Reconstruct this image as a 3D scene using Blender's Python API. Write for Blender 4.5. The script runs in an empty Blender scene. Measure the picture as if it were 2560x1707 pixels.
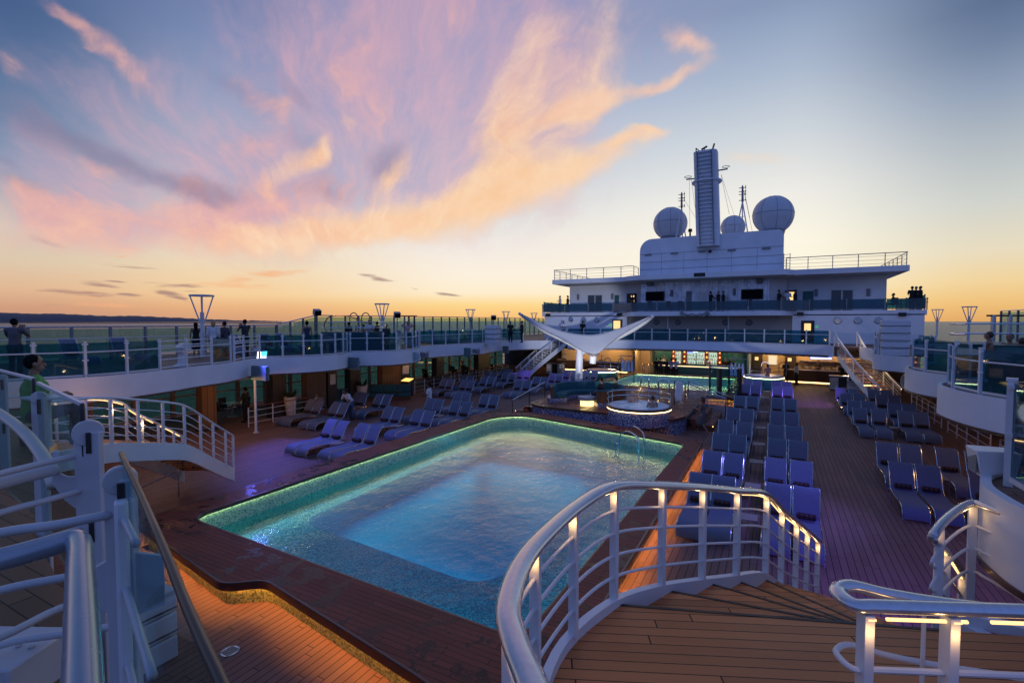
import bpy, math, random
from mathutils import Vector, Matrix
random.seed(7)
SC = bpy.context.scene
COL = SC.collection
PI = math.pi
# ------------------------------------------------------------------ camera geometry (metres; X starboard, Y forward, Z up)
FPX, CZ, TH = 1240.0, 5.1, math.radians(28.1)
PITCH = -math.atan(51 / FPX)
FW = Vector((-math.sin(TH) * math.cos(PITCH), math.cos(TH) * math.cos(PITCH), math.sin(PITCH)))
RT = Vector((math.cos(TH), math.sin(TH), 0))
UPV = RT.cross(FW)
EYE = Vector((0, 0, CZ))


def ray(x, y):
    return FW + RT * ((x - 1280) / FPX) - UPV * ((y - 853.5) / FPX)


def P(x, y, z=0.0):
    r = ray(x, y)
    return EYE + r * ((z - CZ) / r.z)


def PY(x, y, Y):
    r = ray(x, y)
    return EYE + r * (Y / r.y)


def PX(x, y, X):
    r = ray(x, y)
    return EYE + r * (X / r.x)


def PD(x, y, d):
    return EYE + ray(x, y) * d


cam = bpy.data.cameras.new('camera')
camo = bpy.data.objects.new('camera', cam)
COL.objects.link(camo)
cam.sensor_width = 36
cam.lens = FPX / 2560 * 36
cam.clip_end = 60000
cam.clip_start = 0.05
camo.location = EYE
camo.rotation_euler = (PI / 2 + PITCH, 0, TH)
SC.camera = camo
SC.render.engine = 'CYCLES'
SC.view_settings.view_transform = 'Standard'
SC.view_settings.look = 'None'
SC.view_settings.exposure = 0
SC.view_settings.gamma = 1
SC.cycles.use_denoising = True
SC.cycles.max_bounces = 8
SC.cycles.diffuse_bounces = 3
SC.cycles.glossy_bounces = 4
SC.cycles.transmission_bounces = 4
SC.cycles.transparent_max_bounces = 24
SC.cycles.caustics_reflective = False
SC.cycles.caustics_refractive = False
SC.cycles.sample_clamp_indirect = 4


# ------------------------------------------------------------------ mesh builder
class MB:
    def __init__(s):
        s.v = []
        s.f = []

    def add(s, vs, fs):
        b = len(s.v)
        s.v += [tuple(v) for v in vs]
        s.f += [tuple(b + i for i in f) for f in fs]
        return s

    def bx(s, x0, x1, y0, y1, z0, z1):
        return s.add([(x0, y0, z0), (x1, y0, z0), (x1, y1, z0), (x0, y1, z0), (x0, y0, z1), (x1, y0, z1), (x1, y1, z1), (x0, y1, z1)],
                     [(3, 2, 1, 0), (4, 5, 6, 7), (0, 1, 5, 4), (1, 2, 6, 5), (2, 3, 7, 6), (3, 0, 4, 7)])

    def bar(s, p, q, w, h, up=(0, 0, 1), w2=None, h2=None):
        p, q = Vector(p), Vector(q)
        d = (q - p).normalized()
        u = Vector(up)
        if abs(d.dot(u)) > 0.98:
            u = Vector((0, 1, 0))
        a = d.cross(u).normalized()
        b = a.cross(d)
        w2 = w if w2 is None else w2
        h2 = h if h2 is None else h2
        vs = [p + a * (sx * w / 2) + b * (sy * h / 2) for sx, sy in ((-1, -1), (1, -1), (1, 1), (-1, 1))]
        vs += [q + a * (sx * w2 / 2) + b * (sy * h2 / 2) for sx, sy in ((-1, -1), (1, -1), (1, 1), (-1, 1))]
        return s.add(vs, [(0, 1, 2, 3), (7, 6, 5, 4), (4, 5, 1, 0), (5, 6, 2, 1), (6, 7, 3, 2), (7, 4, 0, 3)])

    def tube(s, pts, r, n=8, closed=False, flat=None, caps=True):
        pts = [Vector(p) for p in pts]
        m = len(pts)
        rs = r if isinstance(r, (list, tuple)) else [r] * m
        b0 = len(s.v)
        prev = None
        for i, p in enumerate(pts):
            if closed:
                d = (pts[(i + 1) % m] - pts[i - 1])
            else:
                d = pts[min(i + 1, m - 1)] - pts[max(i - 1, 0)]
            if d.length < 1e-9:
                d = Vector((0, 0, 1))
            d.normalize()
            if flat is not None:
                u = Vector((0, 0, 1))
                if abs(d.z) > .9:
                    u = Vector((0, 1, 0))
                a = d.cross(u).normalized()
            elif prev is None:
                u = Vector((0, 0, 1)) if abs(d.z) < .9 else Vector((1, 0, 0))
                a = d.cross(u).normalized()
            else:
                a = (prev - d * prev.dot(d))
                a = a.normalized() if a.length > 1e-6 else prev
            prev = a
            b = a.cross(d)
            for k in range(n):
                t = 2 * PI * k / n
                s.v.append(tuple(p + a * (math.cos(t) * rs[i]) + b * (math.sin(t) * rs[i] * (flat or 1))))
        for i in range(m if closed else m - 1):
            j = (i + 1) % m
            for k in range(n):
                l = (k + 1) % n
                s.f.append((b0 + i * n + k, b0 + j * n + k, b0 + j * n + l, b0 + i * n + l))
        if caps and not closed:
            s.f.append(tuple(b0 + k for k in range(n)))
            s.f.append(tuple(b0 + (m - 1) * n + k for k in reversed(range(n))))
        return s

    def cyl(s, p, q, r0, r1=None, n=12):
        return s.tube([p, q], [r0, r0 if r1 is None else r1], n)

    def prism(s, poly, z0, z1):
        n = len(poly)
        z0s = z0 if isinstance(z0, (list, tuple)) else [z0] * n
        z1s = z1 if isinstance(z1, (list, tuple)) else [z1] * n
        vs = [(p[0], p[1], z) for p, z in zip(poly, z0s)] + [(p[0], p[1], z) for p, z in zip(poly, z1s)]
        fs = [tuple(reversed(range(n))), tuple(range(n, 2 * n))] + [(i, (i + 1) % n, n + (i + 1) % n, n + i) for i in range(n)]
        return s.add(vs, fs)

    def ring(s, inner, outer, z0, z1):
        """flat ring between two closed outlines with equal point counts"""
        n = len(inner)
        vs = [(p[0], p[1], z) for z in (z0, z1) for o in (inner, outer) for p in o]
        fs = []
        for i in range(n):
            j = (i + 1) % n
            fs += [(i, j, n + j, n + i), (2 * n + i, 3 * n + i, 3 * n + j, 2 * n + j), (i, 2 * n + i, 2 * n + j, j), (n + i, n + j, 3 * n + j, 3 * n + i)]
        return s.add(vs, fs)

    def wall(s, path, z0, z1, t, closed=False):
        """upright wall of thickness t along a plan path; z0,z1 number or per point list"""
        n = len(path)
        pts = [Vector((p[0], p[1])) for p in path]
        z0s = z0 if isinstance(z0, (list, tuple)) else [z0] * n
        z1s = z1 if isinstance(z1, (list, tuple)) else [z1] * n
        L, Rr = offset(pts, t / 2, closed), offset(pts, -t / 2, closed)
        vs = []
        for i in range(n):
            vs += [(L[i].x, L[i].y, z0s[i]), (L[i].x, L[i].y, z1s[i]), (Rr[i].x, Rr[i].y, z1s[i]), (Rr[i].x, Rr[i].y, z0s[i])]
        fs = []
        for i in range(n if closed else n - 1):
            a, b = i * 4, ((i + 1) % n) * 4
            for k in range(4):
                fs.append((a + k, b + k, b + (k + 1) % 4, a + (k + 1) % 4))
        if not closed:
            fs += [(3, 2, 1, 0), tuple((n - 1) * 4 + k for k in range(4))]
        return s.add(vs, fs)

    def lathe(s, prof, c=(0, 0, 0), n=24, sx=1, sy=1):
        """prof list of (r,z)"""
        b = len(s.v)
        for r, z in prof:
            for k in range(n):
                t = 2 * PI * k / n
                s.v.append((c[0] + r * math.cos(t) * sx, c[1] + r * math.sin(t) * sy, c[2] + z))
        for i in range(len(prof) - 1):
            for k in range(n):
                l = (k + 1) % n
                s.f.append((b + i * n + k, b + i * n + l, b + (i + 1) * n + l, b + (i + 1) * n + k))
        s.f.append(tuple(b + k for k in reversed(range(n))))
        s.f.append(tuple(b + (len(prof) - 1) * n + k for k in range(n)))
        return s

    def ball(s, c, r, n=12, m=8, sz=1.0, sy=1.0):
        prof = [(max(1e-4, r * math.sin(PI * i / m)), -r * sz * math.cos(PI * i / m)) for i in range(m + 1)]
        return s.lathe(prof, c, n, 1, sy)

    def grid(s, rows):
        b = len(s.v)
        n = len(rows[0])
        for r in rows:
            s.v += [tuple(p) for p in r]
        for i in range(len(rows) - 1):
            for j in range(n - 1):
                s.f.append((b + i * n + j, b + i * n + j + 1, b + (i + 1) * n + j + 1, b + (i + 1) * n + j))
        return s

    def build(s, name, m, parent=None, bevel=0, smooth=40):
        me = bpy.data.meshes.new(name)
        me.from_pydata(s.v, [], s.f)
        me.update()
        if smooth:
            me.polygons.foreach_set('use_smooth', [True] * len(me.polygons))
            me.set_sharp_from_angle(angle=math.radians(smooth))
        o = bpy.data.objects.new(name, me)
        COL.objects.link(o)
        if m:
            me.materials.append(m)
        if parent is not None:
            par(o, parent)
        if bevel:
            b = o.modifiers.new('bevel', 'BEVEL')
            b.width = bevel
            b.segments = 2
            b.limit_method = 'ANGLE'
        return o


def offset(pts, d, closed=False):
    """mitred offset of a plan polyline to its left by d"""
    n = len(pts)
    out = []
    for i in range(n):
        a = pts[i - 1] if (closed or i > 0) else None
        b = pts[(i + 1) % n] if (closed or i < n - 1) else None
        p = pts[i]
        ns = []
        for q, r in ((a, p), (p, b)):
            if q is not None and r is not None:
                e = Vector((r[0] - q[0], r[1] - q[1]))
                if e.length > 1e-9:
                    e.normalize()
                    ns.append(Vector((-e.y, e.x)))
        nn = sum(ns, Vector((0, 0)))
        if nn.length < 1e-6:
            nn = ns[0]
        nn.normalize()
        k = max(0.5, nn.dot(ns[0]))
        out.append(Vector((p[0] + nn.x * d / k, p[1] + nn.y * d / k)))
    return out


def world_loc(o):
    v = Vector(o.location)
    return v


def par(o, root):
    """parent a mesh that is built in world coordinates (root may be an unrotated empty anywhere)"""
    o.parent = root
    off = Vector((0, 0, 0))
    r = root
    while r is not None:
        off += Vector(r.location)
        r = r.parent
    if root.get('local'):
        return
    if root.parent is not None:
        o.matrix_parent_inverse = Matrix.Identity(4)
    else:
        o.matrix_parent_inverse = Matrix.Translation(-off)


def tag(o, label=None, cat=None, group=None, kind=None):
    if label:
        o['label'] = label
    if cat:
        o['category'] = cat
    if group:
        o['group'] = group
    if kind:
        o['kind'] = kind
    return o


def thing(name, label, cat, loc=(0, 0, 0), group=None, rz=0, local=False):
    o = bpy.data.objects.new(name, None)
    COL.objects.link(o)
    o.location = loc
    o.rotation_euler = (0, 0, rz)
    o.empty_display_size = .2
    if local:
        o['local'] = True
    return tag(o, label, cat, group)


KIDS = {}


def kids(o):
    return list(o.children)


def copy_tree(o, cache, loc, rz=None, label=None, group=None):
    """copy a thing, its parts and their sub-parts"""
    def rec(src, parent):
        c = src.copy()
        COL.objects.link(c)
        if parent is not None:
            c.parent = parent
            c.matrix_parent_inverse = src.matrix_parent_inverse.copy()
        for k in cache[src.name]:
            rec(k, c)
        return c
    r = rec(o, None)
    r.location = loc
    if rz is not None:
        r.rotation_euler = (0, 0, rz)
    if label:
        r['label'] = label
    if group:
        r['group'] = group
    return r


def tree_cache(o):
    d = {}
    def rec(q):
        d[q.name] = kids(q)
        for k in d[q.name]:
            rec(k)
    rec(o)
    return d


def catmull(pts, n=6, closed=False):
    pts = [Vector(p) for p in pts]
    m = len(pts)
    out = []
    rng = range(m if closed else m - 1)
    for i in rng:
        p1, p2 = pts[i], pts[(i + 1) % m]
        p0 = pts[i - 1] if (closed or i > 0) else p1 * 2 - p2
        p3 = pts[(i + 2) % m] if (closed or i + 2 < m) else p2 * 2 - p1
        for k in range(n):
            t = k / n
            out.append(0.5 * ((2 * p1) + (p2 - p0) * t + (2 * p0 - 5 * p1 + 4 * p2 - p3) * t * t + (3 * p1 - p0 - 3 * p2 + p3) * t ** 3))
    if not closed:
        out.append(pts[-1])
    return out


def resample(pts, step):
    """points at about equal spacing along a polyline"""
    pts = [Vector(p) for p in pts]
    ds = [0]
    for a, b in zip(pts, pts[1:]):
        ds.append(ds[-1] + (b - a).length)
    n = max(1, round(ds[-1] / step))
    out = []
    j = 0
    for i in range(n + 1):
        t = ds[-1] * i / n
        while j < len(pts) - 2 and ds[j + 1] < t:
            j += 1
        s = (t - ds[j]) / max(1e-9, ds[j + 1] - ds[j])
        out.append(pts[j].lerp(pts[j + 1], min(1, s)))
    return out


def roundpoly(pts, r, n=5):
    """closed outline with rounded corners; r number or list"""
    out = []
    m = len(pts)
    for i in range(m):
        rr = r[i] if isinstance(r, (list, tuple)) else r
        p = Vector(pts[i][:2])
        a = Vector(pts[i - 1][:2]) - p
        b = Vector(pts[(i + 1) % m][:2]) - p
        k = min(rr, a.length * .45, b.length * .45)
        if k < 1e-3:
            out += [p] * (n + 1)
            continue
        a = p + a.normalized() * k
        b = p + b.normalized() * k
        for j in range(n + 1):
            t = j / n
            out.append(a * (1 - t) ** 2 + p * 2 * t * (1 - t) + b * t * t)
    return out


# ------------------------------------------------------------------ materials
def S2L(c):
    return tuple((x / 255 / 12.92) if x / 255 <= .04045 else (((x / 255) + .055) / 1.055) ** 2.4 for x in c[:3])


class NT:
    """small helper round a node tree"""
    def __init__(s, tree):
        s.t = tree
        s.n = tree.nodes
        s.l = tree.links

    def node(s, typ, ins=None, **props):
        nd = s.n.new(typ)
        for k, v in props.items():
            setattr(nd, k, v)
        for k, v in (ins or {}).items():
            sock = nd.inputs[k]
            if isinstance(v, bpy.types.NodeSocket):
                s.l.new(v, sock)
            elif v is not None:
                if sock.type == 'RGBA' and len(v) == 3:
                    v = (*v, 1)
                sock.default_value = v
        return nd

    def math(s, op, a, b=None, c=None, clamp=False):
        nd = s.n.new('ShaderNodeMath')
        nd.operation = op
        nd.use_clamp = clamp
        for i, v in enumerate((a, b, c)):
            if v is None:
                continue
            if isinstance(v, bpy.types.NodeSocket):
                s.l.new(v, nd.inputs[i])
            else:
                nd.inputs[i].default_value = v
        return nd.outputs[0]

    def mixc(s, f, a, b, blend='MIX'):
        nd = s.n.new('ShaderNodeMix')
        nd.data_type = 'RGBA'
        nd.blend_type = blend
        for k, v in ((0, f), (6, a), (7, b)):
            if isinstance(v, bpy.types.NodeSocket):
                s.l.new(v, nd.inputs[k])
            else:
                nd.inputs[k].default_value = v if k == 0 else (*v[:3], 1)
        return nd.outputs[2]

    def maprange(s, v, a, b, c=0., d=1., smooth=False):
        nd = s.n.new('ShaderNodeMapRange')
        nd.interpolation_type = 'SMOOTHSTEP' if smooth else 'LINEAR'
        s.l.new(v, nd.inputs[0])
        for i, x in enumerate((a, b, c, d)):
            nd.inputs[i + 1].default_value = x
        return nd.outputs[0]

    def noise(s, vec, scale, detail=3, rough=.5, w=None):
        nd = s.n.new('ShaderNodeTexNoise')
        if vec is not None:
            s.l.new(vec, nd.inputs['Vector'])
        nd.inputs['Scale'].default_value = scale
        nd.inputs['Detail'].default_value = detail
        nd.inputs['Roughness'].default_value = rough
        return nd.outputs[0]

    def ramp(s, f, stops, interp='LINEAR'):
        nd = s.n.new('ShaderNodeValToRGB')
        nd.color_ramp.interpolation = interp
        el = nd.color_ramp.elements
        while len(el) < len(stops):
            el.new(.5)
        for e, (p, c) in zip(el, stops):
            e.position = p
            e.color = (*c[:3], 1)
        s.l.new(f, nd.inputs[0])
        return nd.outputs[0]


MATS = {}


def newmat(name):
    m = bpy.data.materials.new(name)
    m.use_nodes = True
    t = NT(m.node_tree)
    t.n.clear()
    out = t.n.new('ShaderNodeOutputMaterial')
    bs = t.n.new('ShaderNodeBsdfPrincipled')
    t.l.new(bs.outputs[0], out.inputs[0])
    t.out, t.bs = out, bs
    MATS[name] = m
    return m, t


def paint(name, base, rough=.45, metal=0, var=.08, scale=3., bump=.0, bscale=60, spec=.5, coat=0):
    """plain surface with faint mottling of colour and gloss"""
    m, t = newmat(name)
    geo = t.node('ShaderNodeTexCoord').outputs['Object']
    n = t.noise(geo, scale, 5, .6)
    c = t.mixc(t.maprange(n, .3, .7), tuple(x * (1 - var) for x in base), tuple(min(1, x * (1 + var)) for x in base))
    t.l.new(c, t.bs.inputs['Base Color'])
    t.l.new(t.maprange(n, .3, .7, rough * .85, min(1, rough * 1.15)), t.bs.inputs['Roughness'])
    t.bs.inputs['Metallic'].default_value = metal
    t.bs.inputs['Specular IOR Level'].default_value = spec
    t.bs.inputs['Coat Weight'].default_value = coat
    if bump:
        b = t.node('ShaderNodeBump', {'Strength': bump, 'Distance': .01, 'Height': t.noise(geo, bscale, 2)})
        t.l.new(b.outputs[0], t.bs.inputs['Normal'])
    return m


def emit(name, col, strength, var=0, scale=5):
    m, t = newmat(name)
    t.bs.inputs['Base Color'].default_value = (0.02, .02, .02, 1)
    t.bs.inputs['Emission Color'].default_value = (*col, 1)
    t.bs.inputs['Emission Strength'].default_value = strength
    return m


def planks(name, base, width=.14, axis='x', rough=.6, wet=0., seam=(.012, .009, .008), seamw=.06, length=2.4, var=.22, dark=(.03, .012, .01), rot=0.):
    """wood planks laid across `axis`, caulked seams, per plank tone, grain, optional wet patches"""
    m, t = newmat(name)
    oc = t.node('ShaderNodeTexCoord').outputs['Object']
    if rot:
        oc = t.node('ShaderNodeMapping', {'Vector': oc, 'Rotation': (0, 0, rot)}).outputs[0]
    sp = t.node('ShaderNodeSeparateXYZ', {0: oc})
    u, v = (sp.outputs[0], sp.outputs[1]) if axis == 'x' else (sp.outputs[1], sp.outputs[0])
    q = t.math('DIVIDE', u, width)
    idx = t.math('FLOOR', q)
    fr = t.math('FRACT', q)
    rnd = t.node('ShaderNodeTexWhiteNoise', {'W': idx}, noise_dimensions='1D').outputs[0]
    vv = t.math('ADD', t.math('DIVIDE', v, length), t.math('MULTIPLY', rnd, 7.3))
    idy = t.math('FLOOR', vv)
    fry = t.math('FRACT', vv)
    rnd2 = t.node('ShaderNodeTexWhiteNoise', {'Vector': t.node('ShaderNodeCombineXYZ', {0: idx, 1: idy}).outputs[0]}, noise_dimensions='2D').outputs[0]
    grain = t.noise(t.node('ShaderNodeCombineXYZ', {0: t.math('MULTIPLY', u, 60), 1: t.math('MULTIPLY', v, 2.5), 2: t.math('MULTIPLY', rnd2, 30)}).outputs[0], 1, 4, .6)
    big = t.noise(oc, .35, 4, .6)
    tone = t.math('ADD', t.math('ADD', t.math('MULTIPLY', rnd2, var), t.math('MULTIPLY', grain, .35)), t.math('MULTIPLY', big, .5))
    c = t.mixc(t.maprange(tone, .25, .95), tuple(x * .62 for x in base), tuple(min(1, x * 1.35) for x in base))
    sm = t.math('MAXIMUM', t.math('LESS_THAN', fr, seamw), t.math('LESS_THAN', fry, .004 * 2.4 / length * 1.2))
    ro = t.maprange(grain, .3, .7, rough * .85, min(1, rough * 1.1))
    if wet:
        wn = t.noise(oc, 2.2, 7, .62)
        wm = t.maprange(wn, .53, .56)
        wd = t.maprange(t.noise(oc, .7, 2), .40, .55)
        wm = t.math('MULTIPLY', wm, wd)
        c = t.mixc(wm, c, t.mixc(.45, dark, c, 'MULTIPLY'))
        c = t.mixc(t.math('MULTIPLY', wm, .55), c, dark)
        ro = t.math('SUBTRACT', ro, t.math('MULTIPLY', wm, rough * .72))
    c = t.mixc(sm, c, seam)
    t.l.new(c, t.bs.inputs['Base Color'])
    t.l.new(ro, t.bs.inputs['Roughness'])
    t.bs.inputs['Specular IOR Level'].default_value = .22
    h = t.math('SUBTRACT', t.math('MULTIPLY', grain, .25), sm)
    b = t.node('ShaderNodeBump', {'Strength': .35, 'Distance': .006, 'Height': h})
    t.l.new(b.outputs[0], t.bs.inputs['Normal'])
    return m


def mosaic(name, cols, cell=.03, rough=.25, grout=(.25, .27, .27), patch=.0):
    m, t = newmat(name)
    oc = t.node('ShaderNodeTexCoord').outputs['Object']
    ge = t.node('ShaderNodeNewGeometry')
    # nudge along the normal so that a tile face never sits on a cell border
    off = t.node('ShaderNodeVectorMath', {0: oc, 1: (.0071, .0053, .0061)}, operation='ADD').outputs[0]
    q = t.node('ShaderNodeVectorMath', {0: off, 1: (1 / cell,) * 3}, operation='MULTIPLY').outputs[0]
    fl = t.node('ShaderNodeVectorMath', {0: q}, operation='FLOOR').outputs[0]
    rnd = t.node('ShaderNodeTexWhiteNoise', {'Vector': fl}, noise_dimensions='3D').outputs[0]
    if patch:
        rnd = t.math('ADD', t.math('MULTIPLY', rnd, 1 - patch), t.math('MULTIPLY', t.maprange(t.noise(oc, 1.2, 3), .3, .7), patch))
    n = len(cols)
    c = t.ramp(rnd, [(i / n, c) for i, c in enumerate(cols)], 'CONSTANT')
    t.l.new(c, t.bs.inputs['Base Color'])
    t.bs.inputs['Roughness'].default_value = rough
    return m


def glass(name, tint, refl=.12, rough=.03, opac=.0):
    """tinted see-through sheet with a faint reflection"""
    m, t = newmat(name)
    t.n.remove(t.bs)
    tr = t.node('ShaderNodeBsdfTransparent', {'Color': tint})
    gl = t.node('ShaderNodeBsdfGlossy', {'Color': (.9, .95, 1), 'Roughness': rough})
    lw = t.node('ShaderNodeLayerWeight', {'Blend': .35})
    f = t.maprange(lw.outputs['Facing'], 0, 1, refl * .35, min(.9, refl * 3.2))
    mx = t.node('ShaderNodeMixShader', {0: f, 1: tr.outputs[0], 2: gl.outputs[0]})
    sh = mx.outputs[0]
    if opac:
        df = t.node('ShaderNodeBsdfDiffuse', {'Color': tuple(x * .6 for x in tint)})
        sh = t.node('ShaderNodeMixShader', {0: opac, 1: sh, 2: df.outputs[0]}).outputs[0]
    t.l.new(sh, t.out.inputs[0])
    return m
# ------------------------------------------------------------------ sky
def dirang(x, y):
    r = ray(x, y).normalized()
    return math.atan2(r.x, r.y), math.asin(r.z)


def build_world():
    w = bpy.data.worlds.new('World')
    SC.world = w
    w.use_nodes = True
    t = NT(w.node_tree)
    t.n.clear()
    d = t.node('ShaderNodeTexCoord').outputs['Generated']
    s = t.node('ShaderNodeSeparateXYZ', {0: d})
    az = t.math('ARCTAN2', s.outputs[0], s.outputs[1])
    el = t.math('ARCSINE', s.outputs[2])
    ele = t.math('DIVIDE', el, PI / 2)
    # clear sky: colour by height above the horizon at five bearings, and the dark eastern sky behind
    cols = [
        (0, [(802, (192, 146, 126)), (770, (208, 156, 126)), (720, (226, 184, 148)), (650, (222, 200, 172)), (560, (210, 202, 192)), (420, (144, 159, 182)), (300, (108, 133, 166)), (150, (86, 113, 153)), (0, (70, 97, 140))]),
        (600, [(802, (214, 160, 122)), (770, (234, 178, 128)), (735, (246, 208, 156)), (650, (240, 220, 188)), (560, (236, 224, 206)), (420, (182, 188, 203)), (250, (146, 160, 192)), (100, (124, 140, 180)), (0, (112, 128, 170))]),
        (1200, [(802, (248, 186, 112)), (762, (254, 216, 142)), (732, (254, 238, 206)), (690, (253, 241, 222)), (620, (244, 235, 227)), (540, (231, 230, 226)), (420, (202, 212, 223)), (250, (172, 182, 209)), (100, (150, 160, 196)), (0, (138, 148, 188))]),
        (1950, [(802, (252, 196, 112)), (758, (255, 222, 150)), (725, (255, 240, 200)), (680, (254, 245, 220)), (600, (253, 247, 228)), (480, (238, 236, 230)), (330, (206, 213, 220)), (180, (172, 186, 207)), (60, (148, 165, 194)), (0, (136, 152, 184))]),
        (2500, [(802, (226, 168, 102)), (755, (240, 194, 124)), (700, (242, 212, 156)), (620, (232, 220, 192)), (500, (208, 211, 205)), (380, (184, 192, 197)), (220, (146, 161, 184)), (100, (114, 132, 162)), (0, (94, 113, 146))]),
    ]
    ramps, azs = [], []
    for x, st in cols:
        stops = []
        for y, c in st:
            a, e = dirang(x, y)
            stops.append((max(0, e / (PI / 2)), S2L(c)))
        stops.append((1.0, S2L((80, 100, 158))))
        ramps.append(t.ramp(ele, stops))
        azs.append(dirang(x, 802)[0])
    back = t.ramp(ele, [(0, S2L((112, 131, 190))), (.12, S2L((110, 136, 206))), (.4, S2L((98, 127, 202))), (1, S2L((80, 100, 160)))])
    c = ramps[0]
    for i in range(1, 5):
        c = t.mixc(t.maprange(az, azs[i - 1], azs[i], smooth=True), c, ramps[i])
    c = t.mixc(t.maprange(az, azs[4] + .12, azs[4] + 1.2, smooth=True), c, back)
    c = t.mixc(t.maprange(az, azs[0] - .12, azs[0] - 1.0, smooth=True), c, back)
    # clouds: soft patches laid on the sky by bearing and height, torn by streaky noise
    pos = t.node('ShaderNodeCombineXYZ', {0: az, 1: el}).outputs[0]
    wn = t.n.new('ShaderNodeTexNoise')
    t.l.new(pos, wn.inputs['Vector'])
    wn.inputs['Scale'].default_value = 5.0
    wn.inputs['Detail'].default_value = 5
    wv = t.node('ShaderNodeVectorMath', {0: wn.outputs['Color'], 1: (.5, .5, .5)}, operation='SUBTRACT').outputs[0]

    def warp(k):
        sc = t.node('ShaderNodeVectorMath', {0: wv}, operation='SCALE')
        sc.inputs['Scale'].default_value = k
        return t.node('ShaderNodeVectorMath', {0: pos, 1: sc.outputs[0]}, operation='ADD').outputs[0]
    w1, w2 = warp(.12), warp(.02)
    w05 = warp(.15)
    fa, fe = dirang(900, 760)
    rel = t.node('ShaderNodeVectorMath', {0: w05, 1: (fa, fe, 0)}, operation='SUBTRACT').outputs[0]
    rs = t.node('ShaderNodeSeparateXYZ', {0: rel})
    ang = t.math('ARCTAN2', rs.outputs[0], t.math('ADD', t.math('ABSOLUTE', rs.outputs[1]), .02))
    rad = t.node('ShaderNodeVectorMath', {0: rel}, operation='LENGTH').outputs['Value']
    lr = t.math('LOGARITHM', t.math('ADD', rad, .05), 2.718)
    stv = t.node('ShaderNodeCombineXYZ', {0: t.math('MULTIPLY', ang, 5.0), 1: t.math('MULTIPLY', lr, 1.5)}).outputs[0]
    streak = t.noise(stv, 1.0, 7, .62)
    st2 = t.node('ShaderNodeCombineXYZ', {0: t.math('MULTIPLY', ang, 9.0), 1: t.math('MULTIPLY', lr, 4.0), 2: streak}).outputs[0]
    streak2 = t.noise(st2, 1.0, 6, .64)
    fine = t.noise(w1, 11, 8, .68)
    tex = t.math('ADD', t.math('ADD', t.math('MULTIPLY', streak, .3), t.math('MULTIPLY', streak2, .35)), t.math('MULTIPLY', fine, .35))
    texp = t.math('ADD', t.math('MULTIPLY', streak2, .3), t.math('MULTIPLY', t.noise(w05, 19, 6, .62), .7))
    # low cloud bars near the horizon: strongly stretched along it
    lv = t.node('ShaderNodeMapping', {'Vector': w2, 'Scale': (9, 90, 1), 'Rotation': (0, 0, .05)}).outputs[0]
    low = t.noise(lv, 1, 5, .6)

    def blobs(lst, src, wf=2.1):
        tot = None
        for x1, y1, x2, y2, wd, st in lst:
            a1, e1 = dirang(x1, y1)
            a2, e2 = dirang(x2, y2)
            cx, cy = (a1 + a2) / 2, (e1 + e2) / 2
            L = math.hypot(a2 - a1, e2 - e1)
            an = math.atan2(e2 - e1, a2 - a1)
            mx, my = (x1 + x2) / 2, (y1 + y2) / 2
            r0, r1 = ray(mx, my).normalized(), ray(mx + wd * .7, my + wd * .7).normalized()
            W = r0.angle(r1) * wf
            sv = src if tot is None else t.node('ShaderNodeVectorMath', {0: tot, 1: (1e-9,) * 3, 2: src}, operation='MULTIPLY_ADD').outputs[0]
            mp = t.node('ShaderNodeMapping', {'Vector': sv, 'Location': (cx, cy, 0), 'Rotation': (0, 0, an), 'Scale': (L * .62 + W * .6, W, 1)}, vector_type='TEXTURE')
            ln = t.node('ShaderNodeVectorMath', {0: mp.outputs[0]}, operation='LENGTH').outputs['Value']
            g = t.maprange(ln, 1.0, 0.0, 0, st, smooth=True)
            tot = g if tot is None else t.math('ADD', tot, g)
        return tot

    def alpha(M, tx, k=1.5, lo=.15, hi=1.0, mx=1.0):
        q = t.math('ADD', M, t.math('MULTIPLY', t.math('SUBTRACT', tx, .5), k))
        a = t.maprange(q, lo, hi, smooth=True)
        return t.math('MULTIPLY', t.math('MULTIPLY', a, t.math('MINIMUM', t.math('MULTIPLY', M, 3.0), 1.0)), mx, clamp=True)
    veil = blobs([(40, 230, 600, 360, 130, .5), (620, 330, 1250, 150, 260, .95), (1000, 330, 1350, 60, 200, .85), (250, 500, 900, 480, 120, .95), (0, 440, 300, 490, 110, .7), (1250, 330, 1500, 60, 130, .6), (720, 60, 1150, 260, 160, .7), (1050, 420, 1500, 420, 110, .8), (1620, 60, 1760, 160, 80, .35)], w1)
    pink = blobs([(110, 0, 215, 80, 26, 1.0), (200, 75, 300, 170, 28, 1.0), (285, 160, 410, 232, 36, .9), (30, 200, 70, 210, 30, .5), (570, 90, 650, 250, 28, .8), (640, 230, 720, 290, 30, .9), (820, 60, 940, 300, 80, .55), (0, 560, 330, 585, 62, 1.25), (200, 560, 700, 580, 52, 1.2), (0, 520, 260, 530, 40, .8), (60, 500, 140, 530, 18, .8), (205, 395, 270, 420, 22, 1.0), (160, 470, 230, 515, 14, .8),
                  (420, 448, 490, 464, 24, 1.15), (560, 390, 720, 350, 44, .8), (1100, 30, 1190, 0, 40, .6), (480, 530, 900, 490, 60, 1.1), (300, 530, 700, 500, 50, .7)], w1)
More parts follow.
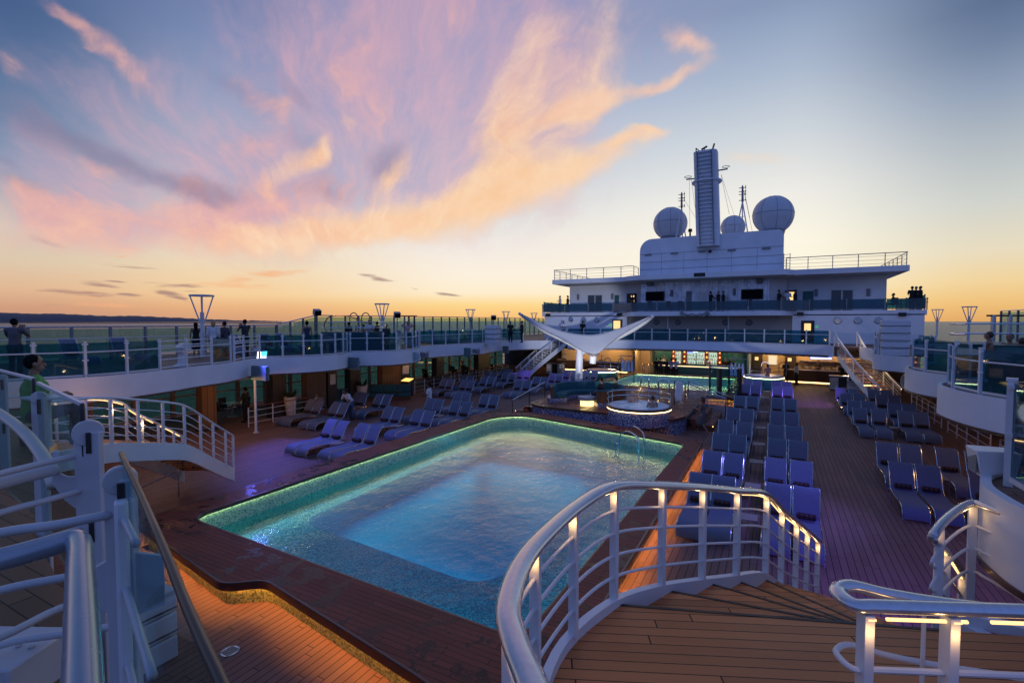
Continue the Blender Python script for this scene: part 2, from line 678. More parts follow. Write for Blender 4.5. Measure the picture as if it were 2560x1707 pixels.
    dark = blobs([(0, 290, 280, 390, 40, 1.2), (180, 345, 430, 445, 32, 1.3), (380, 430, 580, 500, 34, 1.4), (0, 425, 70, 455, 14, .9), (0, 480, 150, 500, 22, 1.0), (480, 475, 680, 470, 34, .9), (660, 130, 820, 330, 24, .8), (470, 120, 640, 210, 26, .7), (690, 470, 920, 480, 24, .9), (880, 440, 1010, 350, 28, 1.0), (930, 470, 1010, 330, 30, .6), (720, 330, 810, 430, 28, .8), (540, 200, 740, 270, 40, .6), (100, 600, 230, 622, 7, .9)], w1, 2.3)
    peach = blobs([(380, 600, 800, 588, 36, 1.2), (650, 590, 1050, 550, 44, 1.35), (880, 565, 1330, 475, 46, 1.5), (1150, 515, 1500, 405, 50, 1.4), (1350, 470, 1640, 335, 28, .95), (1240, 430, 1300, 240, 60, 1.05), (1270, 260, 1370, 40, 56, 1.0), (1250, 390, 1500, 200, 60, .75), (1420, 250, 1560, 20, 90, .55), (1350, 305, 1600, 205, 26, 1.35), (1560, 210, 1790, 172, 15, 1.2), (1690, 50, 1715, 110, 26, .9), (1715, 80, 1765, 160, 18, 1.0), (930, 480, 1020, 370, 26, 1.2), (770, 420, 800, 360, 18, 1.2), (700, 430, 790, 400, 24, 1.0), (640, 480, 700, 440, 24, .6),
                   (850, 330, 870, 290, 18, .6), (1480, 372, 1660, 326, 14, 1.0), (1560, 325, 1660, 322, 9, .8), (1760, 395, 2040, 385, 16, .45)], w1)
    lowd = blobs([(240, 655, 415, 676, 6, 1.1), (175, 700, 310, 719, 7, 1.0), (240, 696, 330, 706, 4, .8), (340, 708, 560, 728, 9, .95), (380, 722, 480, 758, 9, .8), (20, 718, 330, 744, 7, .75), (290, 733, 360, 741, 4, .8), (885, 688, 985, 706, 5, 1.2), (1015, 718, 1052, 724, 2.6, 1.0), (1072, 730, 1165, 737, 3, 1.0), (430, 745, 480, 755, 4, .7), (0, 760, 200, 765, 6, .4)], w2)
    lowp = blobs([(560, 690, 800, 670, 8, .9), (430, 715, 700, 712, 12, .8), (100, 735, 330, 762, 16, .7), (280, 640, 330, 636, 7, .5), (540, 708, 620, 700, 10, .6), (0, 690, 300, 690, 14, .3)], w2)
    clear = c
    vc = t.mixc(t.maprange(streak2, .38, .64), S2L((178, 160, 190)), S2L((214, 170, 186)))
    c = t.mixc(alpha(veil, tex, 2.4, -.1, 1.35, .72), c, vc)
    c = t.mixc(alpha(pink, texp, 3.2, .0, 1.7, .72), c, t.mixc(t.maprange(texp, .4, .62), S2L((226, 164, 170)), S2L((250, 188, 164))))
    c = t.mixc(alpha(dark, tex, 4.0, .0, 1.9, .55), c, S2L((120, 112, 146)))
    pc = t.mixc(t.maprange(az, dirang(300, 500)[0], dirang(1150, 500)[0]), S2L((246, 178, 152)), S2L((255, 204, 152)))
    pc = t.mixc(t.maprange(el, dirang(1200, 430)[1], dirang(1200, 120)[1]), pc, S2L((244, 188, 172)))
    pc = t.mixc(t.maprange(tex, .42, .62), pc, S2L((255, 222, 186)))
    c = t.mixc(alpha(peach, t.math('ADD', t.math('MULTIPLY', tex, .6), t.math('MULTIPLY', texp, .4)), 3.4, -.1, 1.7, .88), c, pc)
    c = t.mixc(alpha(lowp, low, 4.0, .2, 1.2, .75), c, S2L((246, 178, 132)))
    c = t.mixc(alpha(lowd, low, 4., .2, 1.2, .8), c, S2L((160, 124, 122)))
    lo_c = S2L((70, 66, 84))
    below = t.maprange(el, 0.0, -.04)
    sky = t.node('ShaderNodeTexSky', sky_type='NISHITA', sun_disc=False, sun_elevation=math.radians(1.5), sun_rotation=math.radians(2))
    clear = t.mixc(.002, t.mixc(below, clear, lo_c), sky.outputs[0], 'ADD')
    c = t.mixc(below, c, lo_c)
    # no cloud lies outside this window of the sky, so the plain sky is used there
    amid, ahw = math.radians(-32), math.radians(62)
    inside = t.math('MULTIPLY', t.math('LESS_THAN', t.math('ABSOLUTE', t.math('SUBTRACT', az, amid)), ahw), t.math('LESS_THAN', t.math('ABSOLUTE', t.math('SUBTRACT', el, .42)), .42))
    bg0 = t.node('ShaderNodeBackground', {'Color': clear, 'Strength': 1.0})
    bg1 = t.node('ShaderNodeBackground', {'Color': c, 'Strength': 1.0})
    mx = t.node('ShaderNodeMixShader', {0: inside, 1: bg0.outputs[0], 2: bg1.outputs[0]})
    o = t.node('ShaderNodeOutputWorld')
    t.l.new(mx.outputs[0], o.inputs[0])
    w.cycles.sampling_method = 'NONE'


build_world()
sun = bpy.data.lights.new('sun', 'SUN')
sun.energy = .12
sun.angle = math.radians(8)
sun.color = (1, .72, .45)
suno = bpy.data.objects.new('sun', sun)
COL.objects.link(suno)
suno.rotation_euler = (math.radians(88.5 - 180 + 180), 0, math.radians(180 - 2))
suno.rotation_euler = (math.radians(-88.5), 0, math.radians(-2))
# ------------------------------------------------------------------ shared materials
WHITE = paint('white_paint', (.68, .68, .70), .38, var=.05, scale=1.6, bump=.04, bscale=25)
WHITE2 = paint('shell_paint', (.72, .74, .79), .5, var=.07, scale=.9, bump=.05, bscale=9)
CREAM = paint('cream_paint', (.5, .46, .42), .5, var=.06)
STEEL = paint('brushed_steel', (.55, .56, .58), .25, metal=1, var=.1, scale=8)
CHROME = paint('chrome', (.75, .76, .78), .12, metal=1, var=.04)
BRONZE = paint('dark_bronze', (.035, .028, .024), .4, var=.2)
BLACK = paint('black_plastic', (.012, .012, .014), .5, var=.2)
GREYM = paint('grey_metal', (.2, .21, .23), .45, var=.1)
TEAL = paint('teal_upholstery', (.015, .1, .115), .75, var=.18, scale=5, bump=.15, bscale=300)
TEALP = paint('teal_panel', (.03, .13, .14), .55, var=.15)
FABRIC = paint('sling_fabric', (.11, .13, .19), .8, var=.09, scale=9, bump=.35, bscale=420)
ROLL = None
BROWNP = paint('brown_panel', (.13, .075, .045), .5, var=.2, scale=4)
DARKW = planks('walnut_slats', (.16, .075, .035), .06, 'x', .5, length=5)
DECK = planks('teak_deck', (.21, .115, .095), .14, 'x', .66, seamw=.1)
DECKY = planks('teak_deck_across', (.2, .115, .085), .14, 'y', .6)
COPE = planks('coping_teak', (.25, .065, .04), .11, 'y', .6, wet=1.0, seamw=.09, dark=(.05, .014, .01))
COPEX = planks('coping_teak_side', (.23, .08, .05), .11, 'x', .5, wet=1.0)
TREAD = planks('stair_teak', (.46, .165, .055), .105, 'y', .45, seamw=.075, length=4, var=.45, rot=math.radians(-24))
WALNUT = paint('red_wood_edge', (.075, .025, .017), .35, var=.25, scale=6, coat=.3)
MOSG = mosaic('green_mosaic', [(.35, .62, .42), (.5, .72, .5), (.28, .5, .36), (.55, .75, .55), (.12, .32, .26), (.42, .68, .46)], .028)
MOSB = mosaic('blue_mosaic', [(.05, .07, .16), (.12, .13, .26), (.3, .3, .42), (.07, .1, .24), (.5, .5, .6), (.04, .05, .12), (.16, .17, .3)], .03)
MOSL = mosaic('pool_ledge_mosaic', [(.09, .3, .38), (.18, .46, .54), (.4, .62, .66), (.05, .22, .3), (.6, .74, .76), (.12, .4, .48)], .034, .4, patch=.15)
MOSD = mosaic('pool_basin_mosaic', [(.02, .4, .6), (.03, .46, .66), (.02, .36, .55)], .05, .4)
MOSY = mosaic('olive_mosaic', [(.34, .38, .11), (.46, .5, .16), (.2, .25, .08), (.38, .44, .14), (.12, .17, .06)], .03, .35)
GLASS = glass('teal_glass', (.2, .52, .6), .1, opac=.06)
GLASSD = glass('deep_teal_glass', (.1, .36, .44), .12, opac=.12)
GLASSG = glass('green_screen_glass', (.6, .8, .76), .12)
GLASSC = glass('clear_glass', (.76, .9, .9), .06)
WARM = emit('warm_led', (1, .62, .24), 9)
WARMLO = emit('warm_glow_panel', (1, .6, .25), 2.2)
COVE = emit('cove_led', (.92, 1, .55), 14)
COVEO = emit('orange_led', (1, .4, .09), 90)
WHITEL = emit('white_lamp', (.75, .78, 1), 6)
BLUEL = emit('blue_screen', (.12, .22, 1), 1.6)
BLKSCR = paint('dark_screen', (.004, .004, .006), .6, var=.1, spec=.1)


def lamp(kind, loc, energy, col, size=.2, rot=None, spot=None, blend=.6, shape=None):
    l = bpy.data.lights.new(kind.lower() + '_lamp', kind)
    l.energy = energy
    l.color = col
    if kind == 'POINT' or kind == 'SPOT':
        l.shadow_soft_size = size
    if kind == 'SPOT':
        l.spot_size = spot
        l.spot_blend = blend
    if kind == 'AREA':
        l.size = size
        if shape:
            l.shape = 'RECTANGLE'
            l.size, l.size_y = shape
    o = bpy.data.objects.new('lamp', l)
    COL.objects.link(o)
    o.location = loc
    if rot is not None:
        d = Vector(rot) - Vector(loc)
        o.rotation_euler = d.to_track_quat('-Z', 'Y').to_euler()
    return o
# ------------------------------------------------------------------ sea, hills
def water_sea():
    m, t = newmat('sea_water')
    oc = t.node('ShaderNodeTexCoord').outputs['Object']
    mp = t.node('ShaderNodeMapping', {'Vector': oc, 'Scale': (.16, .5, 1), 'Rotation': (0, 0, .5)}).outputs[0]
    n = t.noise(mp, 1, 6, .62)
    n2 = t.noise(oc, .02, 3, .6)
    t.bs.inputs['Base Color'].default_value = (.03, .045, .06, 1)
    t.bs.inputs['Specular IOR Level'].default_value = .28
    t.bs.inputs['Roughness'].default_value = .3
    t.bs.inputs['IOR'].default_value = 1.33
    b = t.node('ShaderNodeBump', {'Strength': .75, 'Distance': 1.6, 'Height': t.math('ADD', n, t.math('MULTIPLY', n2, 1.5))})
    t.l.new(b.outputs[0], t.bs.inputs['Normal'])
    return m


b = MB()
N = 64
rs = [0, 60, 200, 800, 3000, 12000, 40000]
for i, r in enumerate(rs):
    for k in range(N):
        a = 2 * PI * k / N
        b.v.append((r * math.cos(a), r * math.sin(a), 0))
for i in range(len(rs) - 1):
    for k in range(N):
        l = (k + 1) % N
        if i == 0:
            b.f.append((k, N + k, N + l))
        else:
            b.f.append((i * N + k, (i + 1) * N + k, (i + 1) * N + l, i * N + l))
sea = b.build('sea', water_sea(), smooth=0)
sea.location = (0, 0, -22)
tag(sea, 'wide calm sea out to the horizon at dusk', 'sea', kind='structure')

# far hills on the port side, a long ridge with real depth
prof = [(-700, 26), (-300, 25), (0, 23), (60, 21.5), (130, 20.5), (190, 19), (235, 15.5), (260, 14.5), (320, 14.5), (380, 13), (430, 9.5), (480, 7.5), (530, 4.5), (580, 2.6), (640, 1.2), (700, -1)]
rows = []
random.seed(3)
D = 7000.
pts = []
for x in range(-700, 705, 6):
    for (xa, ha), (xb, hb) in zip(prof, prof[1:]):
        if xa <= x <= xb:
            h = ha + (hb - ha) * (x - xa) / (xb - xa)
    h += .5 * math.sin(x * .06) + .35 * math.sin(x * .17 + 1) + random.uniform(-.25, .25)
    pts.append((x, h))
for dz, hf in ((0, -.06), (150, .4), (420, .8), (800, 1.0), (1500, .7), (2600, .3), (3600, -.1)):
    row = []
    for x, h in pts:
        r = ray(x, 802)
        u = Vector((r.x, r.y, 0))
        p = u * (D + dz)
        z = CZ + (h * hf / FPX) * D - (9 if hf < .1 else 0)
        row.append((p.x, p.y, max(z, -30) + random.uniform(-3, 3) * (hf > .1)))
    rows.append(row)
HILLM = paint('hazy_hill_grey', (.1, .085, .1), .9, var=.2, scale=.004)  # mauve grey base: distance haze is put into the hill colour
hl = MB().grid(rows).build('hills', HILLM)
tag(hl, 'long dark ridge of hills across the water at far left', 'hills', kind='structure')

# ------------------------------------------------------------------ pool deck sheet with openings for the two pools
POOL_IN = roundpoly([(-12.25, 6.62), (-3.2, 6.3), (-2.98, 19.6), (-10.95, 21.95), (-12.15, 20.9)], [.55, .5, .5, 1.3, 1.0], 6)
POOL_OUT = roundpoly([(-13.1, 5.9), (-10.87, 5.54), (-8.6, 5.18), (-8.05, 5.64), (-4.2, 5.03), (-2.45, 4.7), (-2.45, 20.4), (-10.6, 22.75), (-13.15, 21.4)], [.3, .1, .22, .22, .1, .3, .25, 1.0, .8], 6)
P2_IN = roundpoly([(-11.6, 34.2), (-2.85, 33.4), (-2.8, 44.2), (-11.0, 44.1)], .4, 5)
P2_OUT = roundpoly([(-12.4, 33.4), (-2.2, 32.7), (-2.2, 45.0), (-11.8, 44.9)], .3, 5)
d = MB()
z = 0
xs = [-28.6, -12.6, -2.75, 13.5]
for (x0, x1, y0, y1) in [(-28.6, -12.6, -6, 52), (-2.75, 13.5, -6, 52), (-12.6, -2.75, -6, 5.75), (-12.6, -2.75, 44.5, 52)]:
    d.bx(x0, x1, y0, y1, -.12, 0)
d.prism([(-12.6, 22.25), (-10.6, 22.3), (-2.75, 20.2), (-2.75, 33.6), (-12.6, 33.6)], -.12, 0)
deck = d.build('pool_deck', DECK, smooth=0)
tag(deck, 'wide teak planked pool deck of the ship', 'deck', kind='structure')
hull = MB().bx(-28.8, 13.6, -8, 90, -21.5, -2.2).build('ship_hull', paint('hull_paint', (.6, .6, .62), .5))
tag(hull, 'white ship hull below the pool deck', 'hull', kind='structure')


def rayhit(poly, c, ang):
    best = None
    dx, dy = math.cos(ang), math.sin(ang)
    n = len(poly)
    for i in range(n):
        ax, ay = poly[i][0] - c[0], poly[i][1] - c[1]
        bx_, by_ = poly[(i + 1) % n][0] - c[0], poly[(i + 1) % n][1] - c[1]
        ex, ey = bx_ - ax, by_ - ay
        den = dx * ey - dy * ex
        if abs(den) < 1e-9:
            continue
        tt = (ax * ey - ay * ex) / den
        ss = (ax * dy - ay * dx) / den
        if tt > 0 and -1e-6 <= ss <= 1 + 1e-6 and (best is None or tt < best):
            best = tt
    return (c[0] + dx * best, c[1] + dy * best) if best else c


def ringpair(a, b, c, n=120):
    A, B = [], []
    for i in range(n):
        t = 2 * PI * i / n
        A.append(rayhit(a, c, t))
        B.append(rayhit(b, c, t))
    return A, B


# ---- main pool
pool = thing('swimming_pool', 'large blue swimming pool with raised teak rim nearest the camera', 'pool', (-7.6, 13.5, 0))
# rim: near, far and end strips planked differently
NIN = len(POOL_IN)
RA, RB = ringpair([(p.x, p.y) for p in POOL_IN], [(p.x, p.y) for p in POOL_OUT], (-7.6, 13.5), 360)
MB().ring(RA, RB, .37, .45).build('coping', COPE, pool, bevel=.012)
e = MB()
e.wall([(p.x, p.y) for p in POOL_OUT], .297, .4515, .05, True)
e.wall([(p.x, p.y) for p in POOL_IN], .36, .4515, .05, True)
e.build('coping_edge', WALNUT, pool, bevel=.01)
iw = [Vector((p.x, p.y)) for p in offset(POOL_IN, -.1, True)]
MB().wall([(p.x, p.y) for p in offset(POOL_IN, -.12, True)], -.6, .365, .1, True).build('inner_wall', MOSG, pool)
MB().wall([(p.x, p.y) for p in offset(POOL_OUT, .14, True)], -.1, .33, .08, True).build('outer_wall', MOSY, pool)
# under-lip light strips
inn = offset(POOL_IN, -.036, True)
MB().tube([(p.x, p.y, .354) for p in inn], .006, 5, True).build('inner_led', COVE, pool)
oo = offset(POOL_OUT, .075, True)
MB().tube([(p.x, p.y, .325) for p in oo], .008, 5, True).build('outer_led', COVEO, pool)
SHELF = roundpoly([(-11.55, 9.1), (-5.15, 8.55), (-4.5, 18.6), (-11.9, 19.6)], [.8, .9, .8, .8], 6)
so = [(p.x, p.y) for p in SHELF]
big = [Vector((p.x, p.y)) for p in offset(POOL_IN, -.08, True)]
# ledge as a ring (resampled outline around the basin rim)


A, B_ = ringpair(so, [(p.x, p.y) for p in big], (-8.2, 14.0))
MB().ring(A, B_, -.6, -.42).build('ledge', MOSL, pool)
MB().wall([(p[0], p[1]) for p in A], -1.2, -.425, .1, True).build('basin_wall', MOSD, pool)
MB().prism(A, -1.25, -1.15).build('basin_floor', MOSD, pool)


def pool_water(name, tint, bump=.06, scale=3.0, refl=1.0):
    m, t = newmat(name)
    t.n.remove(t.bs)
    oc = t.node('ShaderNodeTexCoord').outputs['Object']
    n1 = t.noise(t.node('ShaderNodeMapping', {'Vector': oc, 'Scale': (1.5, .9, 1), 'Rotation': (0, 0, .5)}).outputs[0], scale, 5, .6)
    n2 = t.noise(oc, scale * .28, 2, .5)
    h = t.math('ADD', n1, t.math('MULTIPLY', n2, 2.2))
    bp = t.node('ShaderNodeBump', {'Strength': 1.0, 'Distance': bump, 'Height': h})
    tr = t.node('ShaderNodeBsdfTransparent', {'Color': tint})
    gl = t.node('ShaderNodeBsdfGlossy', {'Color': (1, 1, 1), 'Roughness': .03, 'Normal': bp.outputs[0]})
    fr = t.node('ShaderNodeFresnel', {'IOR': 1.34, 'Normal': bp.outputs[0]})
    f = t.math('MULTIPLY', t.math('POWER', fr.outputs[0], 2.0), refl, clamp=True)
    mx = t.node('ShaderNodeMixShader', {0: f, 1: tr.outputs[0], 2: gl.outputs[0]})
    t.l.new(mx.outputs[0], t.out.inputs[0])
    return m


WATER = pool_water('pool_water', (.2, .9, .95), .018, 4.4, 8.5)
MB().add([(p.x, p.y, -.095) for p in big], [tuple(range(len(big)))]).build('water_surface', WATER, pool, smooth=0)
# underwater strip lamps along the basin walls
for loc, tgt, sh in (((-11.55, 13.9, -.52), (-8, 13.9, -.6), (8.5, .2)), ((-5.0, 13.6, -.52), (-8, 13.6, -.6), (8.5, .2)), ((-8.3, 9.15, -.52), (-8.3, 12, -.6), (5.5, .2)), ((-8.2, 18.85, -.52), (-8.2, 15, -.6), (6, .2))):
    lamp('AREA', loc, 34, (.01, .5, .72), rot=tgt, shape=sh)
for loc, tgt, sh in (((-12.05, 13.5, -.2), (-11, 13.5, -.5), (12, .08)), ((-7.8, 6.72, -.2), (-7.8, 8, -.5), (8, .08)), ((-3.2, 13, -.2), (-4.5, 13, -.5), (12, .08))):
    lamp('AREA', loc, 17, (.06, .72, .85), rot=tgt, shape=sh)
# ---- second pool
pool2 = thing('swimming_pool', 'smaller far swimming pool in front of the lit bar', 'pool', (-7, 39, 0))
MB().ring(P2_IN, P2_OUT, .37, .45).build('coping', COPEX, pool2, bevel=.012)
MB().wall([(p.x, p.y) for p in P2_OUT], .275, .4515, .05, True).wall([(p.x, p.y) for p in P2_IN], .36, .4515, .05, True).build('coping_edge', WALNUT, pool2)
MB().wall([(p.x, p.y) for p in offset(P2_IN, -.12, True)], -1.2, .365, .1, True).build('inner_wall', MOSG, pool2)
MB().wall([(p.x, p.y) for p in offset(P2_OUT, .14, True)], -.1, .33, .08, True).build('outer_wall', MOSY, pool2)
MB().tube([(p.x, p.y, .352) for p in offset(P2_IN, -.052, True)], .006, 5, True).build('inner_led', emit('far_cove_led', (.9, 1, .5), 12), pool2)
MB().tube([(p.x, p.y, .325) for p in offset(P2_OUT, .075, True)], .008, 5, True).build('outer_led', COVEO, pool2)
MB().prism([(p.x, p.y) for p in offset(P2_IN, -.1, True)], -1.3, -1.2).build('basin_floor', MOSD, pool2)
MB().add([(p.x, p.y, -.095) for p in offset(P2_IN, -.08, True)], [tuple(range(len(P2_IN)))]).build('water_surface', pool_water('far_pool_water', (.3, .8, .9), .015, 4, 6), pool2, smooth=0)
for x in (-10, -7, -4):
    for y in (35, 39, 43):
        lamp('POINT', (x, y, -.8), 10, (.15, .55, 1), .1)


# ---- steel pool ladder
def ladder(name, loc, rz, label):
    r = thing(name, label, 'ladder', loc, rz=rz, local=True)
    for sx in (-.27, .27):
        pts = [(sx, -.55, .0), (sx, -.5, .62), (sx, -.38, .82), (sx, -.18, .86), (sx, 0, .8), (sx, .1, .6), (sx, .12, -.9)]
        MB().tube(catmull(pts, 5), .024, 8).build('side_rail', CHROME, r)
    for zz in (-.15, -.4, -.65):
        MB().bx(-.27, .27, .08, .18, zz, zz + .025).build('step', STEEL, r)
    return r


# hoop rails stepping down into the near pool at its starboard side
r = thing('pool_steps_rail', 'two chrome hoop rails standing in the near pool at its far starboard side', 'handrail', P(1585, 1150, -.1))


def K3(x, y, z):
    return P(1200 + x / 3.672, 760 + y / 3.672, z)


for (xl_, yl_), (xr_, yr_) in (((1272, 1345), (1455, 1440)), ((1345, 1290), (1503, 1392))):
    a_, b_ = K3(xl_, yl_, -.1), K3(xr_, yr_, -.1)
    u_ = b_ - a_
    up = Vector((0, 0, 1))
    MB().tube(catmull([a_ - up * .3, a_ + up * .3, a_ + u_ * .12 + up * .72, a_ + u_ * .45 + up * .93, a_ + u_ * .8 + up * .92, b_ + up * .78, b_ + up * .4, b_ - up * .35], 6), .027, 8).build('hoop', CHROME, r)
    MB().tube(catmull([a_ + u_ * -.18 - up * .35, a_ + u_ * -.18 + up * .18, a_ + u_ * -.05 + up * .24, a_ + up * .15], 5), .022, 8).build('hoop', CHROME, r)
for k in range(3):
    a_, b_ = K3(1455, 1440, -.2 - .25 * k), K3(1503, 1392, -.2 - .25 * k)
    MB().bar(a_, b_, .1, .03).build('step', STEEL, r, smooth=0)
ladder('pool_ladder', (-10.2, 44.4, .45), math.radians(180), 'small chrome ladder at the far end of the bar side pool')
# ------------------------------------------------------------------ terraces
TZ = 3.35
PORT = [(-19.3, 5.0), (-18.9, 6.1), (-18.45, 7.3), (-18.5, 8.3), (-18.85, 9.7), (-19.3, 10.9), (-19.6, 12.1), (-20.3, 13.3), (-20.9, 14.2), (-20.75, 15.1), (-20.05, 16.1), (-19.7, 17.4), (-19.9, 18.6), (-20.5, 19.55),
        (-20.6, 19.9), (-19.8, 20.55), (-19.15, 21.3), (-19.0, 22.4), (-19.25, 23.6), (-20.2, 25.4), (-20.75, 26.1), (-20.55, 28.2), (-20.1, 30.3), (-19.6, 32), (-20.1, 34), (-20.1, 36.2), (-19.6, 38.0), (-18.3, 39.6)]
FARP = [(-16.2, 40.7), (-14.5, 41.6), (-12.4, 42.4), (-9.5, 42.9), (-6.3, 43.05), (-3.0, 42.7), (-.5, 41.9), (1.3, 41.2), (3.2, 40.6)]
STBD = [(4.9, 39.8), (5.2, 37.5), (4.9, 34.5), (4.5, 31.8), (4.65, 30.7), (5.4, 29.9), (5.9, 28.5), (5.6, 26), (4.9, 24.8), (4.3, 23.2), (4.2, 22.0), (4.45, 20.9), (5.0, 20.0), (5.4, 19.2), (4.5, 18.5), (3.95, 17.4), (3.9, 16.4), (4.15, 15.2), (4.9, 13.6), (5.4, 11.6), (4.8, 9.8), (3.4, 8.5), (2.3, 7.6), (2.0, 7.0), (1.98, 6.5), (2.1, 6.0), (2.6, 5.2), (3.6, 4.2)]


def terrace(name, path, outer, label, rz):
    sm = catmull([(*p, 0) for p in path], 4)
    sm = [Vector((p.x, p.y)) for p in sm]
    r = thing(name, label, 'terrace', (sm[len(sm) // 2].x, sm[len(sm) // 2].y, 0))
    poly = [(p.x, p.y) for p in sm] + outer
    MB().prism(poly, TZ - .12, TZ).build('floor', DECKY, r, smooth=0)
    ins = offset(sm, .04 if rz else -.04)
    MB().prism([(p.x, p.y) for p in offset(sm, .12 * rz)] + outer, 2.66, 2.72).build('soffit', BROWNP, r, smooth=0)
    MB().wall([(p.x, p.y) for p in sm], 2.64, TZ + .045, .09).build('fascia', WHITE2, r, smooth=50)
    MB().wall([(p.x, p.y) for p in sm], 2.575, 2.638, .13).build('fascia_trim', WALNUT, r, smooth=50)
    return r, sm


tport, pport = terrace('upper_terrace', PORT, [(-28.5, 40), (-28.5, 5.0)], 'curving white port terrace with wavy edge on the left of the pools', 1)
tfar, pfar = terrace('upper_terrace', FARP, [(3.2, 52), (-16.2, 52)], 'white terrace bridging across above the lit bar', -1)
tstb, pstb = terrace('upper_terrace', STBD, [(13.3, 4.2), (13.3, 39.8)], 'curving white starboard terrace with wavy edge on the right', 1)
# corner infill decks behind the two stair heads
c1 = thing('stair_landing', 'white landing at the head of the far port stairs', 'landing', (-17.2, 41, 0))
MB().prism([(-18.3, 39.6), (-16.2, 40.7), (-16.2, 52), (-28.5, 52), (-28.5, 40)], TZ - .14, TZ - .004).build('floor', DECKY, c1, smooth=0)
MB().prism([(-17.9, 40.4), (-16.3, 41.2), (-16.3, 51.9), (-28.4, 51.9), (-28.4, 40.1)], 2.66, 2.72).build('soffit', BROWNP, c1, smooth=0)
c2 = thing('stair_landing', 'white landing at the head of the far starboard stairs', 'landing', (4, 40.5, 0))
MB().prism([(4.9, 39.8), (13.3, 39.8), (13.3, 52), (3.2, 52), (3.2, 40.6)], TZ - .14, TZ - .004).build('floor', DECKY, c2, smooth=0)
MB().prism([(4.9, 40.1), (13.2, 40), (13.2, 51.9), (3.3, 51.9), (3.3, 40.9)], 2.66, 2.72).build('soffit', BROWNP, c2, smooth=0)

MB().wall([(-18.3, 39.62), (-17.4, 40.1)], 2.64, TZ + .04, .09).build('fascia', WHITE2, c1, smooth=0)
MB().bx(-28.4, -20.9, 51.3, 51.5, 0, TZ - .15).build('end_wall', BRONZE, c1, smooth=0)
MB().wall([(3.2, 40.62), (3.5, 40.5)], 2.64, TZ + .04, .09).build('fascia', WHITE2, c2, smooth=0)
MB().bx(7.6, 13.2, 51.3, 51.5, 0, TZ - .15).build('end_wall', BRONZE, c2, smooth=0)


def glass_rail(path, zb, label, step=1.15, h=1.1, inset=.14, side=1, bars=(), gm=None, posts=True, name='glass_railing', handrail=None, pm=None, group=None):
    """posts, glass panels, bottom rail and cap along a plan path"""
    pts = resample([Vector((p[0], p[1], 0)) for p in path], step)
    pl = offset([Vector((p.x, p.y)) for p in pts], inset * side)
    mid = pl[len(pl) // 2]
    r = thing(name, label, 'railing', (mid.x, mid.y, zb), group)
    pm = pm or WHITE
    for i, p in enumerate(pl):
        q = pl[min(i + 1, len(pl) - 1)] - pl[max(i - 1, 0)]
        q.normalize()
        qv = Vector((q.x, q.y, 0))
        m = MB().bar((p.x, p.y, zb - .01), (p.x, p.y, zb + h), .075, .06, qv)
        m.bar((p.x, p.y, zb + h), (p.x, p.y, zb + h + .03), .09, .08, qv)
        for zz in (.55, h - .06):
            m.bar((p.x - q.x * .075, p.y - q.y * .075, zb + zz), (p.x + q.x * .075, p.y + q.y * .075, zb + zz), .05, .045)
        m.build('post', pm, r, smooth=0)
    for i in range(len(pl) - 1):
        a, b_ = pl[i], pl[i + 1]
        e = (b_ - a)
        L = e.length
        e.normalize()
        a2, b2 = a + e * .06, b_ - e * .06
        if any(y0 <= (a.y + b_.y) / 2 <= y1 for y0, y1 in bars):
            m = MB()
            for zz in (.12, .4, .65, .88, 1.05):
                m.tube([(a.x, a.y, zb + zz), (b_.x, b_.y, zb + zz)], .02, 6)
            m.build('bar_infill', pm, r)
            continue
        MB().wall([a2, b2], zb + .12, zb + h - .02, .014).build('glass_panel', gm or GLASS, r, smooth=0)
        MB().bar((a2.x, a2.y, zb + .085), (b2.x, b2.y, zb + .085), .035, .05).build('bottom_rail', pm, r, smooth=0)
    if handrail:
        MB().tube([(p.x, p.y, zb + handrail) for p in pl], .022, 6).build('handrail', pm, r)
    return r


glass_rail(pport[:27], TZ, 'glass railing along the nearest bulge of the port terrace', bars=((9.9, 11.2), (99, 100)), handrail=.8)
glass_rail(pport[27:55], TZ, 'glass railing on the middle bulge of the port terrace by the floodlight', bars=((12.6, 14.4),), handrail=.8, step=1.0)
glass_rail(pport[55:80], TZ, 'glass railing on the port terrace bulge with the clock', step=.95, bars=((19.2, 20.2),), handrail=.8)
glass_rail(pport[80:106], TZ, 'glass railing along the far straight run of the port terrace', step=1.3, handrail=.8)
glass_rail(pfar, TZ, 'glass railing on the bridge above the bar', step=1.45, side=1, handrail=.8)
glass_rail(pstb[4:14], TZ, 'glass railing at the far end of the starboard terrace', step=1.3, handrail=.8)
glass_rail(pstb[22:48], TZ, 'glass railing on the far bulge of the starboard terrace beside the round lamp', step=1.2, handrail=.8)
glass_rail(pstb[50:74], TZ, 'glass railing on the middle bulge of the starboard terrace with tall panels', step=1.15, handrail=.8)

# ---- ship side rails and wind screens on the terraces (outer edge)


